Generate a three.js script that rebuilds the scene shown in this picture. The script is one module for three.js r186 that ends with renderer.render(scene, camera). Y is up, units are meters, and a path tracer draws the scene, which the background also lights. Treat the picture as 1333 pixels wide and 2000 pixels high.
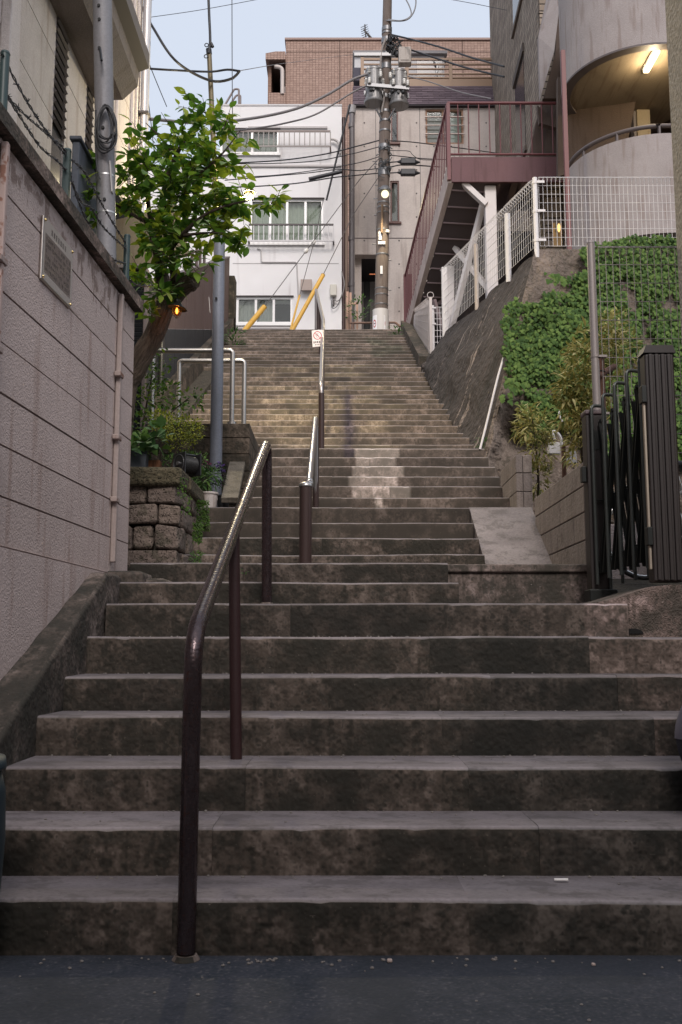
import * as THREE from 'three';
import { mergeGeometries, toCreasedNormals } from 'three/addons/utils/BufferGeometryUtils.js';
import { RoundedBoxGeometry } from 'three/addons/geometries/RoundedBoxGeometry.js';

// ------------------------------------------------------------------ camera, sky, sun, exposure
const scene = new THREE.Scene();
const EYE = 0.931, PITCH = THREE.MathUtils.degToRad(7.733), FOC = 1900;
const camera = new THREE.PerspectiveCamera(THREE.MathUtils.radToDeg(2 * Math.atan(1000 / FOC)), 682 / 1024, 0.05, 900);
camera.position.set(0, EYE, 0);
camera.lookAt(0, EYE + Math.sin(PITCH), -Math.cos(PITCH));
camera.focus = 11; camera.userData.fStop = 14;
const renderer = new THREE.WebGLRenderer({ antialias: true });
renderer.setSize(682, 1024);
renderer.toneMapping = THREE.LinearToneMapping;
renderer.toneMappingExposure = 1.12;
renderer.shadowMap.enabled = true;

const SUN_DIR = new THREE.Vector3(0.09, 0.62, 0.76).normalize();   // low soft sun behind the viewer
{
  const W = 512, H = 256, d = new Float32Array(W * H * 4);
  const v = new THREE.Vector3();
  for (let j = 0; j < H; j++) for (let i = 0; i < W; i++) {
    const th = ((j + 0.5) / H - 0.5) * Math.PI, ph = ((i + 0.5) / W - 0.5) * 2 * Math.PI;
    v.set(Math.cos(th) * Math.cos(ph), Math.sin(th), Math.cos(th) * Math.sin(ph));
    const e = Math.max(0, v.y), h = Math.pow(1 - e, 2.6);
    const s = Math.max(0, v.dot(SUN_DIR)), g = Math.pow(s, 3) * 0.55 + Math.pow(s, 12) * 0.6;
    let r = 0.60 + 0.10 * h, gg = 0.665 + 0.10 * h, b = 0.79 + 0.06 * h;
    r += g * 1.00; gg += g * 0.84; b += g * 0.74;
    if (v.y < 0) { const k = Math.min(1, -v.y * 6); r = r * (1 - k) + 0.10 * k; gg = gg * (1 - k) + 0.095 * k; b = b * (1 - k) + 0.09 * k; }
    d.set([r, gg, b, 1], (j * W + i) * 4);
  }
  const sky = new THREE.DataTexture(d, W, H, THREE.RGBAFormat, THREE.FloatType);
  sky.mapping = THREE.EquirectangularReflectionMapping;
  sky.magFilter = sky.minFilter = THREE.LinearFilter; sky.needsUpdate = true;
  scene.background = sky; scene.environment = sky;
}
const sun = new THREE.DirectionalLight(new THREE.Color(1.0, 0.925, 0.875), 1.6);
sun.position.copy(SUN_DIR).multiplyScalar(60).add(new THREE.Vector3(0, 4, -10));
sun.target.position.set(0, 4, -10);
sun.castShadow = true; sun.shadow.radius = 34; sun.shadow.mapSize.set(2048, 2048);
Object.assign(sun.shadow.camera, { left: -28, right: 28, top: 28, bottom: -28, near: 1, far: 140 });
scene.add(sun, sun.target);

// ------------------------------------------------------------------ helpers
let seed = 7;
const rnd = () => { seed = (seed + 0x6D2B79F5) | 0; let t = Math.imul(seed ^ (seed >>> 15), 1 | seed); t = (t + Math.imul(t ^ (t >>> 7), 61 | t)) ^ t; return ((t ^ (t >>> 14)) >>> 0) / 4294967296; };
const rr = (a, b) => a + (b - a) * rnd();
const V = (x, y, z) => new THREE.Vector3(x, y, z);
const CP = Math.cos(PITCH), SP = Math.sin(PITCH);
// a point of the place from where it is seen in a survey photograph and how far along the lane it stands
function at(px, py, Z) {
  const cx = (px - 666.5) / FOC, cy = (1000 - py) / FOC, t = Z / (CP - cy * SP);
  return V(t * cx, EYE + t * (SP + cy * CP), -Z);
}
const taken = new Map();
function numbered(n) { const k = taken.get(n) ?? 0; taken.set(n, k + 1); return k ? `${n}_${String(k).padStart(3, '0')}` : n; }
function tag(o, label, category, group) { o.userData.label = label; if (category) o.userData.category = category; if (group) o.userData.group = group; return o; }
function thing(name, label, category, pos = [0, 0, 0], group) {
  const o = new THREE.Group(); o.name = numbered(name); o.position.set(...pos); scene.add(o);
  return tag(o, label, category, group);
}
function part(parent, name, geo, m, label) {
  const o = new THREE.Mesh(geo, m); o.name = name; o.castShadow = o.receiveShadow = true; parent.add(o);
  if (label) o.userData.label = label;
  return o;
}
// parts are modelled in scene coordinates and then moved under their thing
function lpart(parent, name, geo, m, label) {
  const p = V(0, 0, 0); for (let q = parent; q && q !== scene; q = q.parent) p.add(q.position);
  geo = geo.clone().translate(-p.x, -p.y, -p.z);
  return part(parent, name, geo, m, label);
}
function single(name, geo, m, label, category, group) {
  geo.computeBoundingBox(); const b = geo.boundingBox, c = V((b.min.x + b.max.x) / 2, b.min.y, (b.min.z + b.max.z) / 2);
  const o = new THREE.Mesh(geo.translate(-c.x, -c.y, -c.z), m); o.position.copy(c); o.name = numbered(name);
  o.castShadow = o.receiveShadow = true; scene.add(o);
  return tag(o, label, category, group);
}
function struct(name, geo, m) {
  const o = geo ? new THREE.Mesh(geo, m) : new THREE.Group(); o.name = numbered(name); o.userData.kind = 'structure';
  o.castShadow = o.receiveShadow = true; scene.add(o); return o;
}
function stuff(o) { o.userData.kind = 'stuff'; return o; }
// texture coordinates in metres from each face's main direction
function uvm(g, off = [0, 0]) {
  if (g.index) g = g.toNonIndexed();
  const p = g.attributes.position, uv = new Float32Array(p.count * 2);
  const a = V(0, 0, 0), b = V(0, 0, 0), c = V(0, 0, 0), n = V(0, 0, 0);
  for (let i = 0; i < p.count; i += 3) {
    a.fromBufferAttribute(p, i); b.fromBufferAttribute(p, i + 1); c.fromBufferAttribute(p, i + 2);
    n.copy(b).sub(a).cross(c.clone().sub(a));
    const x = Math.abs(n.x), y = Math.abs(n.y), z = Math.abs(n.z);
    [a, b, c].forEach((q, k) => {
      const u = y >= x && y >= z ? [q.x, -q.z] : x > z ? [q.z, q.y] : [q.x, q.y];
      uv[(i + k) * 2] = u[0] + off[0]; uv[(i + k) * 2 + 1] = u[1] + off[1];
    });
  }
  g.setAttribute('uv', new THREE.BufferAttribute(uv, 2));
  for (const k of Object.keys(g.attributes)) if (!['position', 'normal', 'uv', 'color'].includes(k)) g.deleteAttribute(k);
  return g;
}
function box(x0, x1, y0, y1, z0, z1, bev = 0) {
  const w = Math.abs(x1 - x0), h = Math.abs(y1 - y0), d = Math.abs(z1 - z0);
  const g = bev ? new RoundedBoxGeometry(w, h, d, 1, Math.min(bev, w / 2.1, h / 2.1, d / 2.1)) : new THREE.BoxGeometry(w, h, d);
  g.translate((x0 + x1) / 2, (y0 + y1) / 2, (z0 + z1) / 2);
  return uvm(g);
}
// a bar of rectangular section between two points
function bar(a, b, w, h, up = V(0, 1, 0), bev = 0) {
  const d = b.clone().sub(a), L = d.length();
  const g = bev ? new RoundedBoxGeometry(w, h, L, 1, bev) : new THREE.BoxGeometry(w, h, L);
  const z = d.clone().normalize(); let x = up.clone().cross(z); if (x.length() < 1e-3) x = V(1, 0, 0).cross(z); x.normalize(); const y = z.clone().cross(x);
  g.applyMatrix4(new THREE.Matrix4().makeBasis(x, y, z)).translate((a.x + b.x) / 2, (a.y + b.y) / 2, (a.z + b.z) / 2);
  return uvm(g);
}
function rod(a, b, r, r2 = r, seg = 8) {
  const d = b.clone().sub(a), g = new THREE.CylinderGeometry(r2, r, d.length(), seg);
  g.applyQuaternion(new THREE.Quaternion().setFromUnitVectors(V(0, 1, 0), d.clone().normalize())).translate((a.x + b.x) / 2, (a.y + b.y) / 2, (a.z + b.z) / 2);
  return uvm(g);
}
function tube(pts, r, seg = 24, rad = 6, tension = 0.5) {
  return uvm(new THREE.TubeGeometry(new THREE.CatmullRomCurve3(pts, false, 'catmullrom', tension), seg, r, rad, false));
}
// a pipe with rounded elbows
function pipe(pts, r, bend = 0.06, rad = 10) {
  const c = new THREE.CurvePath(); let prev = pts[0];
  for (let i = 1; i < pts.length - 1; i++) {
    const a = pts[i].clone().add(prev.clone().sub(pts[i]).setLength(bend)), b = pts[i].clone().add(pts[i + 1].clone().sub(pts[i]).setLength(bend));
    c.add(new THREE.LineCurve3(prev, a)); c.add(new THREE.QuadraticBezierCurve3(a, pts[i], b)); prev = b;
  }
  c.add(new THREE.LineCurve3(prev, pts[pts.length - 1]));
  const P = [], n = pts.length;
  for (const k of c.curves) { const s = k.isLineCurve3 ? 1 : 6; for (let i = 0; i < s; i++) P.push(k.getPoint(i / s)); }
  P.push(pts[n - 1]);
  const gs = [];   // sweep by hand so that straight runs stay straight
  const ring = []; let up = V(0.31, 0.2, 0.93);
  for (let i = 0; i < P.length; i++) {
    const t = (i === 0 ? P[1].clone().sub(P[0]) : i === P.length - 1 ? P[i].clone().sub(P[i - 1]) : P[i + 1].clone().sub(P[i]).normalize().add(P[i].clone().sub(P[i - 1]).normalize())).normalize();
    const x = up.clone().sub(t.clone().multiplyScalar(up.dot(t))).normalize(), y = t.clone().cross(x); up = x;
    ring.push(Array.from({ length: rad }, (_, k) => { const a = k / rad * 2 * Math.PI; return P[i].clone().addScaledVector(x, Math.cos(a) * r).addScaledVector(y, Math.sin(a) * r); }));
  }
  const pos = [], nor = [], idx = [];
  ring.forEach((q, i) => q.forEach(v => { pos.push(v.x, v.y, v.z); const m = v.clone().sub(P[i]).normalize(); nor.push(m.x, m.y, m.z); }));
  for (let i = 0; i + 1 < ring.length; i++) for (let k = 0; k < rad; k++) { const a = i * rad + k, b = i * rad + (k + 1) % rad; idx.push(a, b, a + rad, b, b + rad, a + rad); }
  for (const [e, s] of [[0, -1], [ring.length - 1, 1]]) { const c0 = pos.length / 3; const t = e ? P[e].clone().sub(P[e - 1]).normalize() : P[0].clone().sub(P[1]).normalize(); pos.push(P[e].x, P[e].y, P[e].z); nor.push(t.x, t.y, t.z);
    for (const v of ring[e]) { pos.push(v.x, v.y, v.z); nor.push(t.x, t.y, t.z); }
    for (let k = 0; k < rad; k++) s < 0 ? idx.push(c0, c0 + 1 + (k + 1) % rad, c0 + 1 + k) : idx.push(c0, c0 + 1 + k, c0 + 1 + (k + 1) % rad); }
  const g = new THREE.BufferGeometry(); g.setAttribute('position', new THREE.Float32BufferAttribute(pos, 3)); g.setAttribute('normal', new THREE.Float32BufferAttribute(nor, 3)); g.setIndex(idx);
  return uvm(g);
}
const merge = gs => mergeGeometries(gs.map(g => { g = g.index ? g.toNonIndexed() : g; for (const k of Object.keys(g.attributes)) if (!['position', 'normal', 'uv'].includes(k)) g.deleteAttribute(k); return g; }));
// a solid from a list of quads (each four points, wound to face outwards)
function quads(list) {
  const pos = [];
  for (const [a, b, c, d] of list) for (const v of [a, b, c, a, c, d]) pos.push(v.x, v.y, v.z);
  const g = new THREE.BufferGeometry(); g.setAttribute('position', new THREE.Float32BufferAttribute(pos, 3)); g.computeVertexNormals();
  return uvm(g);
}
// a prism: a flat outline swept by a vector
function prism(pts, sweep) {
  const n = pts.length, far = pts.map(p => p.clone().add(sweep)), pos = [];
  const tri = (a, b, c) => pos.push(a.x, a.y, a.z, b.x, b.y, b.z, c.x, c.y, c.z);
  const nrm = V(0, 0, 0); for (let i = 0; i < n; i++) nrm.add(pts[i].clone().cross(pts[(i + 1) % n]));
  if (nrm.dot(sweep) > 0) { pts = [...pts].reverse(); far.reverse(); }
  // ear-free: project and triangulate
  const ax = Math.abs(nrm.x) > Math.abs(nrm.y) ? (Math.abs(nrm.x) > Math.abs(nrm.z) ? 0 : 2) : (Math.abs(nrm.y) > Math.abs(nrm.z) ? 1 : 2);
  const flat = pts.map(p => ax === 0 ? new THREE.Vector2(p.y, p.z) : ax === 1 ? new THREE.Vector2(p.x, p.z) : new THREE.Vector2(p.x, p.y));
  const nn = V(0, 0, 0); for (let i = 0; i < n; i++) nn.add(pts[i].clone().cross(pts[(i + 1) % n]));
  for (const f of THREE.ShapeUtils.triangulateShape(flat, [])) {
    let [a, b, c] = f; const q = pts[b].clone().sub(pts[a]).cross(pts[c].clone().sub(pts[a]));
    if (q.dot(nn) < 0) [b, c] = [c, b];
    tri(pts[a], pts[b], pts[c]); tri(far[a], far[c], far[b]);
  }
  for (let i = 0; i < n; i++) { const j = (i + 1) % n; tri(pts[i], far[i], far[j]); tri(pts[i], far[j], pts[j]); }
  const g = new THREE.BufferGeometry(); g.setAttribute('position', new THREE.Float32BufferAttribute(pos, 3)); g.computeVertexNormals();
  return uvm(g);
}

// ------------------------------------------------------------------ noise and textures
const hashT = new Float32Array(65536); for (let i = 0; i < 65536; i++) hashT[i] = rnd();
const hs = (x, y) => hashT[((x * 197 + y * 5743) ^ (y << 3)) & 65535];
function vn(x, y, px, py) {   // value noise that repeats after px, py cells
  const xi = Math.floor(x), yi = Math.floor(y), fx = x - xi, fy = y - yi;
  const u = fx * fx * (3 - 2 * fx), v = fy * fy * (3 - 2 * fy);
  const x0 = ((xi % px) + px) % px, x1 = (x0 + 1) % px, y0 = ((yi % py) + py) % py, y1 = (y0 + 1) % py;
  const a = hs(x0, y0), b = hs(x1, y0), c = hs(x0, y1), d = hs(x1, y1);
  return a + (b - a) * u + (c - a) * v + (a - b - c + d) * u * v;
}
function fbm(x, y, px, py, oct, o = 0) { let s = 0, w = 0.5, n = 0; for (let k = 0; k < oct; k++) { s += w * vn(x + o * 7.3 + k * 3, y + o * 3.1 + k * 5, px, py); n += w; w *= 0.5; x *= 2; y *= 2; px *= 2; py *= 2; } return s / n; }
const sst = (a, b, x) => { const t = Math.min(1, Math.max(0, (x - a) / (b - a))); return t * t * (3 - 2 * t); };
const toS = c => Math.round(255 * (c <= 0.0031308 ? 12.92 * c : 1.055 * Math.pow(c, 1 / 2.4) - 0.055));
function texture(w, h, f, srgb = true, size = [1, 1]) {
  const d = new Uint8Array(w * h * 4);
  for (let j = 0; j < h; j++) for (let i = 0; i < w; i++) {
    const c = f(i / w, j / h), k = (j * w + i) * 4;
    if (srgb) { d[k] = toS(Math.min(1, Math.max(0, c[0]))); d[k + 1] = toS(Math.min(1, Math.max(0, c[1]))); d[k + 2] = toS(Math.min(1, Math.max(0, c[2]))); } else d[k] = d[k + 1] = d[k + 2] = Math.max(0, Math.min(255, c * 255));
    d[k + 3] = 255;
  }
  const t = new THREE.DataTexture(d, w, h, THREE.RGBAFormat); t.wrapS = t.wrapT = THREE.RepeatWrapping; t.magFilter = THREE.LinearFilter; t.minFilter = THREE.LinearMipmapLinearFilter; t.generateMipmaps = true;
  if (srgb) t.colorSpace = THREE.SRGBColorSpace; t.repeat.set(1 / size[0], 1 / size[1]); t.needsUpdate = true; return t;
}
const mixc = (a, b, t) => [a[0] + (b[0] - a[0]) * t, a[1] + (b[1] - a[1]) * t, a[2] + (b[2] - a[2]) * t];
const C = (r, g, b) => new THREE.Color().setRGB(r, g, b);
function M(o) { const { vc, ...r } = o; if (vc) r.vertexColors = true; return new THREE.MeshStandardMaterial({ roughness: 0.85, ...r }); }

// shared bump of coarse render / concrete
const grainBump = texture(512, 512, (u, v) => 0.55 * fbm(u * 64, v * 64, 64, 64, 3, 1) + 0.45 * fbm(u * 8, v * 8, 8, 8, 3, 2), false, [1, 1]);
const fineBump = texture(512, 512, (u, v) => fbm(u * 128, v * 128, 128, 128, 2, 3), false, [0.8, 0.8]);
// ------------------------------------------------------------------ the stone stairway
const SZ = [3.09, 3.41, 3.74, 4.11, 4.48, 4.85, 5.18, 5.54, 6.08, 7.32, 7.6, 7.9, 8.13, 8.64, 9.02, 9.37, 9.72, 10.05, 10.39, 10.94, 11.3, 11.77, 12.09, 12.47, 12.79, 13.14, 13.48, 13.84, 14.2, 14.55, 14.89, 15.19, 15.52, 15.83, 16.04, 16.43, 16.73, 17.05, 17.41, 17.72, 18.02, 18.4, 18.76, 19.06, 19.38, 19.7, 20.04, 20.42, 20.8];
const SY = [0.158, 0.315, 0.475, 0.632, 0.787, 0.968, 1.145, 1.281, 1.438, ...Array.from({ length: 40 }, (_, i) => 1.6 + i * 0.16)];
const TOP = 7.84;
const stairY = Z => { let y = 0; for (let i = 0; i < 49; i++) if (Z >= SZ[i]) y = SY[i]; return y; };
const slopeY = Z => { if (Z <= SZ[0]) return 0; for (let i = 0; i < 48; i++) if (Z < SZ[i + 1]) return SY[i] + (SY[i + 1] - SY[i]) * (Z - SZ[i]) / (SZ[i + 1] - SZ[i]); return TOP; };

const stainAt = (u, v, soft) => {
  const big = fbm(u * 9, v * 5, 9, 5, 3, 1), streak = fbm(u * 150, v * 7, 150, 7, 3, 2), fine = fbm(u * 260, v * 130, 260, 130, 2, 3), mid = fbm(u * 60, v * 30, 60, 30, 4, 6), flake = fbm(u * 84, v * 44, 84, 44, 4, 4), moss = fbm(u * 40, v * 24, 40, 24, 5, 5), grp = fbm(u * 14, v * 8, 14, 8, 3, 8);
  const s = 0.22 * mid + 0.20 * flake + 0.28 * streak + 0.30 * fine + 0.32 * (grp - 0.5) + 0.2 * (big - 0.5);
  let c = mixc([0.135, 0.128, 0.102], [0.40, 0.345, 0.305], sst(0.34, 0.56, s));
  c = mixc(c, [0.86, 0.76, 0.715], sst(0.53, 0.70, s + 0.25 * (flake - 0.5)) * 0.85);                      // flaked pale patches
  c = mixc(c, [0.085, 0.09, 0.068], sst(0.50, 0.72, 0.55 * moss + 0.45 * streak + 0.5 * (fine - 0.5) - 0.3 * (grp - 0.5)) * 0.8);   // black moss and drip streaks
  const sp = vn(u * 520, v * 260, 520, 260); if (sp > 0.965) c = mixc(c, [0.95, 0.9, 0.84], 0.55);
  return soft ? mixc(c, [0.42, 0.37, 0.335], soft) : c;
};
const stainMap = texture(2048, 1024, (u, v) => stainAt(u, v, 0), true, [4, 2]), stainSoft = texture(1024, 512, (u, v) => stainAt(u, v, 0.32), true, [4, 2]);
const stainBump = texture(1024, 512, (u, v) => 0.4 * fbm(u * 34, v * 18, 34, 18, 4, 4) + 0.6 * fbm(u * 220, v * 110, 220, 110, 3, 7), false, [4, 2]);
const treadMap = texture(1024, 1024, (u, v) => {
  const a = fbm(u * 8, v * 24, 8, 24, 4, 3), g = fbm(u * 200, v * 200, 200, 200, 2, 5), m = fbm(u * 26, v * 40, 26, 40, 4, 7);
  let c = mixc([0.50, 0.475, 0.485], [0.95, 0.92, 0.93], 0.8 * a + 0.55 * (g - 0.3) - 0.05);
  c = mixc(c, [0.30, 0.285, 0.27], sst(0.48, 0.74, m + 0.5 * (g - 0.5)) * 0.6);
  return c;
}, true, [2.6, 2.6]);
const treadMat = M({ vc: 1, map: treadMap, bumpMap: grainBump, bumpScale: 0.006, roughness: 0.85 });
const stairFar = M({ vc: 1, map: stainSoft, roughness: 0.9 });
const stairMat = M({ vc: 1, map: stainMap, bumpMap: stainBump, bumpScale: 0.012, roughness: 0.9 });

function stepTone(x, y01, n, tread) {
  const q = fbm(x * 1.7 + n * 3.1, n * 1.37, 4096, 4096, 3, 9);
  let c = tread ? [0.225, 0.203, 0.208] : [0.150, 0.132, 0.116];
  if (n <= 6 && x > 0.52 + 0.16 * Math.sin(n * 4.1) + 0.18 * (fbm(x * 5, n * 3.3 + y01 * 2, 4096, 4096, 3, 2) - 0.5)) c = tread ? [0.20, 0.183, 0.187] : (x > 1.28 + 0.06 * Math.sin(n * 7) ? [0.20, 0.17, 0.155] : [0.095, 0.088, 0.078]);   // newer smooth mortar, and its paler end
  if (n === 7 && x > 1.30) c = [0.40, 0.34, 0.33];
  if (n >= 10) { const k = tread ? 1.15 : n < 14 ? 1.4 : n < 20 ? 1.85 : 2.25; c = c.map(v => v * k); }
  if (n >= 20 && n <= 36 && !tread) {                                                              // yellow-grey lichen plus the lamp's warm pool painted on the middle flight
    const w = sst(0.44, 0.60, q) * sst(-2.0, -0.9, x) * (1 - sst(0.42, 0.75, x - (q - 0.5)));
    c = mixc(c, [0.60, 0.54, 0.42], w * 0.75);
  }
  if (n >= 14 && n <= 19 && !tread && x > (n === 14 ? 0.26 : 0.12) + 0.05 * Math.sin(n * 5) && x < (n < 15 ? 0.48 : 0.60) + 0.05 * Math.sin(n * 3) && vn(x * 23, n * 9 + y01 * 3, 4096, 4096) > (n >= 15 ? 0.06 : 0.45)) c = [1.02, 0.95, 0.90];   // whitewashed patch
  if (n >= 19 && n <= 29 && x > 0.03 && x < 0.16 && !tread) c = c.map((v, i) => v * [0.55, 0.55, 0.75][i]);  // dark run-off streak
  if (n >= 38 && n <= 45 && x > 0.55 && x < 1.2) c = mixc(c, [0.16, 0.19, 0.14], 0.6 * sst(0.4, 0.6, q)); // green algae near the top
  const m = 0.72 + 0.56 * q; return c.map(v => v * m);
}
// one step: front face, worn rounded nose, tread
function stepGeo(n, x0, x1, yb, yt, Z, depth, dz = 0, tone = 1, so = 0, k0 = 0, k1 = 8) {
  const st = n < 8 ? 0.03 : n > 13 && n < 20 ? 0.03 : n < 14 ? 0.05 : 0.10, nx = Math.max(2, Math.round((x1 - x0) / st)), P = [], h = yt - yb;
  const rough = n < 14 ? 1 : 0.8;
  const prof = x => {
    const w = dz * 0.6 + (fbm(x * 0.9 + n * 5.3, n * 2.2, 4096, 4096, 3, 11) - 0.5) * 0.020 * rough, zz = dz + (fbm(x * 1.6 + n * 3.7, n * 1.1, 4096, 4096, 3, 12) - 0.5) * 0.022 * rough;
    const ch = Math.max(0, vn(x * 15 + n * 11, n * 3, 4096, 4096) - 0.74) * 0.032 * rough, u = yt + w;
    const lean = 0.012;
    return [[yb, lean * 0 + zz * 0.5], [yb + h * 0.3, zz * 0.8 + (vn(x * 9, n * 7 + 1, 4096, 4096) - 0.5) * 0.006], [yb + h * 0.62, zz + (vn(x * 9, n * 7 + 2, 4096, 4096) - 0.5) * 0.006], [u - 0.03 - ch, zz], [u - 0.010 - ch * 0.8, zz - 0.004], [u - 0.002 - ch * 0.3, zz - 0.013 - ch * 0.6], [u, zz - 0.03 - ch], [yt + w * 0.4, -depth * 0.5], [yt, -depth]];
  };
  const K = k1 - k0 + 1, pos = [], col = [], uv = [], idx = [], uo = n * 1.31 + so * 0.77, vo = n * 0.37 + so * 0.43;
  for (let i = 0; i <= nx; i++) {
    const x = x0 + (x1 - x0) * i / nx, pr = prof(x); let run = 0;
    pr.forEach(([y, z], k) => {
      if (k) run += Math.hypot(y - pr[k - 1][0], z - pr[k - 1][1]);
      if (k < k0 || k > k1) return; pos.push(x, y, -Z + z); uv.push(x + uo, run + vo);
      const t = stepTone(x, k / 8, n, k >= 5); const worn = k === 4 || k === 5 ? (n < 10 ? 1.35 : 1.2) : 1; const wt = worn * tone; col.push(t[0] * wt, t[1] * wt, t[2] * wt);  // paler nose: wear, with the light catching the edge painted in
    });
  }
  for (let i = 0; i < nx; i++) for (let k = 0; k < K - 1; k++) { const a = i * K + k, b = a + K; idx.push(a, b, a + 1, b, b + 1, a + 1); }
  if (k0 === 0) for (const [e, s] of [[0, 1], [nx, -1]]) {
    const c0 = pos.length / 3, x = x0 + (x1 - x0) * e / nx, pr = prof(x), t = stepTone(x, 0.5, n, false);
    pos.push(x, yb, -Z - depth); uv.push(0 + uo, vo); col.push(...t);
    pr.forEach(([y, z], k) => { if (k > k1) { y = pr[k1][0]; z = -depth; } pos.push(x, y, -Z + z); uv.push(-z + uo, y + vo); col.push(...t); });
    for (let k = 0; k < 8; k++) s > 0 ? idx.push(c0, c0 + 1 + k, c0 + 2 + k) : idx.push(c0, c0 + 2 + k, c0 + 1 + k);
  }
  const g = new THREE.BufferGeometry();
  g.setAttribute('position', new THREE.Float32BufferAttribute(pos, 3)); g.setAttribute('uv', new THREE.Float32BufferAttribute(uv, 2)); g.setAttribute('color', new THREE.Float32BufferAttribute(col, 3));
  g.setIndex(idx); g.computeVertexNormals(); return g;
}
const stairway = struct('stairway');
const spanOf = n => n <= 6 ? [-1.27, 2.4] : n === 7 ? [-1.245, 1.52] : n <= 9 ? [-1.32, 0.67] : n <= 13 ? [-1.6, 1.085] : n <= 19 ? [-0.90, 1.55 + 0.012 * (n % 2)] : n <= 34 ? [-2.33, 1.52] : [-2.33, 1.36];
for (let n = 1; n <= 49; n++) {
  const Z = SZ[n - 1], next = n < 49 ? SZ[n] : 21.6; let yb = n === 1 ? -0.02 : SY[n - 2] - 0.012;
  const [x0, x1] = spanOf(n); let depth = next - Z + 0.03;
  if (n === 7) depth = 1.6;
  if (n === 19) depth = 0.66;
  const cuts = [x0]; seed = 9000 + n * 17;
  if (n <= 6) { cuts.push(rr(-0.75, -0.35), 0.52 + 0.16 * Math.sin(n * 4.1)); if (n > 3) cuts.push(1.28 + 0.06 * Math.sin(n * 7)); } else if (n <= 9) cuts.push(rr(-0.6, -0.2)); else { let x = x0 + rr(0.4, 0.9); while (x < x1 - 0.35) { cuts.push(x); x += rr(0.55, 1.15); } }
  cuts.push(x1);
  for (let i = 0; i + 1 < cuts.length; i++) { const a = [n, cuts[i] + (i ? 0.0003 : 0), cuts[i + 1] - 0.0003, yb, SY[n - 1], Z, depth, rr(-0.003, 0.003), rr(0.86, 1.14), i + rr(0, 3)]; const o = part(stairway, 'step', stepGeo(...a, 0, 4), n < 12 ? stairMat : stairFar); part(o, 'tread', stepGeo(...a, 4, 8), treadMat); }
}
// landing that widens to the right at the ninth step, with the block wall below it
{
  const cm = M({ color: C(0.30, 0.265, 0.255), map: stainMap, bumpMap: stainBump, bumpScale: 0.01 });
  part(stairway, 'landing', box(0.672, 1.70, 1.10, 1.405, -6.22, -7.6, 0.012), cm);
  part(stairway, 'landing_kerb', box(0.672, 1.62, 1.385, 1.437, -6.195, -6.5, 0.012), M({ color: C(0.36, 0.32, 0.31), map: stainMap }));
  part(stairway, 'landing', box(-1.75, 0.668, 1.0, 1.43, -6.4, -7.6), cm);
}

// ------------------------------------------------------------------ ground: lower lane, hill and upper street
const asphaltMap = texture(1024, 1024, (u, v) => {
  const a = fbm(u * 10, v * 10, 10, 10, 4, 1), f = vn(u * 300, v * 300, 300, 300), d = fbm(u * 40, v * 40, 40, 40, 3, 6);
  let c = mixc([0.016, 0.022, 0.032], [0.050, 0.052, 0.066], a * 0.6 + (f - 0.3) * 0.75 + (d - 0.5) * 0.6);
  if (f > 0.86) c = mixc(c, [0.11, 0.105, 0.105], 0.5); c = mixc(c, [0.020, 0.024, 0.032], sst(0.5, 0.62, fbm(u * 5, v * 5, 5, 5, 4, 9)) * 0.6);
  return c;
}, true, [2.2, 2.2]);
{
  const g = new THREE.PlaneGeometry(600, 600, 60, 60).rotateX(-Math.PI / 2);
  const ground = struct('ground', uvm(g), M({ map: asphaltMap, bumpMap: grainBump, bumpScale: 0.006, roughness: 0.82 }));
  ground.position.set(0, 0, 0);
}
const soilMap = texture(512, 512, (u, v) => mixc([0.03, 0.026, 0.02], [0.085, 0.072, 0.055], fbm(u * 24, v * 24, 24, 24, 5, 2)), true, [1.2, 1.2]);
const soil = M({ map: soilMap, bumpMap: grainBump, bumpScale: 0.03, roughness: 1 });
const roughRock = M({ color: C(0.16, 0.14, 0.12), map: stainMap, bumpMap: grainBump, bumpScale: 0.03, roughness: 1 });
{
  // the hillside under the stairway and on both sides of it
  const L = Z => slopeY(Z) - 0.35;
  const outline = [[3.3, -0.4], [6.0, 1.0], [7.2, 1.25], [9.0, 2.0], [10.4, 2.75], [15.8, 5.1], [20.9, 7.5], [21.5, 7.5], [21.5, -0.4]].map(([Z, y]) => V(-2.0, y, -Z));
  struct('hillside', prism(outline, V(3.3, 0, 0)), soil);
  const left = [[6.1, -0.4], [6.1, 1.42], [8.3, 1.45], [9.0, 2.0], [10.5, 3.0], [20.9, 7.75], [21.6, 7.75], [21.6, -0.4]].map(([Z, y]) => V(-40, y, -Z));
  struct('hillside', prism(left, V(37.95, 0, 0)), soil);
  const low = [[5.5, -0.4], [5.5, 1.12], [10.6, 1.9], [11.3, 2.0], [11.3, -0.4]].map(([Z, y]) => V(1.66, y, -Z)); struct('hillside', prism(low, V(40, 0, 0)), soil);
  const right = [[11.31, -0.4], [11.31, 5.55], [17.2, 5.9], [20.6, 7.75], [21.6, 7.75], [21.6, -0.4]].map(([Z, y]) => V(2.5, y, -Z));
  struct('hillside', prism(right, V(40, 0, 0)), soil);
  struct('upper_street', box(-60, 60, -0.3, TOP, -20.86, -70), M({ map: asphaltMap, color: C(2.2, 2.1, 2.0), roughness: 0.9 }));
}

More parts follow.
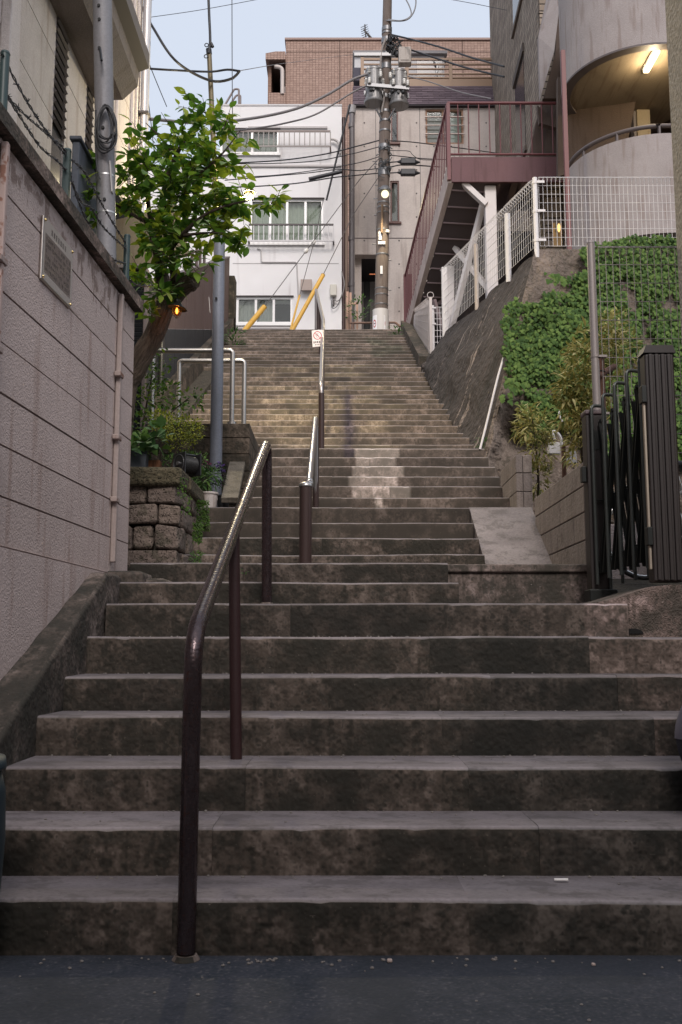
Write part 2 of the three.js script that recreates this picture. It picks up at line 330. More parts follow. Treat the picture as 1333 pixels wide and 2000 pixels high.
// ------------------------------------------------------------------ sloping concrete curb on the left of the lowest flight
const curbMat = M({ color: C(0.22, 0.195, 0.18), map: stainMap, bumpMap: stainBump, bumpScale: 0.012 });
{
  const t = thing('stair_curb', 'mossy concrete curb sloping up along the left end of the lowest steps', 'curb', [-1.3, 0, -4.2]);
  const N = 26, pos = [], idx = [];
  for (let i = 0; i <= N; i++) {
    const Z = 2.3 + (5.62 - 2.3) * i / N, wob = 0.008 * (vn(i * 0.9, 3, 4096, 4096) - 0.5), y = Math.min(1.32, (Z - 2.75) * 0.462 + 0.155 + wob), xi = -1.258 + wob, xo = -1.50;
    pos.push(xi, -0.1, -Z, xi, y - 0.02, -Z, xi - 0.018, y, -Z, xo, y + 0.01 + 0.006 * Math.sin(i * 2.3), -Z);
  }
  for (let i = 0; i < N; i++) for (let k = 0; k < 3; k++) { const a = i * 4 + k, b = a + 4; idx.push(a, a + 1, b, b, a + 1, b + 1); }
  const g = new THREE.BufferGeometry(); g.setAttribute('position', new THREE.Float32BufferAttribute(pos, 3)); g.setIndex(idx); g.computeVertexNormals();
  lpart(t, 'coping', uvm(g), curbMat);
  const e = []; for (const [x, y, z, w, h, d] of [[-1.30, 1.25, -5.72, 0.34, 0.20, 0.30], [-1.16, 1.225, -5.8, 0.32, 0.17, 0.34], [-1.12, 1.19, -5.98, 0.30, 0.16, 0.26]]) e.push(box(x - w / 2, x + w / 2, y - h / 2, y + h / 2, z - d / 2, z + d / 2, 0.035));
  e.forEach(q => lpart(t, 'stone', q, curbMat));
}
// ------------------------------------------------------------------ left side: rendered boundary wall
const stuccoMap = texture(1024, 1024, (u, v) => {
  const a = fbm(u * 6, v * 6, 6, 6, 4, 1), f = fbm(u * 150, v * 150, 150, 150, 2, 4), st = fbm(u * 30, v * 3, 30, 3, 3, 8);
  let c = mixc([0.66, 0.63, 0.61], [1, 0.97, 0.95], a * 0.55 + f * 0.5);
  return mixc(c, [0.55, 0.46, 0.41], sst(0.50, 0.8, st) * 0.6);
}, true, [1.6, 1.6]);
const stucco = M({ color: C(0.57, 0.48, 0.455), map: stuccoMap, bumpMap: fineBump, bumpScale: 0.0035, roughness: 0.95 });
const stucco2 = M({ color: C(0.54, 0.455, 0.43), map: stuccoMap, bumpMap: fineBump, bumpScale: 0.0035, roughness: 0.95 });
const drip = texture(1024, 512, (u, v) => { const st = fbm(u * 60, 3.5, 60, 4096, 4, 2), w = fbm(u * 40, v * 9, 40, 9, 4, 6), f = fbm(u * 150, v * 40, 150, 40, 2, 4), a = fbm(u * 8, v * 3, 8, 3, 4, 1); let c = mixc([0.70, 0.67, 0.65], [1, 0.97, 0.95], a * 0.5 + f * 0.5); const reach = 0.10 + 0.9 * Math.max(0, st - 0.35) * 1.4; return mixc(c, [0.30, 0.235, 0.20], sst(0.36, 0.62, w + 0.3 * (f - 0.5)) * (1 - v < reach ? 1 : 0) * 0.75); }, true, [2.4, 0.44]);
drip.offset.set(0, -(2.64 / 0.44));
const stuccoTop = M({ color: C(0.55, 0.465, 0.44), map: drip, bumpMap: fineBump, bumpScale: 0.0035, roughness: 0.95 });
const rustMap = texture(512, 512, (u, v) => mixc([0.34, 0.27, 0.245], [0.16, 0.06, 0.03], 0.8 * sst(0.58, 0.74, fbm(u * 14, v * 14, 14, 14, 5, 3))), true, [0.5, 0.5]);
const WX = (Z, out = 0) => -1.32 - 0.057 * (6 - Z) + out;
const wtop = Z => 3.045 + 0.012 * (6 - Z);
function wallAt(px, py, out = 0) { const k = (px - 666.5) / FOC / (CP - (1000 - py) / FOC * SP), Z = (-1.662 + out) / (k - 0.057); return at(px, py, Z); }
const slab = (Z0, Z1, y00, y01, y10, y11, out, th) => prism([V(WX(Z0, out), y00, -Z0), V(WX(Z1, out), y01, -Z1), V(WX(Z1, out), y11, -Z1), V(WX(Z0, out), y10, -Z0)], V(-th, 0, 0));
{
  const t = thing('boundary_wall', 'tall pinkish grey rendered block wall with grooved courses at the left edge', 'wall', [-1.45, 0, -4.2]);
  lpart(t, 'wall_core', slab(1.6, 5.985, -0.05, -0.05, wtop(1.6), wtop(5.985), -0.016, 0.18), M({ color: C(0.25, 0.205, 0.19), roughness: 1 }));
  lpart(t, 'plinth', slab(1.6, 6.0, -0.05, -0.05, 1.332, 1.332, 0.016, 0.034), M({ color: C(0.56, 0.475, 0.455), map: stuccoMap, bumpMap: fineBump, bumpScale: 0.003, roughness: 0.95 }));
  const ys = []; for (let k = 0; k < 9; k++) ys.push(1.547 + 0.2165 * k);
  const cols = [[1.6, 2.62], [2.628, 3.86], [3.868, 5.60], [5.608, 6.0]];
  for (const [a, b] of cols) {
    let y0 = 1.336;
    for (let k = 0; k <= 7; k++) {
      const y1 = k < 7 ? ys[k] : 9, y1a = Math.min(y1, wtop(a) - 0.01), y1b = Math.min(y1, wtop(b) - 0.01);
      const j = () => rr(-0.0015, 0.0015), g = 0.004 + rr(0, 0.002);
      lpart(t, 'block', slab(a, b, y0 + g, y0 + g + j(), y1a - 0.004, y1b - 0.004 + j(), 0.0 + rr(-0.0012, 0.0012), 0.014), k >= 6 ? stuccoTop : rnd() < 0.5 ? stucco : stucco2);
      y0 = y1;
    }
  }
  lpart(t, 'coping', slab(1.6, 6.03, wtop(1.6), wtop(6.03), wtop(1.6) + 0.075, wtop(6.03) + 0.075, 0.045, 0.27), M({ color: C(0.36, 0.30, 0.27), map: stainMap, bumpMap: grainBump, bumpScale: 0.012 }));
  for (const Z of [5.63, 3.88]) {
    const pm = M({ color: C(0.40, 0.335, 0.315), map: stuccoMap, roughness: 0.6 }), rm = M({ map: rustMap, roughness: 0.95 });
    const c = lpart(t, 'conduit', box(WX(Z, 0.002), WX(Z, 0.034), 1.40, wtop(Z) - 0.03, -Z - 0.017, -Z + 0.017, 0.008), Z > 5 ? pm : M({ color: C(1.25, 1.2, 1.2), map: rustMap, roughness: 0.8 }));
    const q = c.parent.position;
    for (const y of [1.75, 2.12, 2.5]) { const m = part(c, 'clip', box(WX(Z, 0.003), WX(Z, 0.042), y, y + 0.03, -Z - 0.03, -Z + 0.055, 0.006).translate(-q.x, -q.y, -q.z), rm); }
  }
}
// the metal plate on the wall, its lettering too worn to read
{
  const cv = document.createElement('canvas'); cv.width = 512; cv.height = 416; const c = cv.getContext('2d');
  c.fillStyle = '#b3aca8'; c.fillRect(0, 0, 512, 416);
  c.fillStyle = '#786c6a'; c.fillRect(26, 96, 460, 268);
  seed = 91;
  for (let r = 0; r < 6; r++) { let x = 40; while (x < 462) { const w = 18 + rnd() * 16; if (rnd() < 0.86) { c.fillStyle = rnd() < 0.7 ? '#231f20' : '#4a4142'; const y = 112 + r * 41; for (let q = 0; q < 4; q++) { c.fillRect(x + rnd() * w * 0.4, y + rnd() * 26, w * (0.35 + rnd() * 0.5), 4); c.fillRect(x + rnd() * w * 0.8, y + rnd() * 8, 4, 14 + rnd() * 12); } } x += w + 3 + (rnd() < 0.12 ? 22 : 0); } }
  c.fillStyle = '#3a3233'; for (let k = 0; k < 7; k++) for (let s = 0; s < 4; s++) { c.fillRect(120 + k * 40, 34 + s * 11, 26, 4); c.fillRect(120 + k * 40 + rnd() * 22, 32, 4, 40); }
  const map = new THREE.CanvasTexture(cv); map.colorSpace = THREE.SRGBColorSpace;
  const a = wallAt(84, 412, 0.008), b = wallAt(141, 490, 0.008), w = Math.hypot(b.x - a.x, b.z - a.z), h = 0.315;
  const t = thing('wall_plaque', 'square metal plaque with worn rows of writing, fixed near the top of the left wall', 'plaque', [(a.x + b.x) / 2, 2.622, (a.z + b.z) / 2]);
  t.rotation.y = Math.atan2(-(b.z - a.z), b.x - a.x);
  const g = new RoundedBoxGeometry(w, h, 0.012, 1, 0.004).translate(0, h / 2, 0), uvp = new THREE.PlaneGeometry(w - 0.012, h - 0.012).translate(0, h / 2, 0.0075);
  part(t, 'plate', uvm(g), M({ color: C(0.55, 0.5, 0.46), metalness: 1, roughness: 0.35 }));
  part(t, 'face', uvp, M({ map, metalness: 0.35, roughness: 0.3, bumpMap: grainBump, bumpScale: 0.002 }));
  for (const [x, y] of [[-1, 0], [1, 0], [-1, 1], [1, 1]]) part(t, 'screw', uvm(new THREE.SphereGeometry(0.008, 8, 6).translate(x * (w / 2 - 0.018), y ? h - 0.018 : 0.018, 0.008)), M({ color: C(0.8, 0.62, 0.3), metalness: 1, roughness: 0.25 }));
}
// barbed wire on the wall
{
  const green = M({ color: C(0.02, 0.045, 0.045), roughness: 0.45 }), wireM = M({ color: C(0.10, 0.10, 0.105), metalness: 0.7, roughness: 0.5 });
  const posts = [[246, 560, 246, 458], [129, 375, 127, 288], [4, 240, 4, 96]];
  const lb = ['dark green fence post standing on the wall coping next to its far end', 'dark angle-iron fence post on the wall coping in front of the blue-grey cabinet', 'dark fence post on the wall coping at the left edge of the picture'];
  posts.forEach(([x0, y0, x1, y1], i) => { const a = wallAt(x0, y0, -0.1); a.y = wtop(-a.z) + 0.06; const b = wallAt(x1, y1, -0.1); b.x = a.x; b.z = a.z;
    const t = thing('fence_post', lb[i], 'post', [a.x, a.y, a.z], 'posts carrying barbed wire on the left wall');
    lpart(t, 'pipe', i === 1 ? bar(a, b, 0.035, 0.035) : rod(a, b, 0.021, 0.021, 12), green); lpart(t, 'cap', rod(b, b.clone().add(V(0, 0.012, 0)), 0.023, 0.019, 12), green); });
  const runs = [
    ['top strand of barbed wire along the left wall', [[4, 105], [40, 175], [80, 240], [127, 300], [165, 335], [205, 408], [246, 475]]],
    ['slack middle strand of barbed wire crossing in front of the grey pole', [[4, 172], [40, 228], [78, 285], [127, 330], [160, 395], [178, 405], [200, 440], [246, 485]]],
    ['sagging lowest strand of barbed wire above the wall coping', [[4, 176], [45, 220], [90, 260], [130, 300], [140, 350], [165, 420], [215, 500], [246, 515]]],
    ['loose end of barbed wire hanging past the far end of the wall', [[246, 535], [262, 553], [280, 559], [300, 556]]]];
  runs.forEach(([label, pts], ri) => {
    const P = pts.map(([x, y]) => wallAt(x, y, -0.1)); const curve = new THREE.CatmullRomCurve3(P), L = curve.getLength(), n = Math.ceil(L / 0.02), gs = [];
    for (const ph of [0, Math.PI]) { const q = []; for (let i = 0; i <= n; i++) { const p = curve.getPointAt(i / n), a = i * 0.9 + ph; q.push(p.add(V(Math.cos(a) * 0.004, Math.sin(a) * 0.004, 0))); } gs.push(tube(q, 0.0034, n * 2, 4)); }
    const root = single('barbed_wire', merge(gs), wireM, label, 'barbed wire');
    const barbs = []; for (let s = 0.06; s < L; s += 0.13) { const p = curve.getPointAt(s / L); for (let k = 0; k < 4; k++) { const d = V(rr(-1, 1), rr(-1, 1), rr(-1, 1)).setLength(0.022); barbs.push(rod(p.clone().sub(d.clone().multiplyScalar(0.4)), p.clone().add(d), 0.003, 0.0014, 4)); } }
    if (barbs.length) stuff(part(root, 'barbs', merge(barbs).translate(-root.position.x, -root.position.y, -root.position.z), wireM));
  });
}
// grey steel pole behind the wall with a coil of cable
const galv = M({ color: C(0.25, 0.255, 0.275), map: stuccoMap, roughness: 0.6, metalness: 0.15, bumpMap: fineBump, bumpScale: 0.001 });
{
  const a = at(212, 640, 6.35), b = at(199, -70, 6.35);
  const t = thing('steel_pole', 'tall grey steel pole behind the left wall carrying a coil of black cable', 'pole', [a.x, a.y, a.z]);
  const pt = y => a.clone().lerp(b, (y - a.y) / (b.y - a.y));
  lpart(t, 'shaft', rod(a, b, 0.062, 0.068, 20), galv);
  for (const y of [3.85, 4.12]) lpart(t, 'band', rod(pt(y), pt(y + 0.012), 0.0655, 0.0655, 20), M({ color: C(0.5, 0.5, 0.5), metalness: 0.8, roughness: 0.4 }));
  for (const [px, py] of [[205, 390], [195, 95], [194, 12], [195, 39], [202, 250]]) { const q = at(px, py, 6.29); lpart(t, 'bolt_hole', rod(q, q.clone().add(V(0, 0, 0.014)), 0.011, 0.011, 10), M({ color: C(0.03, 0.03, 0.03) })); }
  lpart(t, 'step_bolt', rod(at(196, 95, 6.28), at(199, 118, 6.2), 0.008, 0.008, 8), M({ color: C(0.04, 0.045, 0.05), metalness: 0.6, roughness: 0.5 }));
  lpart(t, 'notice_plate', bar(at(217, 318, 6.32), at(221, 378, 6.32), 0.006, 0.07, V(0, 0, 1)), M({ color: C(0.5, 0.48, 0.47) }));
}
{
  const gs = []; seed = 31;
  for (let k = 0; k < 9; k++) {
    const cx = 206 + rr(-4, 5), w = rr(16, 25), top = 205 + rr(-2, 5), h = rr(62, 92), pts = [];
    for (let i = 0; i < 14; i++) { const a = i / 14 * 2 * Math.PI; pts.push(at(cx + Math.sin(a) * w * (0.55 + 0.45 * (1 - Math.cos(a)) / 2), top + (1 - Math.cos(a)) / 2 * h, 6.24 + 0.012 * Math.sin(a * 2 + k))); }
    gs.push(uvm(new THREE.TubeGeometry(new THREE.CatmullRomCurve3(pts, true), 44, 0.0055, 6, true)));
  }
  gs.push(tube([at(188, 215, 6.24), at(186, 260, 6.24), at(189, 320, 6.25), at(196, 350, 6.25)], 0.005, 16));
  single('cable_coil', merge(gs), M({ color: C(0.018, 0.018, 0.02), roughness: 0.5 }), 'coil of thin black cable hung on the grey pole behind the left wall', 'cable coil');
}
// slate-blue cabinet behind the wall
{
  const t = thing('metal_cabinet', 'slate blue sheet-metal cabinet standing behind the left wall beside the grey pole', 'cabinet', [-1.85, 2.4, -6.6]);
  const m = M({ color: C(0.085, 0.10, 0.125), roughness: 0.8, map: stuccoMap });
  lpart(t, 'body', box(-1.80, -1.75, 2.4, 4.27, -6.12, -7.05, 0.01), m); lpart(t, 'lid', box(-1.815, -1.735, 4.272, 4.30, -6.10, -7.07, 0.008), m);
}

// ------------------------------------------------------------------ left building
{
  const t = thing('stucco_building', 'beige panelled building with narrow louvred openings at the upper left', 'building', [-3.2, 1.4, -7]);
  const pan = [0, 1, 2].map(k => M({ color: C(0.80 - 0.025 * k, 0.75 - 0.025 * k, 0.72 - 0.025 * k), map: stuccoMap, bumpMap: fineBump, bumpScale: 0.003, roughness: 0.9 }));
  const dark = M({ color: C(0.10, 0.09, 0.088), roughness: 0.7 });
  lpart(t, 'wall', box(-7, -2.225, 1.3, 10.5, -2.5, -9.9), M({ color: C(0.24, 0.22, 0.21) }));
  const openings = [[6.95, 7.26, 4.42, 11], [7.86, 8.06, 5.0, 6.12]];
  const zs = [2.5, 3.45, 4.4, 5.35, 6.0, 6.95, 7.26, 7.86, 8.06, 8.5, 9.0, 9.4, 9.9], ysn = [1.6, 2.4, 3.4, 3.9, 4.41, 4.9, 5.41, 5.9, 6.4, 7.2, 8.2, 9.3, 10.5];
  for (let i = 0; i + 1 < zs.length; i++) {
    if (i === 5) continue;
    for (let j = 0; j + 1 < ysn.length; j++) {
      if (i === 7 && ysn[j] > 4.6 && ysn[j + 1] < 6.2) continue;
      if (ysn[j] < 2.2) continue;
      lpart(t, 'panel', box(-2.224, -2.2 + (i >= 9 ? 0.012 : 0) + rr(-0.001, 0.001), ysn[j] + 0.004, ysn[j + 1] - 0.004, -zs[i] - 0.003, -zs[i + 1] + 0.003), pan[(i * 3 + j) % 3]);
    }
  }
  lpart(t, 'panel', box(-2.224, -2.2, 1.6, 4.40, -6.953, -7.257), pan[1]);
  const slat = M({ color: C(0.20, 0.175, 0.17), roughness: 0.6 });
  for (const [z0, z1, y0, y1] of [[6.95, 7.26, 4.9, 8.6], [7.86, 8.06, 4.92, 6.3]]) {
    const lv = lpart(t, 'louvre', box(-2.222, -2.218, y0, y1, -z0, -z1), dark);
    for (let y = y0 + 0.03; y < y1; y += 0.075) { const g = box(-0.012, 0.012, -0.03, 0.03, -z0 - 0.01, -z1 + 0.01); g.translate(0, 0, (z0 + z1) / 2).rotateZ(0.5).translate(-2.205, y, -(z0 + z1) / 2); part(lv, 'slat', g.translate(3.2, -1.4, 7), slat); }
  }
  const w = lpart(t, 'window', box(-2.222, -2.212, 4.43, 4.88, -6.98, -7.23), M({ color: C(0.03, 0.035, 0.04), roughness: 0.15 }));
  lpart(t, 'pilaster', box(-2.2, -2.13, 1.6, 10.5, -5.8, -6.0, 0.01), pan[0]);
  lpart(t, 'cornice', prism([V(-2.2, 5.75, -3), V(-1.95, 5.75, -3), V(-1.82, 5.88, -3), V(-1.80, 6.2, -3), V(-2.2, 6.2, -3)], V(0, 0, -5.12)), M({ color: C(0.30, 0.265, 0.25), map: stuccoMap, bumpMap: fineBump, bumpScale: 0.004 }));
  lpart(t, 'gutter', prism([V(-1.82, 6.0, -3), V(-1.72, 6.04, -3), V(-1.72, 6.18, -3), V(-1.80, 6.2, -3)], V(0, 0, -5.1)), M({ color: C(0.16, 0.14, 0.13), roughness: 0.6 }));
  for (const z of [8.62, 8.8, 9.45, 9.62]) lpart(t, 'trim', box(-2.188, -2.16, 2.2, 10.5, -z, -z - 0.06, 0.006), pan[0]);
  lpart(t, 'downpipe', pipe([V(-2.13, 2.2, -9.86), V(-2.13, 10.5, -9.86)], 0.045, 0.05, 14), M({ color: C(0.62, 0.6, 0.6), metalness: 0.4, roughness: 0.35 }));
  for (const y of [5.2, 6.6, 8.0]) lpart(t, 'pipe_bracket', box(-2.19, -2.075, y, y + 0.03, -9.80, -9.92, 0.006), dark);
}
// awning board and black louvred unit by the far corner of that building
{
  const t = thing('awning', 'beige sloping awning board projecting from the left building above the black louvred shutter', 'awning', [-1.95, 4.45, -8.9]);
  const m = M({ color: C(0.30, 0.26, 0.17), map: stuccoMap });
  lpart(t, 'board', bar(at(257, 425, 8.75), at(281, 520, 8.75), 0.9, 0.07, V(0, 0, 1)), m);
  lpart(t, 'top', bar(at(205, 455, 8.8), at(258, 428, 8.8), 0.85, 0.03, V(0, 0, 1)), M({ color: C(0.03, 0.03, 0.03) }));
}
{
  const t = thing('louvred_shutter', 'black louvred shutter unit between the left wall and the tree trunk', 'shutter', [-1.9, 2.2, -9.0]);
  const bm = M({ color: C(0.012, 0.014, 0.017), roughness: 0.35 }), sm = M({ color: C(0.03, 0.034, 0.04), roughness: 0.4 });
  const a = at(205, 525, 8.7), b = at(283, 525, 8.7);
  lpart(t, 'case', box(a.x, b.x, 2.2, a.y, -8.73, -9.3), bm);
  lpart(t, 'top_rail', box(a.x, b.x + 0.01, a.y + 0.002, a.y + 0.04, -8.68, -9.3, 0.008), M({ color: C(0.25, 0.22, 0.2) }));
  for (let y = 2.25; y < a.y - 0.02; y += 0.045) { const g = box(a.x + 0.01, b.x - 0.01, -0.017, 0.017, -0.006, 0.006); g.rotateX(0.6).translate(0, y, -8.72); lpart(t, 'slat', g, sm); }
  lpart(t, 'jamb', box(b.x + 0.002, b.x + 0.035, 2.2, a.y, -8.68, -8.76, 0.006), M({ color: C(0.22, 0.18, 0.17), metalness: 0.4, roughness: 0.4 }));
}

// ------------------------------------------------------------------ dark corrugated wall beside the upper flight
{
  const t = thing('corrugated_wall', 'dark brown corrugated metal wall following the left edge of the upper steps', 'wall', [-2.6, 2.6, -15]);
  const up = M({ color: C(0.115, 0.080, 0.078), roughness: 0.5, map: stuccoMap }), lo = M({ color: C(0.018, 0.019, 0.023), roughness: 0.45 });
  const topY = Z => 9.15 - 0.455 * (20 - Z), midY = Z => 5.55 + 0.33 * (Z - 13.9);
  const sheet = (z0, z1, f0, f1) => { const pos = [], idx = [], n = Math.round((z1 - z0) / 0.0225); for (let i = 0; i <= n; i++) { const Z = z0 + (z1 - z0) * i / n, x = -2.47 + [0, 0, 0.018, 0.018][i % 4]; for (const y of [f0(Z), f1(Z)]) pos.push(x, y, -Z); for (const y of [f1(Z), f0(Z)]) pos.push(-2.52, y, -Z); }
    for (let i = 0; i < n; i++) for (let k = 0; k < 4; k++) { const a = i * 4 + k, b = i * 4 + (k + 1) % 4; idx.push(a, a + 4, b, b, a + 4, b + 4); } const g = new THREE.BufferGeometry(); g.setAttribute('position', new THREE.Float32BufferAttribute(pos, 3)); g.setIndex(idx); const h = g.toNonIndexed(); h.computeVertexNormals(); return uvm(h); };
  for (let k = 0; k < 11; k++) { const z0 = 10.1 + k * 0.95, z1 = Math.min(20.5, z0 + 0.94); lpart(t, 'sheet', sheet(z0, z1, Z => Math.min(midY(Z), topY(Z) - 0.2) + 0.002, topY), up); lpart(t, 'skirt_sheet', sheet(z0, z1, Z => slopeY(Z) - 0.3, Z => Math.min(midY(Z), topY(Z) - 0.2)), lo); }
  lpart(t, 'capping', bar(V(-2.495, topY(10.1) + 0.012, -10.1), V(-2.495, topY(20.5) + 0.012, -20.5), 0.1, 0.03), up);
  lpart(t, 'drainpipe', rod(V(-2.40, slopeY(12.6), -12.6), V(-2.40, topY(12.6), -12.6), 0.035, 0.035, 10), M({ color: C(0.03, 0.028, 0.028), roughness: 0.3 }));
  for (const [z, h] of [[15.6, 0.34], [16.1, 0.42], [16.5, 0.36], [17.0, 0.3]]) lpart(t, 'post', bar(V(-2.5, topY(z), -z), V(-2.5, topY(z) + h, -z), 0.04, 0.05), up);
  const rail = bar(V(-2.5, topY(15.4) + 0.3, -15.4), V(-2.5, topY(17.2) + 0.3, -17.2), 0.04, 0.04); lpart(t, 'rail', rail, up);
}
{
  const t = thing('side_curb', 'narrow weathered concrete curb climbing beside the dark corrugated wall', 'curb', [-2.38, 3.2, -15]);
  lpart(t, 'coping', prism([V(-2.45, 2.6, -10.9), V(-2.45, 3.45, -10.9), V(-2.45, 8.08, -20.7), V(-2.45, 7.2, -20.7)], V(0.12, 0, 0)), M({ color: C(0.22, 0.19, 0.165), map: stainMap, bumpMap: stainBump, bumpScale: 0.01 }));
  lpart(t, 'end_pillar', box(-2.62, -2.33, 7.3, 8.95, -20.45, -20.85, 0.02), M({ color: C(0.20, 0.18, 0.13), map: stainMap }));
}
// paper strip pinned on the corrugated wall
single('paper_strip', bar(at(402, 581, 16.05), at(404, 611, 16.0), 0.005, 0.05, V(0, 0, 1)).translate(0.06, 0, 0), M({ color: C(0.55, 0.53, 0.52) }), 'narrow white strip hanging on the dark corrugated wall', 'strip');

// ------------------------------------------------------------------ block planter wall with two steel hoops
{
  const t = thing('block_planter', 'weathered concrete block retaining wall under the two steel hoop rails', 'wall', [-1.5, 2.0, -9.6]);
  const m = [0, 1].map(k => M({ color: C(0.245 - 0.03 * k, 0.215 - 0.025 * k, 0.175 - 0.02 * k), map: stainMap, bumpMap: stainBump, bumpScale: 0.008 }));
  let y = 2.02; const hs2 = [0.20, 0.155, 0.165, 0.165, 0.155, 0.14];
  hs2.forEach((h, k) => { const y1 = Math.min(y + h, 3.02); for (const [a, b] of k % 2 ? [[-2.15, -1.32], [-1.312, -0.862]] : [[-2.15, -1.62], [-1.612, -0.862]]) lpart(t, 'block', box(a, b, y + 0.003, y1 - 0.003, -9.0, -9.15, 0.005), m[(k + (a < -2 ? 1 : 0)) % 2]); lpart(t, 'block', box(-1.0, -0.865, y + 0.003, y1 - 0.003, -9.152, -10.34, 0.005), m[k % 2]); y = y1; });
  lpart(t, 'fill', box(-2.3, -1.002, 1.9, 2.985, -9.152, -11.0), soil);
  lpart(t, 'paving', box(-2.3, -0.99, 2.985, 3.03, -9.3, -10.95), M({ color: C(0.22, 0.2, 0.18), map: stainMap }));
}
{
  const landM = M({ color: C(0.26, 0.23, 0.22), map: stainMap, bumpMap: stainBump, bumpScale: 0.01 });
  const o = part(stairway, 'landing', box(-1.75, -0.9, 1.7, 2.075, -8.2, -9.05), landM);
  const steel = M({ color: C(0.45, 0.43, 0.41), metalness: 0.95, roughness: 0.33 });
  for (const [x0, x1, yt, Z, lab] of [[300, 455, 685, 9.15, 'stainless steel hoop rail, the taller front one of two on the block wall'], [351, 478, 705, 9.75, 'stainless steel hoop rail, the lower rear one of two on the block wall']]) {
    const a = at(x0, yt, Z), b = at(x1, yt, Z); const t = thing('hoop_rail', lab, 'rail', [(a.x + b.x) / 2, 3.02, -Z], 'steel hoop rails on the block wall');
    lpart(t, 'hoop', pipe([V(a.x, 3.0, -Z), a, b, V(b.x, 3.0, -Z)], 0.024, 0.035, 12), steel);
    for (const x of [a.x, b.x]) lpart(t, 'flange', rod(V(x, 3.02, -Z), V(x, 3.045, -Z), 0.045, 0.045, 14), steel);
  }
}
// concrete ramp plank for bicycles
single('ramp_plank', bar(at(449, 977, 8.18), at(464, 906, 8.95), 0.145, 0.05, V(0, 1, 0), 0.006), M({ color: C(0.20, 0.18, 0.14), map: treadMap, bumpMap: grainBump, bumpScale: 0.01 }), 'narrow pale concrete ramp plank leaning on the steps beside the white flower pot', 'ramp');

// ------------------------------------------------------------------ blue-grey steel pole with the street lamp behind the tree
const lampGlow = new THREE.MeshStandardMaterial({ color: 0x111111, emissive: C(1.0, 0.88, 0.58), emissiveIntensity: 1.5 });
const LAMPS = [];
function streetLamp(t, p, I) {
  // bulb facing the lane, with a light of its size just in front of it
  const l = new THREE.PointLight(new THREE.Color(1.0, 0.84, 0.53), I, 0, 2); l.position.copy(p).sub(t.position).add(V(0, -0.07, 0.03)); l.castShadow = true; l.shadow.radius = 3.5; t.add(l);
}
{
  const a = at(422, 915, 8.78); a.y = 2.0; const b = at(430, 420, 8.78);
  const t = thing('steel_post', 'stout blue-grey round steel post rising into the tree crown beside the flower pots', 'post', [a.x, a.y, a.z]);
  const blue = M({ color: C(0.24, 0.27, 0.33), map: stuccoMap, roughness: 0.55, metalness: 0.2, bumpMap: fineBump, bumpScale: 0.001 });
  lpart(t, 'shaft', rod(a, b, 0.058, 0.052, 22), blue);
  lpart(t, 'cap', rod(b, b.clone().add(V(0, 0.03, 0)), 0.056, 0.03, 22), blue);
  const hh = at(423, 583, 8.72); lpart(t, 'bolt_hole', rod(hh, hh.clone().add(V(0, 0, 0.012)), 0.012, 0.012, 10), M({ color: C(0.02, 0.02, 0.02) }));
}
// ------------------------------------------------------------------ leaves
function leafGeo(L, W, fold = 0.18, curl = 0.25, seg = 4, point = 1) {
  const pos = [], idx = [];
  for (let i = 0; i <= seg; i++) { const t = i / seg, w = W * 0.5 * Math.pow(Math.sin(Math.PI * Math.min(1, Math.pow(t, 0.82))), point) + (i === 0 ? 0 : 0), y = -curl * L * t * t;
    for (const s of [-1, 0, 1]) pos.push(s * w, y + Math.abs(s) * w * fold, t * L); }
  for (let i = 0; i < seg; i++) for (let k = 0; k < 2; k++) { const a = i * 3 + k; idx.push(a, a + 3, a + 1, a + 1, a + 3, a + 4); }
  const g = new THREE.BufferGeometry(); g.setAttribute('position', new THREE.Float32BufferAttribute(pos, 3)); g.setIndex(idx); g.computeVertexNormals();
  const uv = []; for (let i = 0; i < pos.length / 3; i++) uv.push(pos[i * 3] / L + 0.5, pos[i * 3 + 2] / L); g.setAttribute('uv', new THREE.Float32BufferAttribute(uv, 2)); return g;
}
const leafM = (c, tr = 0.45, r = 0.75) => new THREE.MeshPhysicalMaterial({ color: c, roughness: 0.88, transmission: tr, thickness: 0, side: THREE.DoubleSide, specularIntensity: 0.6, ior: 1.4 });
const mtx = new THREE.Matrix4(), qx = V(0, 0, 0), qy = V(0, 0, 0), qz = V(0, 0, 0);
// a leaf at p, pointing along dir, its upper face towards up
function leafMatrix(p, dir, up, s) { qz.copy(dir).normalize(); qx.copy(up).cross(qz); if (qx.lengthSq() < 1e-5) qx.set(1, 0, 0); qx.normalize(); qy.copy(qz).cross(qx); return new THREE.Matrix4().makeBasis(qx.clone(), qy.clone(), qz.clone()).scale(V(s, s, s)).setPosition(p); }
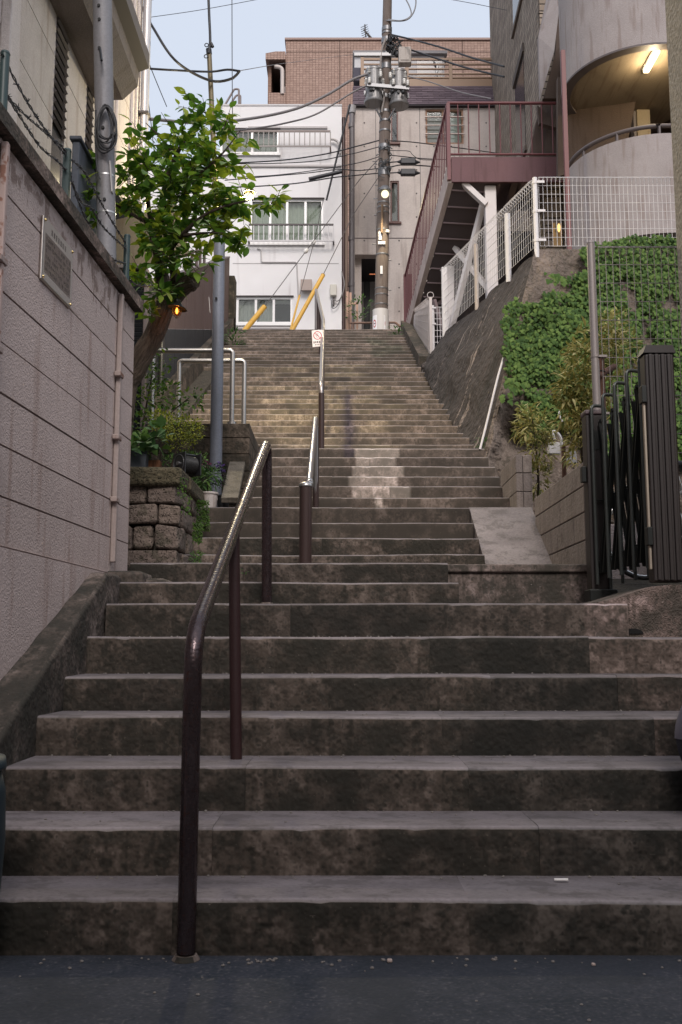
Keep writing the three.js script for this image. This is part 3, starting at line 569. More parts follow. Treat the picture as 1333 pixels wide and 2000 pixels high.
// leaves given as {m: Matrix4, k: variant}; the nearest ones become leaves of their own, the rest one mass per variant
function foliage(parent, list, geo, mats, single, origin, name = 'leaf', mass = 'foliage') {
  list.sort((a, b) => b.near - a.near);
  list.slice(0, single).forEach(l => { const o = new THREE.Mesh(geo, mats[l.k]); o.name = name; o.castShadow = o.receiveShadow = true; l.m.clone().premultiply(new THREE.Matrix4().makeTranslation(-origin.x, -origin.y, -origin.z)).decompose(o.position, o.quaternion, o.scale); parent.add(o); });
  const rest = list.slice(single); const gp = geo.attributes.position, gn = geo.attributes.normal, gu = geo.attributes.uv, gi = geo.index.array, nv = gp.count;
  mats.forEach((mat, k) => {
    const L = rest.filter(l => l.k === k); if (!L.length) return;
    const pos = new Float32Array(L.length * nv * 3), nor = new Float32Array(L.length * nv * 3), uv = new Float32Array(L.length * nv * 2), idx = new Uint32Array(L.length * gi.length), a = V(0, 0, 0), nm = new THREE.Matrix3();
    L.forEach((l, i) => { nm.getNormalMatrix(l.m); for (let v = 0; v < nv; v++) { a.fromBufferAttribute(gp, v).applyMatrix4(l.m).sub(origin); pos.set([a.x, a.y, a.z], (i * nv + v) * 3); a.fromBufferAttribute(gn, v).applyMatrix3(nm).normalize(); nor.set([a.x, a.y, a.z], (i * nv + v) * 3); uv.set([gu.getX(v), gu.getY(v)], (i * nv + v) * 2); } for (let q = 0; q < gi.length; q++) idx[i * gi.length + q] = gi[q] + i * nv; });
    const g = new THREE.BufferGeometry(); g.setAttribute('position', new THREE.BufferAttribute(pos, 3)); g.setAttribute('normal', new THREE.BufferAttribute(nor, 3)); g.setAttribute('uv', new THREE.BufferAttribute(uv, 2)); g.setIndex(new THREE.BufferAttribute(idx, 1));
    stuff(part(parent, mass, g, mat));
  });
}
function taper(pts, radii, seg, rad, rough = 0) {
  const c = new THREE.CatmullRomCurve3(pts), pos = [], idx = [], uv = []; let up = V(0.3, 0.1, 1);
  for (let i = 0; i <= seg; i++) { const t = i / seg, p = c.getPoint(t), d = c.getTangent(t), x = up.clone().sub(d.clone().multiplyScalar(up.dot(d))).normalize(), y = d.clone().cross(x); up = x;
    const f = t * (radii.length - 1), j = Math.min(radii.length - 2, Math.floor(f)), r = radii[j] + (radii[j + 1] - radii[j]) * (f - j);
    for (let k = 0; k <= rad; k++) { const a = k / rad * 2 * Math.PI, q = r * (1 + rough * (fbm((k % rad) * 0.7 + 3, i * 0.5, 4096, 4096, 2, 5) - 0.5)); pos.push(...p.clone().addScaledVector(x, Math.cos(a) * q).addScaledVector(y, Math.sin(a) * q).toArray()); uv.push(k / rad * 0.6, t * c.getLength()); } }
  for (let i = 0; i < seg; i++) for (let k = 0; k < rad; k++) { const a = i * (rad + 1) + k, b = a + rad + 1; idx.push(a, a + 1, b, a + 1, b + 1, b); }
  for (const [row, s] of [[0, 1], [seg, -1]]) { const c0 = pos.length / 3, p = c.getPoint(row / seg); pos.push(p.x, p.y, p.z); uv.push(0, 0); for (let k = 0; k < rad; k++) { const a = row * (rad + 1) + k; s > 0 ? idx.push(c0, a + 1, a) : idx.push(c0, a, a + 1); } }
  const g = new THREE.BufferGeometry(); g.setAttribute('position', new THREE.Float32BufferAttribute(pos, 3)); g.setAttribute('uv', new THREE.Float32BufferAttribute(uv, 2)); g.setIndex(idx); g.computeVertexNormals(); return g.toNonIndexed();
}
const barkMap = texture(512, 512, (u, v) => mixc([0.05, 0.036, 0.026], [0.20, 0.15, 0.115], fbm(u * 20, v * 6, 20, 6, 5, 2)), true, [0.3, 0.5]);
const barkBump = texture(512, 512, (u, v) => fbm(u * 26, v * 7, 26, 7, 5, 2), false, [0.3, 0.5]);
const bark = M({ map: barkMap, bumpMap: barkBump, bumpScale: 0.03, roughness: 0.95 });
const bark2 = M({ color: C(0.7, 0.65, 0.6), map: barkMap, bumpMap: barkBump, bumpScale: 0.02, roughness: 0.95 });
const lerpZ = (x, y, z) => at(x, y, z);

// ------------------------------------------------------------------ the leafy tree on the left
{
  seed = 4242;
  const base = at(225, 820, 7.55); base.y = 2.0;
  const t = thing('broadleaf_tree', 'leafy green tree leaning out over the left side of the steps from a curved trunk', 'tree', [base.x, base.y, base.z]);
  const tr = lpart(t, 'trunk', merge([
    taper([base, at(245, 755, 7.5), at(268, 715, 7.45), at(300, 655, 7.4), at(320, 605, 7.35), at(326, 575, 7.35)], [0.115, 0.10, 0.088, 0.081, 0.076, 0.072], 30, 18, 0.25),
    taper([at(324, 582, 7.35), at(317, 540, 7.35), at(312, 500, 7.33), at(303, 465, 7.3), at(306, 440, 7.3)], [0.075, 0.055, 0.048, 0.044, 0.04], 16, 12, 0.25),
    taper([at(326, 580, 7.35), at(345, 572, 7.28), at(365, 556, 7.2), at(381, 548, 7.15)], [0.078, 0.072, 0.07, 0.062], 14, 14, 0.5)]), bark);
  const limb = (pts, r) => lpart(t, 'limb', taper(pts.map(q => at(...q)), r, 14, 8, 0.2), bark2);
  limb([[306, 445, 7.3], [316, 420, 7.25], [320, 380, 7.15], [333, 330, 7.1], [360, 275, 7.1], [385, 235, 7.05], [392, 200, 7.05]], [0.04, 0.03, 0.024, 0.02, 0.014, 0.008, 0.004]);
  limb([[305, 450, 7.3], [293, 420, 7.3], [288, 385, 7.35], [270, 340, 7.4], [248, 315, 7.4]], [0.035, 0.02, 0.017, 0.01, 0.004]);
  limb([[345, 575, 7.28], [338, 520, 7.2], [333, 480, 7.15], [322, 455, 7.1], [318, 430, 7.0]], [0.04, 0.026, 0.022, 0.018, 0.012]);
  limb([[333, 485, 7.15], [360, 455, 7.0], [400, 420, 6.9], [450, 400, 6.85], [520, 385, 6.8]], [0.024, 0.018, 0.013, 0.009, 0.004]);
  limb([[326, 370, 7.15], [380, 345, 7.0], [430, 305, 7.0], [470, 255, 7.0]], [0.02, 0.012, 0.008, 0.003]);
  limb([[300, 440, 7.3], [270, 425, 7.2], [215, 395, 7.1], [165, 380, 7.0]], [0.02, 0.014, 0.008, 0.003]);
  limb([[340, 300, 7.1], [310, 265, 7.1], [285, 240, 7.1]], [0.014, 0.008, 0.003]);
  limb([[360, 460, 7.0], [400, 455, 6.9], [440, 455, 6.85]], [0.014, 0.008, 0.003]);
  const geo = leafGeo(1, 0.52, 0.22, 0.2, 4, 0.9);
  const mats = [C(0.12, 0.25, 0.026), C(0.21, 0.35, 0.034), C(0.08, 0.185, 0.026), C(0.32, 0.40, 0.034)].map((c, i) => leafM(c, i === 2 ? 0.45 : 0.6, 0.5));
  const list = [], twigs = [];
  const clusters = [[402, 215, 58, 42, 60], [440, 250, 42, 30, 36], [350, 262, 62, 42, 78], [425, 300, 66, 48, 105], [290, 262, 38, 26, 26], [300, 325, 74, 50, 110], [245, 335, 46, 34, 46], [250, 385, 46, 40, 62], [345, 380, 85, 58, 175], [420, 380, 70, 55, 120], [470, 395, 46, 36, 56], [525, 392, 42, 22, 40], [425, 440, 66, 44, 100], [455, 470, 34, 20, 26], [345, 450, 62, 50, 105], [290, 455, 44, 50, 70], [345, 505, 62, 40, 62], [285, 530, 34, 34, 40], [325, 565, 50, 30, 40], [300, 605, 34, 16, 16], [172, 380, 30, 26, 20], [180, 415, 26, 20, 14], [483, 262, 14, 18, 8], [178, 305, 20, 18, 9], [168, 345, 16, 14, 6], [395, 520, 32, 22, 22], [370, 330, 70, 40, 90]];
  for (let [cx, cy, rx, ry, n] of clusters) {
    const Zc = cx < 230 ? 6.4 : 7.05 + (cx < 300 ? 0.18 : cx > 470 ? -0.2 : 0), c = at(cx, cy, Zc), k = Zc / FOC, RX = rx * k, RY = ry * k, RZ = Math.min(0.5, (RX + RY) * 0.9);
    n *= 1.3; const nt = Math.max(2, Math.round(n / 7));
    for (let i = 0; i < nt; i++) {
      const u = V(rr(-1, 1), rr(-1, 1), rr(-1, 1)); if (u.length() > 1) u.normalize();
      const end = c.clone().add(V(u.x * RX, u.y * RY, u.z * RZ)), start = c.clone().lerp(end, 0.15).add(V(rr(-0.04, 0.04), rr(-0.08, -0.01), rr(-0.05, 0.05)));
      const dir = end.clone().sub(start); if (dir.length() < 0.08) dir.setLength(0.08);
      twigs.push(rod(start, end, 0.0035, 0.0018, 5));
      const m = Math.round(n / nt);
      for (let j = 0; j < m; j++) {
        const f = (j + 0.7) / m, p = start.clone().lerp(end, f), out = dir.clone().normalize(), side = V(rr(-1, 1), rr(-0.55, 0.35), rr(-1, 1)).normalize();
        const d = out.multiplyScalar(0.5).add(side).normalize(), up = V(rr(-0.6, 0.6), 1, rr(-0.6, 0.6));
        { const q = p.clone().addScaledVector(d, 0.05), tt = q.y - EYE, Zq = -q.z, el = Math.atan2(tt, Zq) - PITCH, ty = 1000 - FOC * Math.tan(el), tq = Zq / (CP - Math.tan(el) * SP), tx = 666.5 + q.x / tq * FOC; if (Math.hypot(tx - 487, ty - 384) < 15) continue; }
        const s = rr(0.066, 0.118);
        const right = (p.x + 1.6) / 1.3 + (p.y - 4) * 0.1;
        const kk = rnd() < Math.min(0.6, Math.max(0.16, right - 0.2)) ? 3 : Math.floor(rr(0, 3));  // more bright yellow leaves on the lamp side: its glow put into leaf colour
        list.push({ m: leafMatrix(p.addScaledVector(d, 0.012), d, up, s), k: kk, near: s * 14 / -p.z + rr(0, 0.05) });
      }
    }
  }
  lpart(t, 'twigs', merge(twigs), bark2);
  const crown = new THREE.Group(); crown.name = 'crown'; t.add(crown);
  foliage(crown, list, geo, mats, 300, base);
}
// caged bulb lamp hanging from the pruned limb
{
  const p = at(346, 604, 7.12), t = thing('hanging_lamp', 'small caged bulb lamp glowing orange under the pruned limb of the tree', 'lamp', [p.x, p.y, p.z]);
  const k = 7.12 / FOC, black = M({ color: C(0.02, 0.022, 0.022), roughness: 0.45, metalness: 0.5 });
  const lathe = q => uvm(new THREE.LatheGeometry(q.map(a => new THREE.Vector2(a[0] * k, a[1] * k)), 20));
  part(t, 'socket', lathe([[0, 22], [5, 22], [7, 18], [7, 10], [0, 10]]), black);
  part(t, 'lamp_shade', lathe([[6, 14], [9, 10], [20, 3], [21, 1.5], [19, 1.5], [7, 9]]).rotateZ(-0.18), black);
  part(t, 'hook', pipe([V(0, 22 * k, 0), V(0, 30 * k, 0), V(6 * k, 34 * k, 0)], 0.004, 0.008, 6), black);
  part(t, 'lamp_bulb', lathe([[0, 7], [4, 6], [7, -1], [7.5, -6], [5, -12], [0, -14]]), new THREE.MeshPhysicalMaterial({ color: C(1, 0.55, 0.2), transmission: 1, thickness: 0, roughness: 0.05 }));
  part(t, 'filament', lathe([[0, 3], [1.6, 2], [2.4, -4], [1.6, -9], [0, -9.5]]), new THREE.MeshStandardMaterial({ color: 0x201008, emissive: C(1, 0.55, 0.16), emissiveIntensity: 7 }));
  const cage = []; for (let i = 0; i < 7; i++) { const a = i / 7 * 2 * Math.PI, f = (r, y) => V(Math.cos(a) * r * k, y * k, Math.sin(a) * r * k); cage.push(tube([f(7, 9), f(9.5, 0), f(9, -9), f(4, -17), f(1, -19)], 0.0016, 12, 4)); }
  for (const [r, y] of [[9.6, -2], [8.4, -11]]) cage.push(uvm(new THREE.TorusGeometry(r * k, 0.0016, 4, 24).rotateX(Math.PI / 2).translate(0, y * k, 0)));
  part(t, 'cage', merge(cage), black);
  const l = new THREE.PointLight(new THREE.Color(1, 0.5, 0.17), 0.05, 0, 2); l.position.set(0, -4 * k, 0.02); l.shadow.radius = 0.6; l.castShadow = true; t.add(l);
}

// ------------------------------------------------------------------ rough stone planter below the tree
function stoneGeo(x0, x1, y0, y1, z0, z1, amp, bev = 0.025, sd = 0) {
  const w = Math.abs(x1 - x0), h = Math.abs(y1 - y0), d = Math.abs(z1 - z0), g = new RoundedBoxGeometry(w, h, d, 5, Math.min(bev, w / 2.2, h / 2.2, d / 2.2));
  const p = g.attributes.position, cx = (x0 + x1) / 2, cy = (y0 + y1) / 2, cz = (z0 + z1) / 2;
  for (let i = 0; i < p.count; i++) { const x = p.getX(i), y = p.getY(i), z = p.getZ(i), n = (q, o) => fbm(q[0] * 9 + sd, q[1] * 9 + o, 4096, 4096, 3, o) - 0.5;
    p.setXYZ(i, cx + x + amp * n([y + sd, z + x * 0.4], 1), cy + y + amp * 0.6 * n([x + sd, z + y * 0.4], 2), cz + z + amp * n([x + sd, y + z * 0.4], 3)); }
  g.computeVertexNormals(); return uvm(g, [sd * 0.37, sd * 0.21]);
}
const tuffMap = texture(1024, 1024, (u, v) => { const a = fbm(u * 8, v * 8, 8, 8, 4, 1), f = fbm(u * 60, v * 60, 60, 60, 3, 3), h = vn(u * 96, v * 96, 96, 96); let c = mixc([0.16, 0.125, 0.105], [0.36, 0.29, 0.255], a * 0.6 + f * 0.5); if (h > 0.74) c = mixc(c, [0.10, 0.078, 0.062], sst(0.74, 0.95, h) * 0.8); c = mixc(c, [0.055, 0.058, 0.032], sst(0.5, 0.66, fbm(u * 14, v * 14, 14, 14, 4, 9)) * 0.55); return c; }, true, [0.8, 0.8]);
const tuffBump = texture(512, 512, (u, v) => { const h = vn(u * 96, v * 96, 96, 96); return 0.5 * fbm(u * 40, v * 40, 40, 40, 3, 3) + 0.5 * (1 - sst(0.72, 0.9, h)); }, false, [0.8, 0.8]);
const mossMap = texture(512, 512, (u, v) => mixc([0.022, 0.024, 0.014], [0.12, 0.105, 0.075], fbm(u * 24, v * 24, 24, 24, 5, 4)), true, [0.5, 0.5]);
{
  seed = 77;
  const t = thing('stone_planter', 'low planter wall of rough stone blocks with a mossy cap beside the white flower pot', 'planter wall', [-1.4, 1.42, -7.35]);
  const sm = [0, 1, 2].map(k => M({ color: C(0.78 - 0.1 * k, 0.76 - 0.1 * k, 0.72 - 0.09 * k), map: tuffMap, bumpMap: tuffBump, bumpScale: 0.025, roughness: 1 }));
  lpart(t, 'core', box(-1.85, -1.24, 1.40, 2.03, -7.03, -7.9), M({ color: C(0.05, 0.042, 0.034), roughness: 1 }));
  const rows = [[1.44, 1.60], [1.605, 1.78], [1.785, 1.93], [1.93, 2.075]];
  rows.forEach(([y0, y1], r) => {
    const cuts = [[-1.9, -1.62, -1.17], [-1.9, -1.5, -1.35, -1.17], [-1.9, -1.68, -1.32, -1.165], [-1.9, -1.40, -1.17]][r];
    for (let i = 0; i + 1 < cuts.length; i++) lpart(t, 'stone', stoneGeo(cuts[i] + 0.003, cuts[i + 1] - 0.003, y0 + 0.002, y1 - 0.002, -6.93 + rr(-0.02, 0.015), -7.1, 0.06, 0.022, rr(0, 50)), sm[Math.floor(rr(0, 3))]);
    const zc = [[7.11, 7.5, 7.95], [7.11, 7.38, 7.95], [7.11, 7.62, 7.95], [7.11, 7.45, 7.95]][r];
    for (let i = 0; i + 1 < zc.length; i++) { const xo = (zc[i] - 7.0) * 0.022; lpart(t, 'stone', stoneGeo(-1.35, -1.165 + xo + rr(-0.012, 0.012), y0 + 0.005, y1 - 0.004, -zc[i] - 0.006, -zc[i + 1] + 0.006, 0.06, 0.022, rr(0, 50)), sm[Math.floor(rr(0, 3))]); }
  });
  const capM = M({ color: C(1.25, 1.15, 1.0), map: mossMap, bumpMap: tuffBump, bumpScale: 0.03, roughness: 1 });
  lpart(t, 'cap_stone', stoneGeo(-1.9, -1.145, 2.06, 2.20, -6.87, -7.22, 0.04, 0.035, 3), capM);
  lpart(t, 'cap_stone', stoneGeo(-1.34, -1.125, 2.06, 2.195, -7.225, -7.98, 0.045, 0.035, 13), capM);
  lpart(t, 'soil', box(-1.85, -1.33, 2.0, 2.15, -7.15, -7.95), soil);
  // moss and small ferns on the outer corner
  const g = leafGeo(1, 0.5, 0.2, 0.4, 2), list = [], mm = [leafM(C(0.045, 0.10, 0.014), 0.3, 0.8), leafM(C(0.08, 0.155, 0.02), 0.35, 0.8)];
  for (const [px, py, Z, n, s] of [[392, 1000, 7.6, 420, 15], [382, 1040, 7.35, 300, 12], [398, 1020, 7.7, 160, 10], [383, 1090, 7.1, 60, 10], [352, 950, 6.9, 50, 12], [360, 985, 6.95, 60, 12]]) for (let i = 0; i < n; i++) { const c = at(px + rr(-1, 1) * s * 0.8, py + rr(-1, 1) * s * 1.6, Z); c.x += 0.01; const d = V(rr(0, 1), rr(-1, 0.3), rr(-0.2, 1)); list.push({ m: leafMatrix(c, d, V(rr(-1, 1), 1, rr(0, 1)), rr(0.012, 0.03)), k: i & 1, near: 0 }); }
  foliage(t, list, g, mm, 0, V(-1.4, 1.42, -7.35), 'leaf', 'moss');
}
// planting on and behind the planter
const greens = { dark: [leafM(C(0.045, 0.11, 0.02), 0.35, 0.4), leafM(C(0.085, 0.175, 0.025), 0.4, 0.4), leafM(C(0.15, 0.24, 0.03), 0.45, 0.45)], lime: [leafM(C(0.22, 0.26, 0.018), 0.4, 0.7), leafM(C(0.32, 0.34, 0.024), 0.45, 0.7), leafM(C(0.09, 0.125, 0.014), 0.35, 0.7)], hosta: [leafM(C(0.09, 0.19, 0.05), 0.4, 0.5), leafM(C(0.13, 0.24, 0.05), 0.45, 0.5), leafM(C(0.06, 0.14, 0.045), 0.4, 0.5)] };
function bush(name, label, base, geo, mats, blobs, size, singles, stems, Zc) {
  const t = thing(name, label, 'plant', [base.x, base.y, base.z]); const list = [], sg = [];
  for (const [px, py, rx, ry, n, Z] of blobs) { const c = at(px, py, Z), k = Z / FOC, RX = rx * k, RY = ry * k, RZ = Math.min(RX, 0.3) + 0.02;
    for (let i = 0; i < n; i++) { const u = V(rr(-1, 1), rr(-1, 1), rr(-1, 1)); if (u.length() > 1) u.normalize(); u.multiplyScalar(0.45 + 0.55 * Math.pow(rnd(), 0.5)); const p = c.clone().add(V(u.x * RX, u.y * RY, u.z * RZ)); const d = u.clone().multiplyScalar(0.9).add(V(rr(-0.8, 0.8), rr(-0.3, 0.7), rr(-0.8, 0.8))).normalize(); const s = rr(size[0], size[1]); list.push({ m: leafMatrix(p, d, V(rr(-0.7, 0.7), 1, rr(-0.5, 0.8)), s), k: Math.floor(rr(0, mats.length)), near: s * 10 / -p.z + u.z * 0.3 }); } }
  for (const s of stems) sg.push(taper(s.map(q => at(...q)), [0.014, 0.008, 0.004], 10, 6));
  if (sg.length) lpart(t, 'stem', merge(sg), bark2);
  foliage(t, list, geo, mats, singles, base); return t;
}
{
  seed = 505;
  const oval = leafGeo(1, 0.5, 0.2, 0.25, 3), round = leafGeo(1, 0.85, 0.15, 0.3, 4), small = leafGeo(1, 0.45, 0.15, 0.1, 2);
  bush('evergreen_shrub', 'dark glossy evergreen shrub growing against the tree trunk behind the planter', at(275, 900, 7.75), oval, greens.dark, [[285, 715, 26, 22, 45, 7.75], [300, 740, 42, 30, 110, 7.8], [282, 780, 52, 36, 210, 7.75], [330, 775, 34, 30, 80, 7.9], [375, 780, 32, 20, 60, 7.9], [275, 835, 36, 36, 140, 7.6], [322, 700, 18, 22, 16, 7.7], [330, 810, 40, 22, 80, 7.8]], [0.03, 0.055], 200, [[[270, 880, 7.75], [285, 800, 7.75], [300, 720, 7.75]], [[280, 880, 7.75], [320, 820, 7.8], [372, 775, 7.9]]]);
  bush('clipped_shrub', 'round yellow-green shrub with tiny leaves on a short stem above the cable reel', at(340, 912, 7.4), small, greens.lime, [[350, 838, 52, 34, 900, 7.4], [375, 840, 28, 26, 320, 7.35], [318, 825, 30, 22, 300, 7.45], [300, 812, 20, 14, 120, 7.5], [352, 865, 36, 18, 200, 7.4]], [0.016, 0.030], 120, [[[335, 915, 7.4], [343, 885, 7.4], [350, 850, 7.4]], [[314, 915, 7.4], [314, 890, 7.4], [318, 850, 7.4]]]);
  bush('broadleaf_plant', 'low plant with broad heart-shaped leaves in the slate grey trough', at(268, 880, 7.1), round, greens.hosta, [[270, 868, 34, 20, 60, 7.1], [300, 862, 24, 14, 28, 7.1], [262, 880, 26, 10, 20, 7.02], [308, 842, 18, 14, 10, 7.1]], [0.06, 0.10], 120, [[[268, 890, 7.1], [268, 880, 7.1], [270, 868, 7.1]]]);
  bush('fern', 'small pale feathery fern between the shrub and the flower pots', at(365, 910, 7.6), small, greens.hosta, [[350, 895, 26, 12, 120, 7.6], [372, 893, 20, 10, 90, 7.6], [330, 900, 16, 8, 50, 7.5], [395, 895, 14, 10, 40, 7.9]], [0.02, 0.045], 60, []);
  bush('potted_plant', 'light green rosette plant growing in the white flower pot', at(408, 955, 8.3), leafGeo(1, 0.22, 0.2, 0.5, 3), greens.hosta, [[404, 935, 24, 18, 110, 8.3], [395, 940, 20, 16, 60, 8.35], [412, 925, 18, 12, 40, 8.3]], [0.05, 0.095], 130, [[[408, 955, 8.3], [406, 945, 8.3], [404, 935, 8.3]]]);
  bush('flowering_plant', 'dark purple-leaved plant with pink and violet flowers beside the blue-grey post', at(422, 945, 8.45), oval, [leafM(C(0.03, 0.018, 0.035), 0.3, 0.5), leafM(C(0.022, 0.045, 0.016), 0.3, 0.5)], [[428, 930, 16, 22, 130, 8.45], [390, 915, 34, 12, 110, 8.5], [432, 912, 10, 8, 40, 8.4]], [0.02, 0.04], 60, []);
  const fl = thing('flowers', 'scattered small pink and violet flower heads above the purple-leaved plant', 'flowers', at(405, 912, 8.4).toArray()); const o = fl.position, fg = leafGeo(1, 0.6, -0.2, -0.3, 2);
  const pm = [leafM(C(0.32, 0.08, 0.17), 0.3, 0.8), leafM(C(0.12, 0.05, 0.28), 0.3, 0.8)];
  for (const [px, py, k] of [[383, 906, 0], [393, 910, 0], [402, 903, 0], [410, 908, 0], [392, 918, 0], [404, 915, 0], [428, 905, 1], [434, 910, 1], [424, 911, 1], [430, 918, 1], [436, 921, 1]]) { const c = at(px, py, 8.38), gs = []; for (let i = 0; i < 14; i++) { const g = fg.clone(); g.applyMatrix4(leafMatrix(c.clone().sub(o).add(V(rr(-0.014, 0.014), rr(-0.008, 0.008), rr(-0.01, 0.01))), V(rr(-1, 1), rr(-0.1, 0.9), rr(-1, 1)), V(0, 1, 0.3), rr(0.014, 0.024))); gs.push(g); } part(fl, 'flower', merge(gs), pm[k]); }
}
{
  const lathe = (p, q) => uvm(new THREE.LatheGeometry(q.map(a => new THREE.Vector2(...a)), 28).translate(p.x, p.y, p.z));
  const p = V(-1.135, 2.08, -8.28);
  const t = thing('flower_pot', 'white embossed flower pot standing on the step left of the ramp plank', 'flower pot', [p.x, p.y, p.z]);
  const wm = M({ color: C(0.62, 0.58, 0.56), roughness: 0.6, map: stuccoMap });
  lpart(t, 'body', lathe(p, [[0, 0.002], [0.06, 0.002], [0.064, 0.01], [0.074, 0.125], [0.07, 0.125], [0.06, 0.02], [0, 0.02]]), wm);
  lpart(t, 'rim', lathe(p, [[0.073, 0.122], [0.081, 0.125], [0.082, 0.14], [0.076, 0.144], [0.07, 0.14], [0.07, 0.122]]), wm);
  lpart(t, 'soil', lathe(p, [[0, 0.128], [0.071, 0.126]]), soil);
  const em = []; for (let i = 0; i < 16; i++) { const a = i / 16 * 2 * Math.PI, c = V(p.x + Math.sin(a) * 0.070, p.y + 0.085 + 0.012 * (i % 2), p.z + Math.cos(a) * 0.070); em.push(uvm(new THREE.TorusGeometry(0.009, 0.0022, 5, 12).rotateY(a).translate(c.x, c.y, c.z))); }
  lpart(t, 'relief_band', merge(em), wm);
  const q = V(-1.03, 2.08, -8.42);
  const t2 = thing('flower_pot', 'black plastic flower pot half hidden between the white pot and the ramp plank', 'flower pot', [q.x, q.y, q.z]);
  const bm = M({ color: C(0.015, 0.016, 0.018), roughness: 0.5 });
  lpart(t2, 'body', lathe(q, [[0, 0.002], [0.045, 0.002], [0.06, 0.13], [0.055, 0.13], [0.04, 0.015], [0, 0.015]]), bm); lpart(t2, 'rim', lathe(q, [[0.058, 0.122], [0.065, 0.124], [0.065, 0.138], [0.055, 0.138]]), bm);
  const a = at(230, 918, 7.12), b = at(290, 880, 7.12);
  const tr = thing('planter_trough', 'slate grey rectangular trough on the mossy planter cap next to the left wall', 'trough', [(a.x + b.x) / 2, 2.19, -7.15]);
  const gm = M({ color: C(0.055, 0.068, 0.085), roughness: 0.6, map: stuccoMap });
  lpart(tr, 'body', prism([V(a.x, 2.19, -7.06), V(b.x - 0.006, 2.19, -7.06), V(b.x, 2.325, -7.05), V(a.x, 2.325, -7.05)], V(0, 0, -0.2)), gm);
  lpart(tr, 'rim', box(a.x, b.x + 0.006, 2.326, 2.342, -7.042, -7.258, 0.004), gm);
  const c = at(301, 917, 7.2); c.y = 2.17;
  const tp = thing('wooden_pot', 'small square brown wooden pot right of the slate grey trough', 'pot', [c.x, c.y, c.z]);
  const wood = M({ color: C(0.26, 0.135, 0.065), map: barkMap.clone(), roughness: 0.8 }); wood.color.multiplyScalar(4.5);
  for (const [dx, dz, w, d] of [[-0.022, 0.045, 0.04, 0.01], [0.022, 0.045, 0.04, 0.01], [-0.022, -0.045, 0.04, 0.01], [0.022, -0.045, 0.04, 0.01], [-0.045, 0, 0.01, 0.08], [0.045, 0, 0.01, 0.08]]) lpart(tp, 'stave', box(c.x + dx - w / 2, c.x + dx + w / 2, c.y, c.y + 0.125, c.z + dz - d / 2, c.z + dz + d / 2, 0.003), wood);
  lpart(tp, 'soil', box(c.x - 0.038, c.x + 0.038, c.y, c.y + 0.105, c.z - 0.038, c.z + 0.038), soil);
}
// cable reel on the cap stone
{
  const c = at(366, 926, 7.25); c.y = 2.275;
  const t = thing('cable_reel', 'black cable reel in a boxy frame on the mossy corner of the planter', 'cable reel', [c.x, 2.185, c.z]);
  const bm = M({ color: C(0.018, 0.018, 0.02), roughness: 0.35 }), R = q => q.rotateY(0.75).translate(0, 0.092, 0), cyl = (r, h, y, s = 24) => uvm(new THREE.CylinderGeometry(r, r, h, s).rotateZ(Math.PI / 2).translate(y, 0, 0));
  part(t, 'drum', R(cyl(0.06, 0.12, 0)), M({ color: C(0.012, 0.012, 0.014), roughness: 0.6 }));
  const coils = []; for (let i = 0; i < 11; i++) coils.push(uvm(new THREE.TorusGeometry(0.062, 0.0056, 6, 28).rotateY(Math.PI / 2).translate(-0.055 + i * 0.011, 0, 0))); part(t, 'cable', R(merge(coils)), M({ color: C(0.02, 0.02, 0.02), roughness: 0.45 }));
  for (const s of [-1, 1]) { part(t, 'side_plate', R(uvm(new RoundedBoxGeometry(0.012, 0.165, 0.16, 3, 0.005).translate(s * 0.07, 0, 0))), bm); part(t, 'hub', R(cyl(0.016, 0.02, s * 0.08, 16)), M({ color: C(0.3, 0.3, 0.31), metalness: 0.8, roughness: 0.3 })); part(t, 'ring', R(uvm(new THREE.TorusGeometry(0.066, 0.004, 6, 32).rotateY(Math.PI / 2).translate(s * 0.0775, 0, 0))), M({ color: C(0.06, 0.06, 0.065), roughness: 0.3 })); }
  part(t, 'crossbar', R(uvm(new THREE.CylinderGeometry(0.009, 0.009, 0.14, 10).rotateZ(Math.PI / 2).translate(0, 0.077, 0))), bm);
  part(t, 'lead', pipe([V(-0.02, 0.02, 0.03), V(-0.10, 0.03, 0.06), V(-0.16, 0.01, 0.02)], 0.005, 0.03, 8), bm);
}
// weeds in the joints of the steps
function weed(px, py, Z, n, r, size, label, ground) {
  const c = at(px, py, Z); const t = thing('weed', label, 'weed', [c.x, ground ?? c.y - r, c.z]); const list = [], g = leafGeo(1, 0.45, 0.2, 0.4, 3), ms = [leafM(C(0.05, 0.12, 0.02), 0.4, 0.7), leafM(C(0.035, 0.085, 0.015), 0.4, 0.7)];
  for (let i = 0; i < n; i++) { const u = V(rr(-1, 1), rr(-0.8, 1), rr(-0.6, 0.6)).multiplyScalar(r); const d = V(u.x, r * 0.6 + Math.abs(u.y) * 0.5, u.z + 0.01).normalize(); list.push({ m: leafMatrix(c.clone().add(u), d, V(rr(-0.5, 0.5), 1, 0.5), rr(size * 0.6, size)), k: i & 1, near: rnd() }); }
  foliage(t, list, g, ms, Math.min(n, 40), t.position);
}
seed = 606;
weed(458, 664, 18.6, 110, 0.20, 0.10, 'leafy weed tuft at the left edge of the steps below the end pillar');
weed(775, 650, 19.9, 60, 0.14, 0.09, 'small bright weed at the right edge of the steps near their top');
weed(702, 605, 22.6, 110, 0.30, 0.13, 'small straggly shrub beside the utility pole at the top of the steps', TOP);
weed(948, 868, 10.5, 70, 0.09, 0.05, 'low weeds where the sloping retaining wall meets the steps');
weed(384, 1092, 6.95, 26, 0.04, 0.035, 'small green weed at the foot of the stone planter');
weed(478, 1118, 5.9, 12, 0.018, 0.02, 'tiny weed sprouting from a lower step just right of the handrail');
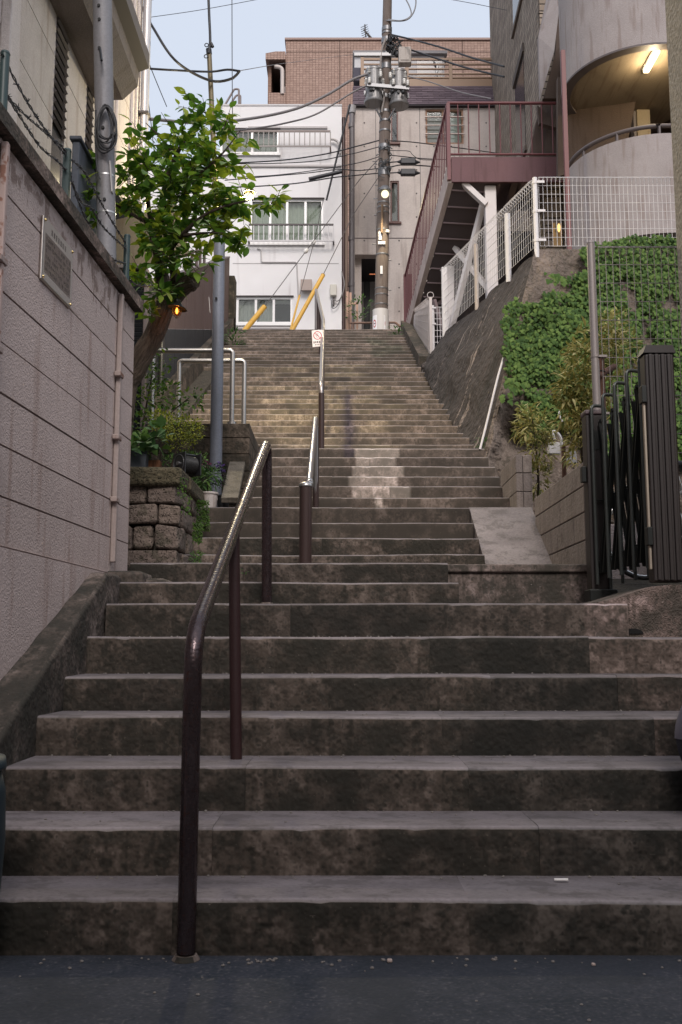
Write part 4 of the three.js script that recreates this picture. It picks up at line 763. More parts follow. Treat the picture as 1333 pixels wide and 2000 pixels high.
// ------------------------------------------------------------------ handrails along the middle of the stairway
const wearMap = texture(512, 512, (u, v) => 0.45 + 0.55 * fbm(u * 30, v * 12, 30, 12, 4, 5), false, [0.3, 0.3]), wearTone = texture(512, 512, (u, v) => { const k = fbm(u * 26, v * 10, 26, 10, 4, 8); return mixc(mixc([0.6, 0.52, 0.5], [1, 1, 1], k), [0.95, 0.55, 0.4], sst(0.66, 0.74, fbm(u * 60, v * 60, 60, 60, 3, 2)) * 0.7); }, true, [0.4, 0.4]);
const railPaint = M({ color: C(0.088, 0.068, 0.072), roughness: 0.36, roughnessMap: wearMap, metalness: 0.75, map: wearTone, bumpMap: fineBump, bumpScale: 0.0008 });
const postPaint = M({ color: C(0.030, 0.011, 0.011), roughness: 0.5, bumpMap: fineBump, bumpScale: 0.0008 });
const steelTop = M({ color: C(0.48, 0.46, 0.45), metalness: 0.9, roughness: 0.3 });
const rustPost = M({ color: C(0.06, 0.038, 0.035), roughness: 0.35, metalness: 0.3 });
{
  const b = V(-0.462, 0.02, -3.05), e1 = at(376, 1252, 3.06), top = at(519, 862, 5.36), foot = V(top.x + 0.012, 1.12, -5.42);
  const t = thing('handrail', 'dark brown tubular handrail on the lowest steps, bent down to the ground in front', 'handrail', [-0.44, 0, -4.2]);
  const tp = V(top.x + 0.004, top.y + 0.01, top.z - 0.06);
  lpart(t, 'rail', pipe([b, V(b.x + 0.004, e1.y + 0.02, b.z), tp, foot], 0.0285, 0.12, 16), railPaint); for (const q of [b, foot]) lpart(t, 'collar', uvm(new THREE.CylinderGeometry(0.033, 0.042, 0.014, 24).translate(q.x, (q === b ? 0 : SY[6]) + 0.008, q.z)), curbMat);
  const m0 = at(462, 1480, 3.98); m0.y = 0.46; const f = (m0.z - b.z) / (tp.z - b.z), ry = e1.y + 0.02 + (tp.y - e1.y - 0.02) * f;
  lpart(t, 'post', rod(m0, V(-0.4415, ry - 0.008, m0.z - 0.004), 0.0235, 0.0235, 16), postPaint);
}
{
  const t = thing('handrail', 'short handrail starting from a thick capped steel post in the middle of the steps', 'handrail', [-0.25, 1.44, -7.8]);
  const b = at(597, 1090, 7.12); b.y = 1.43; const c = V(b.x, 2.085, b.z);
  lpart(t, 'bollard', rod(b, c, 0.046, 0.046, 22), rustPost);
  lpart(t, 'cap', uvm(new THREE.LatheGeometry([[0, 0.035], [0.03, 0.034], [0.05, 0.022], [0.053, 0.006], [0.05, 0]].map(q => new THREE.Vector2(...q)), 22).translate(c.x, c.y, c.z)), steelTop);
  const s = V(c.x + 0.026, c.y + 0.03, c.z - 0.01), e = at(617, 815, 8.62);
  lpart(t, 'socket', rod(s.clone().add(V(0, -0.02, 0)), s.clone().lerp(e, 0.025), 0.033, 0.03, 14), steelTop);
  lpart(t, 'rail', pipe([s, e, V(e.x + 0.004, 2.1, e.z - 0.02)], 0.024, 0.07, 14), M({ color: C(0.36, 0.34, 0.34), metalness: 0.85, roughness: 0.28 }));
  lpart(t, 'post', rod(V(e.x + 0.004, 2.06, e.z - 0.02), V(e.x + 0.004, e.y - 0.09, e.z - 0.02), 0.0285, 0.0285, 14), rustPost);
}
const R3 = [V(-0.225, 3.86, -10.75), V(-0.30, 6.35, -15.85), V(-0.555, 8.74, -20.75)];
{
  const t = thing('handrail', 'long steel handrail climbing the whole upper flight in the middle', 'handrail', [-0.35, 3.04, -15]);
  const [a, m, z] = R3; lpart(t, 'rail', pipe([V(a.x + 0.004, 3.04, a.z + 0.03), a, m, z, V(z.x, TOP, z.z - 0.05)], 0.03, 0.1, 12), M({ color: C(0.32, 0.29, 0.28), metalness: 0.85, roughness: 0.3 }));
  for (const k of [0.24, 0.5, 0.76]) { const q = a.clone().lerp(m, k); lpart(t, 'post', rod(V(q.x, slopeY(-q.z) - 0.25, q.z), q, 0.027, 0.027, 10), rustPost); }
  for (const k of [0.05, 0.35, 0.65]) { const q = m.clone().lerp(z, k); lpart(t, 'post', rod(V(q.x, slopeY(-q.z) - 0.25, q.z), q, 0.027, 0.027, 10), rustPost); }
  lpart(t, 'post', rod(V(a.x + 0.004, 3.0, a.z + 0.03), V(a.x + 0.004, a.y - 0.12, a.z + 0.03), 0.033, 0.033, 12), rustPost);
}
{
  // paper notice wrapped round the rail
  const cv = document.createElement('canvas'); cv.width = 256; cv.height = 384; const c = cv.getContext('2d');
  c.fillStyle = '#e6dfe2'; c.fillRect(0, 0, 256, 384);
  c.strokeStyle = '#a8283c'; c.lineWidth = 16; c.beginPath(); c.arc(128, 128, 88, 0, 7); c.stroke();
  c.strokeStyle = '#8b8488'; c.lineWidth = 7; for (const [x, y, r] of [[105, 115, 26], [150, 105, 22], [128, 150, 30], [120, 95, 14]]) { c.beginPath(); c.arc(x, y, r, 0.4, 5.2); c.stroke(); }
  c.lineWidth = 12; c.strokeStyle = '#a8283c'; c.beginPath(); c.moveTo(66, 66); c.lineTo(190, 190); c.stroke();
  c.fillStyle = '#211d22'; seed = 17; for (let k = 0; k < 5; k++) for (let s = 0; s < 5; s++) { const x = 26 + k * 42; c.fillRect(x, 258 + s * 10, 30 * (0.5 + rnd() * 0.5), 5); c.fillRect(x + rnd() * 24, 256, 6, 48); }
  for (let k = 0; k < 4; k++) for (let s = 0; s < 3; s++) { const x = 58 + k * 36; c.fillRect(x, 328 + s * 9, 20, 3.5); c.fillRect(x + rnd() * 18, 326, 4, 26); }
  const map = new THREE.CanvasTexture(cv); map.colorSpace = THREE.SRGBColorSpace;
  const p = at(621, 661, 13.9), g = new THREE.PlaneGeometry(0.165, 0.255, 8, 6), q = g.attributes.position; for (let i = 0; i < q.count; i++) { const x = q.getX(i), y = q.getY(i); q.setZ(i, 0.012 * Math.cos(x * 22) + 0.01 * x * (y > 0 ? 1 : -1) * 8 * Math.abs(y)); } g.computeVertexNormals();
  const o = new THREE.Mesh(g, M({ map, roughness: 0.9, side: THREE.DoubleSide })); o.position.copy(p).add(V(0, 0, 0.0)); o.rotation.z = 0.06; o.name = 'paper_notice'; o.castShadow = o.receiveShadow = true; scene.add(o);
  tag(o, 'white paper notice with a red circle and black lettering tied to the long handrail', 'notice');
}

const concStreak = texture(1024, 1024, (u, v) => { const st = fbm(u * 90, v * 4, 90, 4, 4, 2), a = fbm(u * 10, v * 10, 10, 10, 4, 1), f = vn(u * 260, v * 260, 260, 260), b = fbm(u * 24, v * 24, 24, 24, 4, 8); let c = mixc([0.50, 0.47, 0.45], [1, 0.97, 0.94], a * 0.5 + f * 0.3 + (st - 0.5) * 0.9 + 0.1); return mixc(c, [0.28, 0.24, 0.22], sst(0.55, 0.78, 0.5 * st + 0.5 * b) * 0.75); }, true, [2, 2]);
// ------------------------------------------------------------------ right side: ramp, block walls, gate base
const blockMat = [0, 1, 2].map(k => M({ color: C(0.40 - 0.03 * k, 0.35 - 0.026 * k, 0.32 - 0.02 * k), map: concStreak, bumpMap: grainBump, bumpScale: 0.008, roughness: 0.95 }));
single('bicycle_ramp', prism([V(1.09, 1.40, -7.2), V(1.09, 1.45, -7.2), V(1.09, 2.085, -8.2), V(1.09, 2.085, -8.5), V(1.09, 1.40, -8.5)], V(0.53, 0, 0)), M({ color: C(0.34, 0.305, 0.285), map: treadMap, bumpMap: grainBump, bumpScale: 0.012 }), 'broad smooth concrete ramp beside the steps at the foot of the block wall', 'ramp');
{
  const t = thing('block_wall', 'grey concrete block wall with three courses running beside the broad ramp', 'wall', [1.65, 1.4, -7.1]);
  const zs = [[6.32, 7.02], [7.027, 7.93]];
  [1.42, 1.605, 1.79, 1.965, 2.125].forEach((y, k, a) => { if (!a[k + 1]) return; const cuts = k % 2 ? [[6.32, 6.62], [6.626, 7.35], [7.356, 7.93]] : zs; for (const [z0, z1] of cuts) lpart(t, 'block', box(1.595 + rr(-0.001, 0.001), 1.72, y + 0.004, a[k + 1] - 0.004, -z0, -z1, 0.006), blockMat[Math.floor(rr(0, 3))]); });
  lpart(t, 'mortar', box(1.603, 1.712, 1.42, 2.118, -6.33, -7.92), M({ color: C(0.11, 0.095, 0.085), roughness: 1 }));
  lpart(t, 'end_trim', box(1.60, 1.635, 1.41, 1.98, -6.285, -6.318, 0.004), M({ color: C(0.42, 0.39, 0.33), map: stuccoMap }));
}
{
  const t = thing('block_wall', 'short block wall end standing beside the steps above the broad ramp', 'wall', [1.56, 2.0, -8.7]);
  [2.06, 2.235, 2.40, 2.56].forEach((y, k, a) => { if (!a[k + 1]) return; lpart(t, 'block', box(1.515, 1.572, y + 0.003, a[k + 1] - 0.003, -8.30, -9.12, 0.005), blockMat[k % 3]); lpart(t, 'block', box(1.577, 1.655, y + 0.003, a[k + 1] - 0.003, -8.30, -9.12, 0.005), blockMat[(k + 1) % 3]); });
  lpart(t, 'mortar', box(1.522, 1.648, 2.03, 2.55, -8.308, -9.11), M({ color: C(0.11, 0.095, 0.085), roughness: 1 }));
}
const paleConc = M({ color: C(0.40, 0.335, 0.325), map: stainMap, bumpMap: fineBump, bumpScale: 0.008 });
{
  const t = thing('gate_base', 'pale concrete base rising in a low curve under the folding gate', 'concrete base', [1.8, 0.95, -5.7]);
  lpart(t, 'base', prism([[1.36, 0.95], [1.36, 1.152], [1.44, 1.165], [1.55, 1.20], [1.66, 1.235], [1.76, 1.245], [2.5, 1.25], [2.5, 0.95]].map(([x, y]) => V(x, y, -5.19)), V(0, 0, -1.02)), paleConc);
  const h = []; for (let i = 0; i <= 12; i++) { const a = i / 12 * Math.PI; h.push(V(1.545 + Math.cos(a) * 0.055, 0.985 + Math.sin(a) * 0.028, -5.183)); }
  lpart(t, 'drain_hole', prism(h, V(0, 0, -0.006)), M({ color: C(0.006, 0.006, 0.006), roughness: 1 }));
}
// folding lattice gate
{
  const A = V(1.585, 1.235, -6.0), B = V(1.765, 1.27, -5.28), dir = B.clone().sub(A), along = f => A.clone().addScaledVector(dir, f), side = V(-dir.z, 0, dir.x).normalize();
  const t = thing('folding_gate', 'black folding lattice gate between two posts at the right of the steps', 'gate', [1.67, 1.23, -5.65]);
  const bl = M({ color: C(0.020, 0.022, 0.021), roughness: 0.42, metalness: 0.4 }), br = M({ color: C(0.020, 0.014, 0.013), roughness: 0.5 }), gr = M({ color: C(0.06, 0.066, 0.062), roughness: 0.4, metalness: 0.5 });
  const lp = lpart(t, 'gate_post', box(A.x - 0.055, A.x + 0.055, 1.22, 2.35, A.z - 0.055, A.z + 0.055, 0.006), br); const off = (g, p) => g.translate(-t.position.x, -t.position.y, -t.position.z);
  part(lp, 'cap', off(box(A.x - 0.062, A.x + 0.062, 2.352, 2.385, A.z - 0.062, A.z + 0.062, 0.012)), M({ color: C(0.10, 0.07, 0.075), roughness: 0.5 }));
  part(lp, 'lock_plate', off(box(A.x - 0.035, A.x + 0.028, 2.13, 2.25, A.z + 0.056, A.z + 0.060)), bl);
  part(lp, 'base_shoe', off(box(A.x - 0.075, A.x + 0.095, 1.17, 1.262, A.z - 0.06, A.z + 0.09, 0.008)), bl);
  part(lp, 'hinge', off(box(A.x - 0.085, A.x - 0.056, 1.93, 2.03, A.z - 0.02, A.z + 0.03, 0.004)), bl);
  const bp = lpart(t, 'gate_post', box(B.x - 0.082, B.x + 0.082, 1.262, 2.53, B.z - 0.05, B.z + 0.05, 0.012), br);
  part(bp, 'cap', off(prism([V(B.x - 0.09, 2.532, B.z), V(B.x - 0.075, 2.575, B.z), V(B.x + 0.075, 2.575, B.z), V(B.x + 0.09, 2.532, B.z)], V(0, 0, 0.116)).translate(0, 0, -0.058)), br);
  for (const x of [-0.052, -0.018, 0.016, 0.05]) part(bp, 'rib', off(box(B.x + x - 0.011, B.x + x + 0.011, 1.27, 2.525, B.z + 0.049, B.z + 0.062, 0.005)), br);
  part(bp, 'edge_strip', off(box(B.x - 0.098, B.x - 0.084, 1.33, 2.33, B.z + 0.02, B.z + 0.04, 0.004)), M({ color: C(0.42, 0.36, 0.29), metalness: 0.6, roughness: 0.4 }));
  part(bp, 'hinge', off(box(B.x - 0.108, B.x - 0.08, 2.25, 2.345, B.z - 0.0, B.z + 0.06, 0.004)), bl); part(bp, 'hinge', off(box(B.x - 0.108, B.x - 0.08, 1.46, 1.56, B.z - 0.0, B.z + 0.06, 0.004)), bl);
  const n = 5, top = f => 2.385 + 0.19 * f, low = f => 1.235 + 0.05 * f;
  for (let i = 0; i < n; i++) {
    const f = 0.10 + i * 0.19, p = along(f), a = p.clone().addScaledVector(side, -0.045), b = p.clone().addScaledVector(side, 0.045), y1 = top(f), y0 = low(f) + (i ? 0.04 : 0.02);
    lpart(t, 'hoop', pipe([V(a.x, y0, a.z), V(a.x, y1, a.z), V(b.x, y1, b.z), V(b.x, y0 + 0.03, b.z)], 0.0105, 0.03, 10), gr);
    for (const yy of [1.42, 1.80]) lpart(t, 'crosspiece', rod(V(a.x, yy + 0.1 * f, a.z), V(b.x, yy + 0.1 * f, b.z), 0.006, 0.006, 6), bl);
    const g = along(Math.min(0.93, f + 0.30)), w = 0.008;
    lpart(t, 'lattice_bar', bar(V(p.x - 0.012, low(f) + 0.12, p.z), V(g.x - 0.012, top(f) - 0.11, g.z), w, 0.034, side), bl);
    lpart(t, 'lattice_bar', bar(V(p.x + 0.012, top(f) - 0.11, p.z), V(g.x + 0.012, low(f) + 0.12, g.z), w, 0.026, side), bl);
    lpart(t, 'lattice_bar', bar(V(p.x + 0.025, top(f) - 0.10, p.z), V(p.x + 0.02, low(f) + 0.16, p.z + 0.03), w, 0.03, side), bl);
    if (i < n - 1) { const h = along(f + 0.095), k = along(Math.min(0.95, f + 0.36)); lpart(t, 'lattice_bar', bar(V(h.x - 0.03, low(f) + 0.12, h.z), V(k.x - 0.03, top(f) - 0.13, k.z), w, 0.03, side), bl); lpart(t, 'lattice_bar', bar(V(h.x + 0.03, top(f) - 0.13, h.z), V(k.x + 0.03, low(f) + 0.12, k.z), w, 0.03, side), bl); }
    lpart(t, 'knob', uvm(new THREE.CylinderGeometry(0.02, 0.02, 0.016, 12).translate(p.x + 0.025, top(f) - 0.095, p.z)), bl);
  }
}
single('low_wall', box(1.80, 3.4, 1.0, 1.86, -7.55, -7.7, 0.01), M({ color: C(0.62, 0.56, 0.57), map: stuccoMap, bumpMap: fineBump, bumpScale: 0.006 }), 'low pale concrete wall seen through the bars of the folding gate', 'wall');
// welded mesh: upright and level wires between four corners, with the folded safety edge on top
function meshWires(p00, p10, p01, p11, nv, nh, r, roll = 0.06, out = V(0, 0, 1)) {
  const gs = [], P = (u, v) => p00.clone().lerp(p10, u).lerp(p01.clone().lerp(p11, u), v);
  for (let i = 0; i <= nv; i++) { const u = i / nv; gs.push(rod(P(u, 0), P(u, 1), r, r, 4)); if (roll) { const a = P(u, 1), b = a.clone().addScaledVector(out, roll).add(V(0, -roll * 0.55, 0)), c = a.clone().add(V(0, -roll * 1.35, 0)); gs.push(rod(a, b, r, r, 4), rod(b, c, r, r, 4)); } }
  for (let j = 0; j <= nh; j++) gs.push(rod(P(0, j / nh), P(1, j / nh), r * 1.1, r * 1.1, 4));
  if (roll) gs.push(rod(P(0, 1).addScaledVector(out, roll).add(V(0, -roll * 0.55, 0)), P(1, 1).addScaledVector(out, roll).add(V(0, -roll * 0.55, 0)), r * 1.1, r * 1.1, 4));
  return merge(gs);
}
{
  const t = thing('mesh_fence', 'grey wire mesh fence on a round steel post behind the folding gate', 'fence', [2.0, 1.3, -6.15]);
  const gm = M({ color: C(0.30, 0.265, 0.255), roughness: 0.5, metalness: 0.3 });
  const top = at(1154, 476, 6.15);
  lpart(t, 'post', rod(V(top.x + 0.006, 1.3, -6.15), top, 0.026, 0.026, 16), gm); lpart(t, 'cap', rod(top, top.clone().add(V(0, 0.02, 0)), 0.028, 0.02, 16), gm);
  lpart(t, 'wire_mesh', meshWires(V(top.x + 0.05, 2.15, -6.15), V(3.4, 2.15, -6.15), V(top.x + 0.05, top.y - 0.02, -6.15), V(3.4, top.y - 0.02, -6.15), 37, 11, 0.0024, 0.05), gm);
  for (const y of [2.4, 2.78]) { lpart(t, 'clamp', rod(V(top.x + 0.005, y, -6.15), V(top.x + 0.005, y + 0.014, -6.15), 0.031, 0.031, 16), gm); lpart(t, 'bracket', box(top.x + 0.02, top.x + 0.075, y, y + 0.014, -6.125, -6.16), gm); }
}
// timber stakes and the concrete right-hand pillar
const stakeM = M({ color: C(0.95, 0.62, 0.55), map: barkMap, bumpMap: barkBump, bumpScale: 0.01 });
{
  const a = at(1175, 800, 6.6), b = at(1172, 697, 6.6);
  const t = thing('plant_stake', 'stout brown timber stake with a tied crosspiece just right of the fence post', 'stake', [a.x, 1.3, a.z]);
  lpart(t, 'stake', rod(V(a.x, 1.3, a.z), b, 0.033, 0.031, 12), stakeM); lpart(t, 'crosspiece', rod(at(1168, 735, 6.55), at(1200, 716, 6.75), 0.024, 0.022, 10), stakeM);
  const tie = at(1172, 728, 6.6); lpart(t, 'rope_tie', uvm(new THREE.TorusGeometry(0.036, 0.004, 5, 16).rotateX(1.4).translate(tie.x, tie.y, tie.z)), M({ color: C(0.02, 0.018, 0.016) }));
  const c = at(1103, 926, 8.0), d = at(1101, 872, 8.0);
  single('plant_stake', rod(V(c.x, 1.5, c.z), d, 0.02, 0.019, 10), stakeM, 'thin brown timber stake among the variegated leaves above the block wall', 'stake');
}
{
  const t = thing('corner_building', 'near building at the right edge, only its pale pebble-dashed concrete corner in view', 'building', [3.2, 0, -2]);
  const pebble = texture(512, 512, (u, v) => { const f = vn(u * 120, v * 120, 120, 120), g = vn(u * 60, v * 60, 60, 60); return mixc([0.46, 0.43, 0.37], [0.98, 0.94, 0.84], f * 0.6 + g * 0.45); }, true, [0.9, 0.9]);
  const m = M({ color: C(0.62, 0.57, 0.50), map: pebble, bumpMap: grainBump, bumpScale: 0.02 });
  lpart(t, 'wall', box(2.012, 6, -0.05, 5.3, -4.9, -5.58, 0.02), m);
  lpart(t, 'wall', box(2.75, 6, -0.05, 2.6, -4.898, 2), M({ color: C(0.3, 0.27, 0.25), map: stuccoMap }));  // unseen wall, added to darken the foot of the lane
}
// ------------------------------------------------------------------ the big sloping retaining wall with ivy
const rockMap = texture(1024, 1024, (u, v) => {
  const st = fbm(u * 60 + v * 10, v * 5, 60, 5, 4, 2), a = fbm(u * 7, v * 7, 7, 7, 4, 1), f = fbm(u * 120, v * 120, 120, 120, 2, 5), w = fbm(u * 34 + v * 6, v * 4, 34, 4, 3, 8);
  let c = mixc([0.05, 0.044, 0.042], [0.29, 0.25, 0.235], 0.5 * st + 0.45 * a + 0.3 * (f - 0.5) - 0.1);
  c = mixc(c, [0.035, 0.038, 0.030], sst(0.48, 0.66, 0.6 * st + 0.4 * a) * 0.6); c = mixc(c, [0.62, 0.54, 0.50], sst(0.70, 0.80, w + 0.2 * (f - 0.5)) * 0.8);
  return c;
}, true, [3, 3]);
const rockMap2 = texture(1024, 1024, (u, v) => { const a = fbm(u * 9, v * 9, 9, 9, 5, 1), f = fbm(u * 140, v * 140, 140, 140, 2, 5), st = fbm(u * 40, v * 6, 40, 6, 4, 2); let c = mixc([0.07, 0.06, 0.05], [0.34, 0.29, 0.26], 0.7 * a + 0.5 * (f - 0.3) + 0.3 * (st - 0.5)); return mixc(c, [0.05, 0.048, 0.035], sst(0.52, 0.7, 0.6 * st + 0.4 * f) * 0.7); }, true, [2.5, 2.5]);
const rockBump = texture(512, 512, (u, v) => fbm(u * 20, v * 20, 20, 20, 5, 2), false, [1.5, 1.5]);
const edge = y => { const k = Math.max(0, (y - 2.9) / 2.75); return V(1.53 + 0.81 * k, y, -(10.42 + 0.78 * k)); };
{
  const t = thing('retaining_wall', 'dark stained concrete retaining wall leaning back beside the upper steps, ivy on its front', 'retaining wall', [2.6, 1.3, -12.5]);
  const N = 48, K = 18, pos = [], idx = [], uv = [];
  const top = [[2.34, 5.65, 11.2], [2.15, 5.78, 12.5], [1.95, 5.93, 14.0], [1.70, 6.08, 15.6], [1.56, 5.98, 16.35], [1.44, 5.72, 16.6]];
  const base = [[1.53, 2.85, 10.42], [1.475, 3.45, 11.8], [1.43, 4.1, 13.2], [1.40, 5.0, 15.0], [1.40, 5.45, 16.0], [1.38, 5.6, 16.6]];
  const lerpL = (L, t) => { const f = t * (L.length - 1), i = Math.min(L.length - 2, Math.floor(f)), k = f - i; return V(L[i][0] + (L[i + 1][0] - L[i][0]) * k, L[i][1] + (L[i + 1][1] - L[i][1]) * k, -(L[i][2] + (L[i + 1][2] - L[i][2]) * k)); };
  for (let i = 0; i <= N; i++) for (let j = 0; j <= K; j++) {
    const b = lerpL(base, i / N), q = lerpL(top, i / N), v = j / K, p = b.clone().lerp(q, v);
    const e = i === 0 || j === 0 ? 0 : 1; p.x += (fbm(i * 0.23, j * 0.3, 4096, 4096, 4, 3) - 0.5) * 0.16 * e - 0.10 * Math.sin(v * Math.PI) * (i / N) * (i === 0 ? 0 : 1) + 0.05 * v * v * e; p.y += (fbm(i * 0.3, j * 0.2, 4096, 4096, 3, 6) - 0.5) * 0.06 * e;
    pos.push(p.x, p.y, p.z); uv.push(-p.z * 0.92, p.y);
  }
  for (let i = 0; i < N; i++) for (let j = 0; j < K; j++) { const a = i * (K + 1) + j, b = a + K + 1; idx.push(a, a + 1, b, b, a + 1, b + 1); }
  const mk = () => { const g = new THREE.BufferGeometry(); g.setAttribute('position', new THREE.Float32BufferAttribute(pos, 3)); g.setAttribute('uv', new THREE.Float32BufferAttribute(uv, 2)); g.setIndex(idx); g.computeVertexNormals(); return g.toNonIndexed(); };
  const rock = M({ color: C(0.44, 0.415, 0.40), map: rockMap, bumpMap: rockBump, bumpScale: 0.05, roughness: 1 });
  lpart(t, 'sloping_face', mk(), rock);
  // top of the wall
  const cap = []; for (let i = 0; i < N; i++) { const a = pos.slice((i * (K + 1) + K) * 3, (i * (K + 1) + K) * 3 + 3), b = pos.slice(((i + 1) * (K + 1) + K) * 3, ((i + 1) * (K + 1) + K) * 3 + 3); cap.push([V(...a), V(a[0] + 2.4, a[1], a[2]), V(b[0] + 2.4, b[1], b[2]), V(...b)]); }
  lpart(t, 'top', quads(cap), rock);
  // front face, rougher towards its foot
  pos.length = idx.length = uv.length = 0; const NX = 50, NY = 46;
  for (let j = 0; j <= NY; j++) for (let i = 0; i <= NX; i++) {
    const y = 1.2 + (5.65 - 1.2) * j / NY, e = edge(y), x = e.x + 3.2 * Math.pow(i / NX, 1.2); let z = e.z; const r = (i && j < NY) ? 1 : 0;
    const low = 1 - sst(3.4, 4.4, y), hole = Math.exp(-((x - 2.02) ** 2 / 0.05 + (y - 3.25) ** 2 / 0.06));
    z += r * ((fbm(i * 0.22, j * 0.22, 4096, 4096, 4, 13) - 0.5) * (0.12 + 0.5 * low) - hole * 0.45);
    pos.push(x, y, z); uv.push(x, y);
  }
  for (let j = 0; j < NY; j++) for (let i = 0; i < NX; i++) { const a = j * (NX + 1) + i, b = a + NX + 1; idx.push(a, a + 1, b, b, a + 1, b + 1); }
  lpart(t, 'front_face', mk(), M({ color: C(1.05, 1.0, 0.95), map: rockMap2, bumpMap: rockBump, bumpScale: 0.06, roughness: 1 }));
  t.children[t.children.length - 1].material.color.setRGB(0.85, 0.79, 0.74);
  const pv = [at(986, 692, 10.72), at(972, 740, 10.62), at(956, 806, 10.52), at(938, 878, 10.38)]; lpart(t, 'drainpipe', tube(pv, 0.013, 20, 8), M({ color: C(0.62, 0.58, 0.57), roughness: 0.5 }));
}
{
  // ivy: lobed leaves hanging over the front face
  seed = 909;
  const o = V(2.7, 2.4, -10.8), t = thing('ivy', 'dense green ivy covering the front of the retaining wall behind the wire mesh', 'ivy', o.toArray());
  const S = [[0, 0], [0.28, -0.06], [0.5, 0.22], [0.33, 0.42], [0.30, 0.62], [0, 1], [-0.30, 0.62], [-0.33, 0.42], [-0.5, 0.22], [-0.28, -0.06]], pos = [0, 0.04, 0.38], idx = [];
  S.forEach(([x, z]) => pos.push(x, -0.16 * z * z - 0.12 * Math.abs(x), z)); for (let i = 0; i < S.length; i++) idx.push(0, 1 + (i + 1) % S.length, 1 + i);
  const g = new THREE.BufferGeometry(); g.setAttribute('position', new THREE.Float32BufferAttribute(pos, 3)); g.setAttribute('uv', new THREE.Float32BufferAttribute(pos.length / 3 * 2, 2)); g.setAttribute('uv', new THREE.Float32BufferAttribute(new Array(pos.length / 3 * 2).fill(0.5), 2)); g.setIndex(idx); g.computeVertexNormals();
  const mats = [C(0.075, 0.14, 0.034), C(0.115, 0.195, 0.046), C(0.145, 0.225, 0.056), C(0.05, 0.10, 0.026)].map(c => leafM(c, 0.3, 0.5));
  const poly = [[986, 610], [1000, 588], [1045, 588], [1062, 566], [1090, 560], [1110, 548], [1146, 545], [1142, 500], [1160, 470], [1250, 464], [1400, 466], [1420, 900], [1180, 910], [1120, 850], [1060, 830], [1030, 800], [1012, 770], [990, 738], [983, 690]];
  const inside = (x, y) => { let c = false; for (let i = 0, j = poly.length - 1; i < poly.length; j = i++) if ((poly[i][1] > y) !== (poly[j][1] > y) && x < (poly[j][0] - poly[i][0]) * (y - poly[i][1]) / (poly[j][1] - poly[i][1]) + poly[i][0]) c = !c; return c; };
  const list = [];
  while (list.length < 17000) {
    const px = rr(975, 1425), py = rr(458, 912), jx = px + (vn(py * 0.06, 3, 4096, 4096) - 0.5) * 26, jy = py + (vn(px * 0.06, 9, 4096, 4096) - 0.5) * 26; if (!inside(jx, jy)) continue;
    const dens = fbm(px * 0.025, py * 0.025, 4096, 4096, 3, 21); if (rnd() > sst(0.16, 0.36, dens) + (py < 560 ? 0.1 : 0)) continue;
    if (Math.hypot(px - 1012, (py - 800) * 0.8) < 26) continue;
    let p = at(px, py, 10.8); for (let k = 0; k < 3; k++) p = at(px, py, 10.42 + Math.max(0, (p.y - 2.9) / 2.75) * 0.78 - 0.05 - 0.22 * Math.max(0, dens - 0.35));
    p.z += rr(-0.05, 0.07);
    list.push({ m: leafMatrix(p, V(rr(-0.7, 0.7), -1, rr(0.1, 0.7)), V(rr(-0.5, 0.5), rr(0, 0.6), 1), rr(0.030, 0.056)), k: Math.floor(rr(0, 4)), near: p.z + rnd() * 0.2 });
  }
  for (const [px, py] of [[1000, 760], [988, 775], [1012, 745], [1020, 790], [998, 742], [1095, 545], [1080, 540]]) for (let k = 0; k < 9; k++) { const p = at(px + rr(-14, 14), py + rr(-8, 8), 10.38); list.push({ m: leafMatrix(p, V(rr(-0.7, 0.7), -1, 0.4), V(rr(-0.5, 0.5), 0.4, 1), rr(0.045, 0.08)), k: Math.floor(rr(0, 3)), near: 0 }); }
  foliage(t, list, g, mats, 300, o);
}
{
  seed = 1010;
  const nar = leafGeo(1, 0.26, 0.25, 0.55, 4), mats = [leafM(C(0.48, 0.42, 0.14), 0.3, 0.6), leafM(C(0.34, 0.33, 0.10), 0.3, 0.6), leafM(C(0.16, 0.20, 0.06), 0.3, 0.6), leafM(C(0.58, 0.52, 0.24), 0.3, 0.6)];
  bush('variegated_shrub', 'narrow yellow-variegated shrub growing between the two block walls', at(1050, 985, 8.5), nar, mats, [[1028, 808, 24, 24, 90, 8.6], [1042, 835, 36, 34, 260, 8.55], [1052, 880, 34, 44, 300, 8.5], [1052, 935, 22, 46, 160, 8.5], [1020, 842, 18, 16, 50, 8.6], [1068, 850, 16, 20, 60, 8.5]], [0.045, 0.085], 200, [[[1053, 985, 8.5], [1050, 900, 8.5], [1038, 800, 8.55]]]);
  bush('variegated_shrub', 'tall yellow-variegated shrub rising behind the block wall and the fence post', at(1140, 930, 7.6), nar, mats, [[1195, 640, 34, 36, 170, 7.9], [1170, 670, 52, 40, 300, 7.8], [1140, 705, 46, 40, 320, 7.7], [1122, 750, 42, 44, 330, 7.6], [1120, 800, 42, 46, 330, 7.6], [1150, 840, 46, 44, 280, 7.6], [1108, 770, 26, 30, 120, 7.5], [1215, 690, 36, 50, 200, 7.9], [1130, 880, 30, 34, 120, 7.6], [1165, 760, 40, 60, 220, 7.7]], [0.05, 0.095], 280, [[[1140, 930, 7.6], [1135, 800, 7.6], [1160, 680, 7.8]], [[1150, 930, 7.6], [1190, 760, 7.8], [1205, 660, 7.9]]]);
}
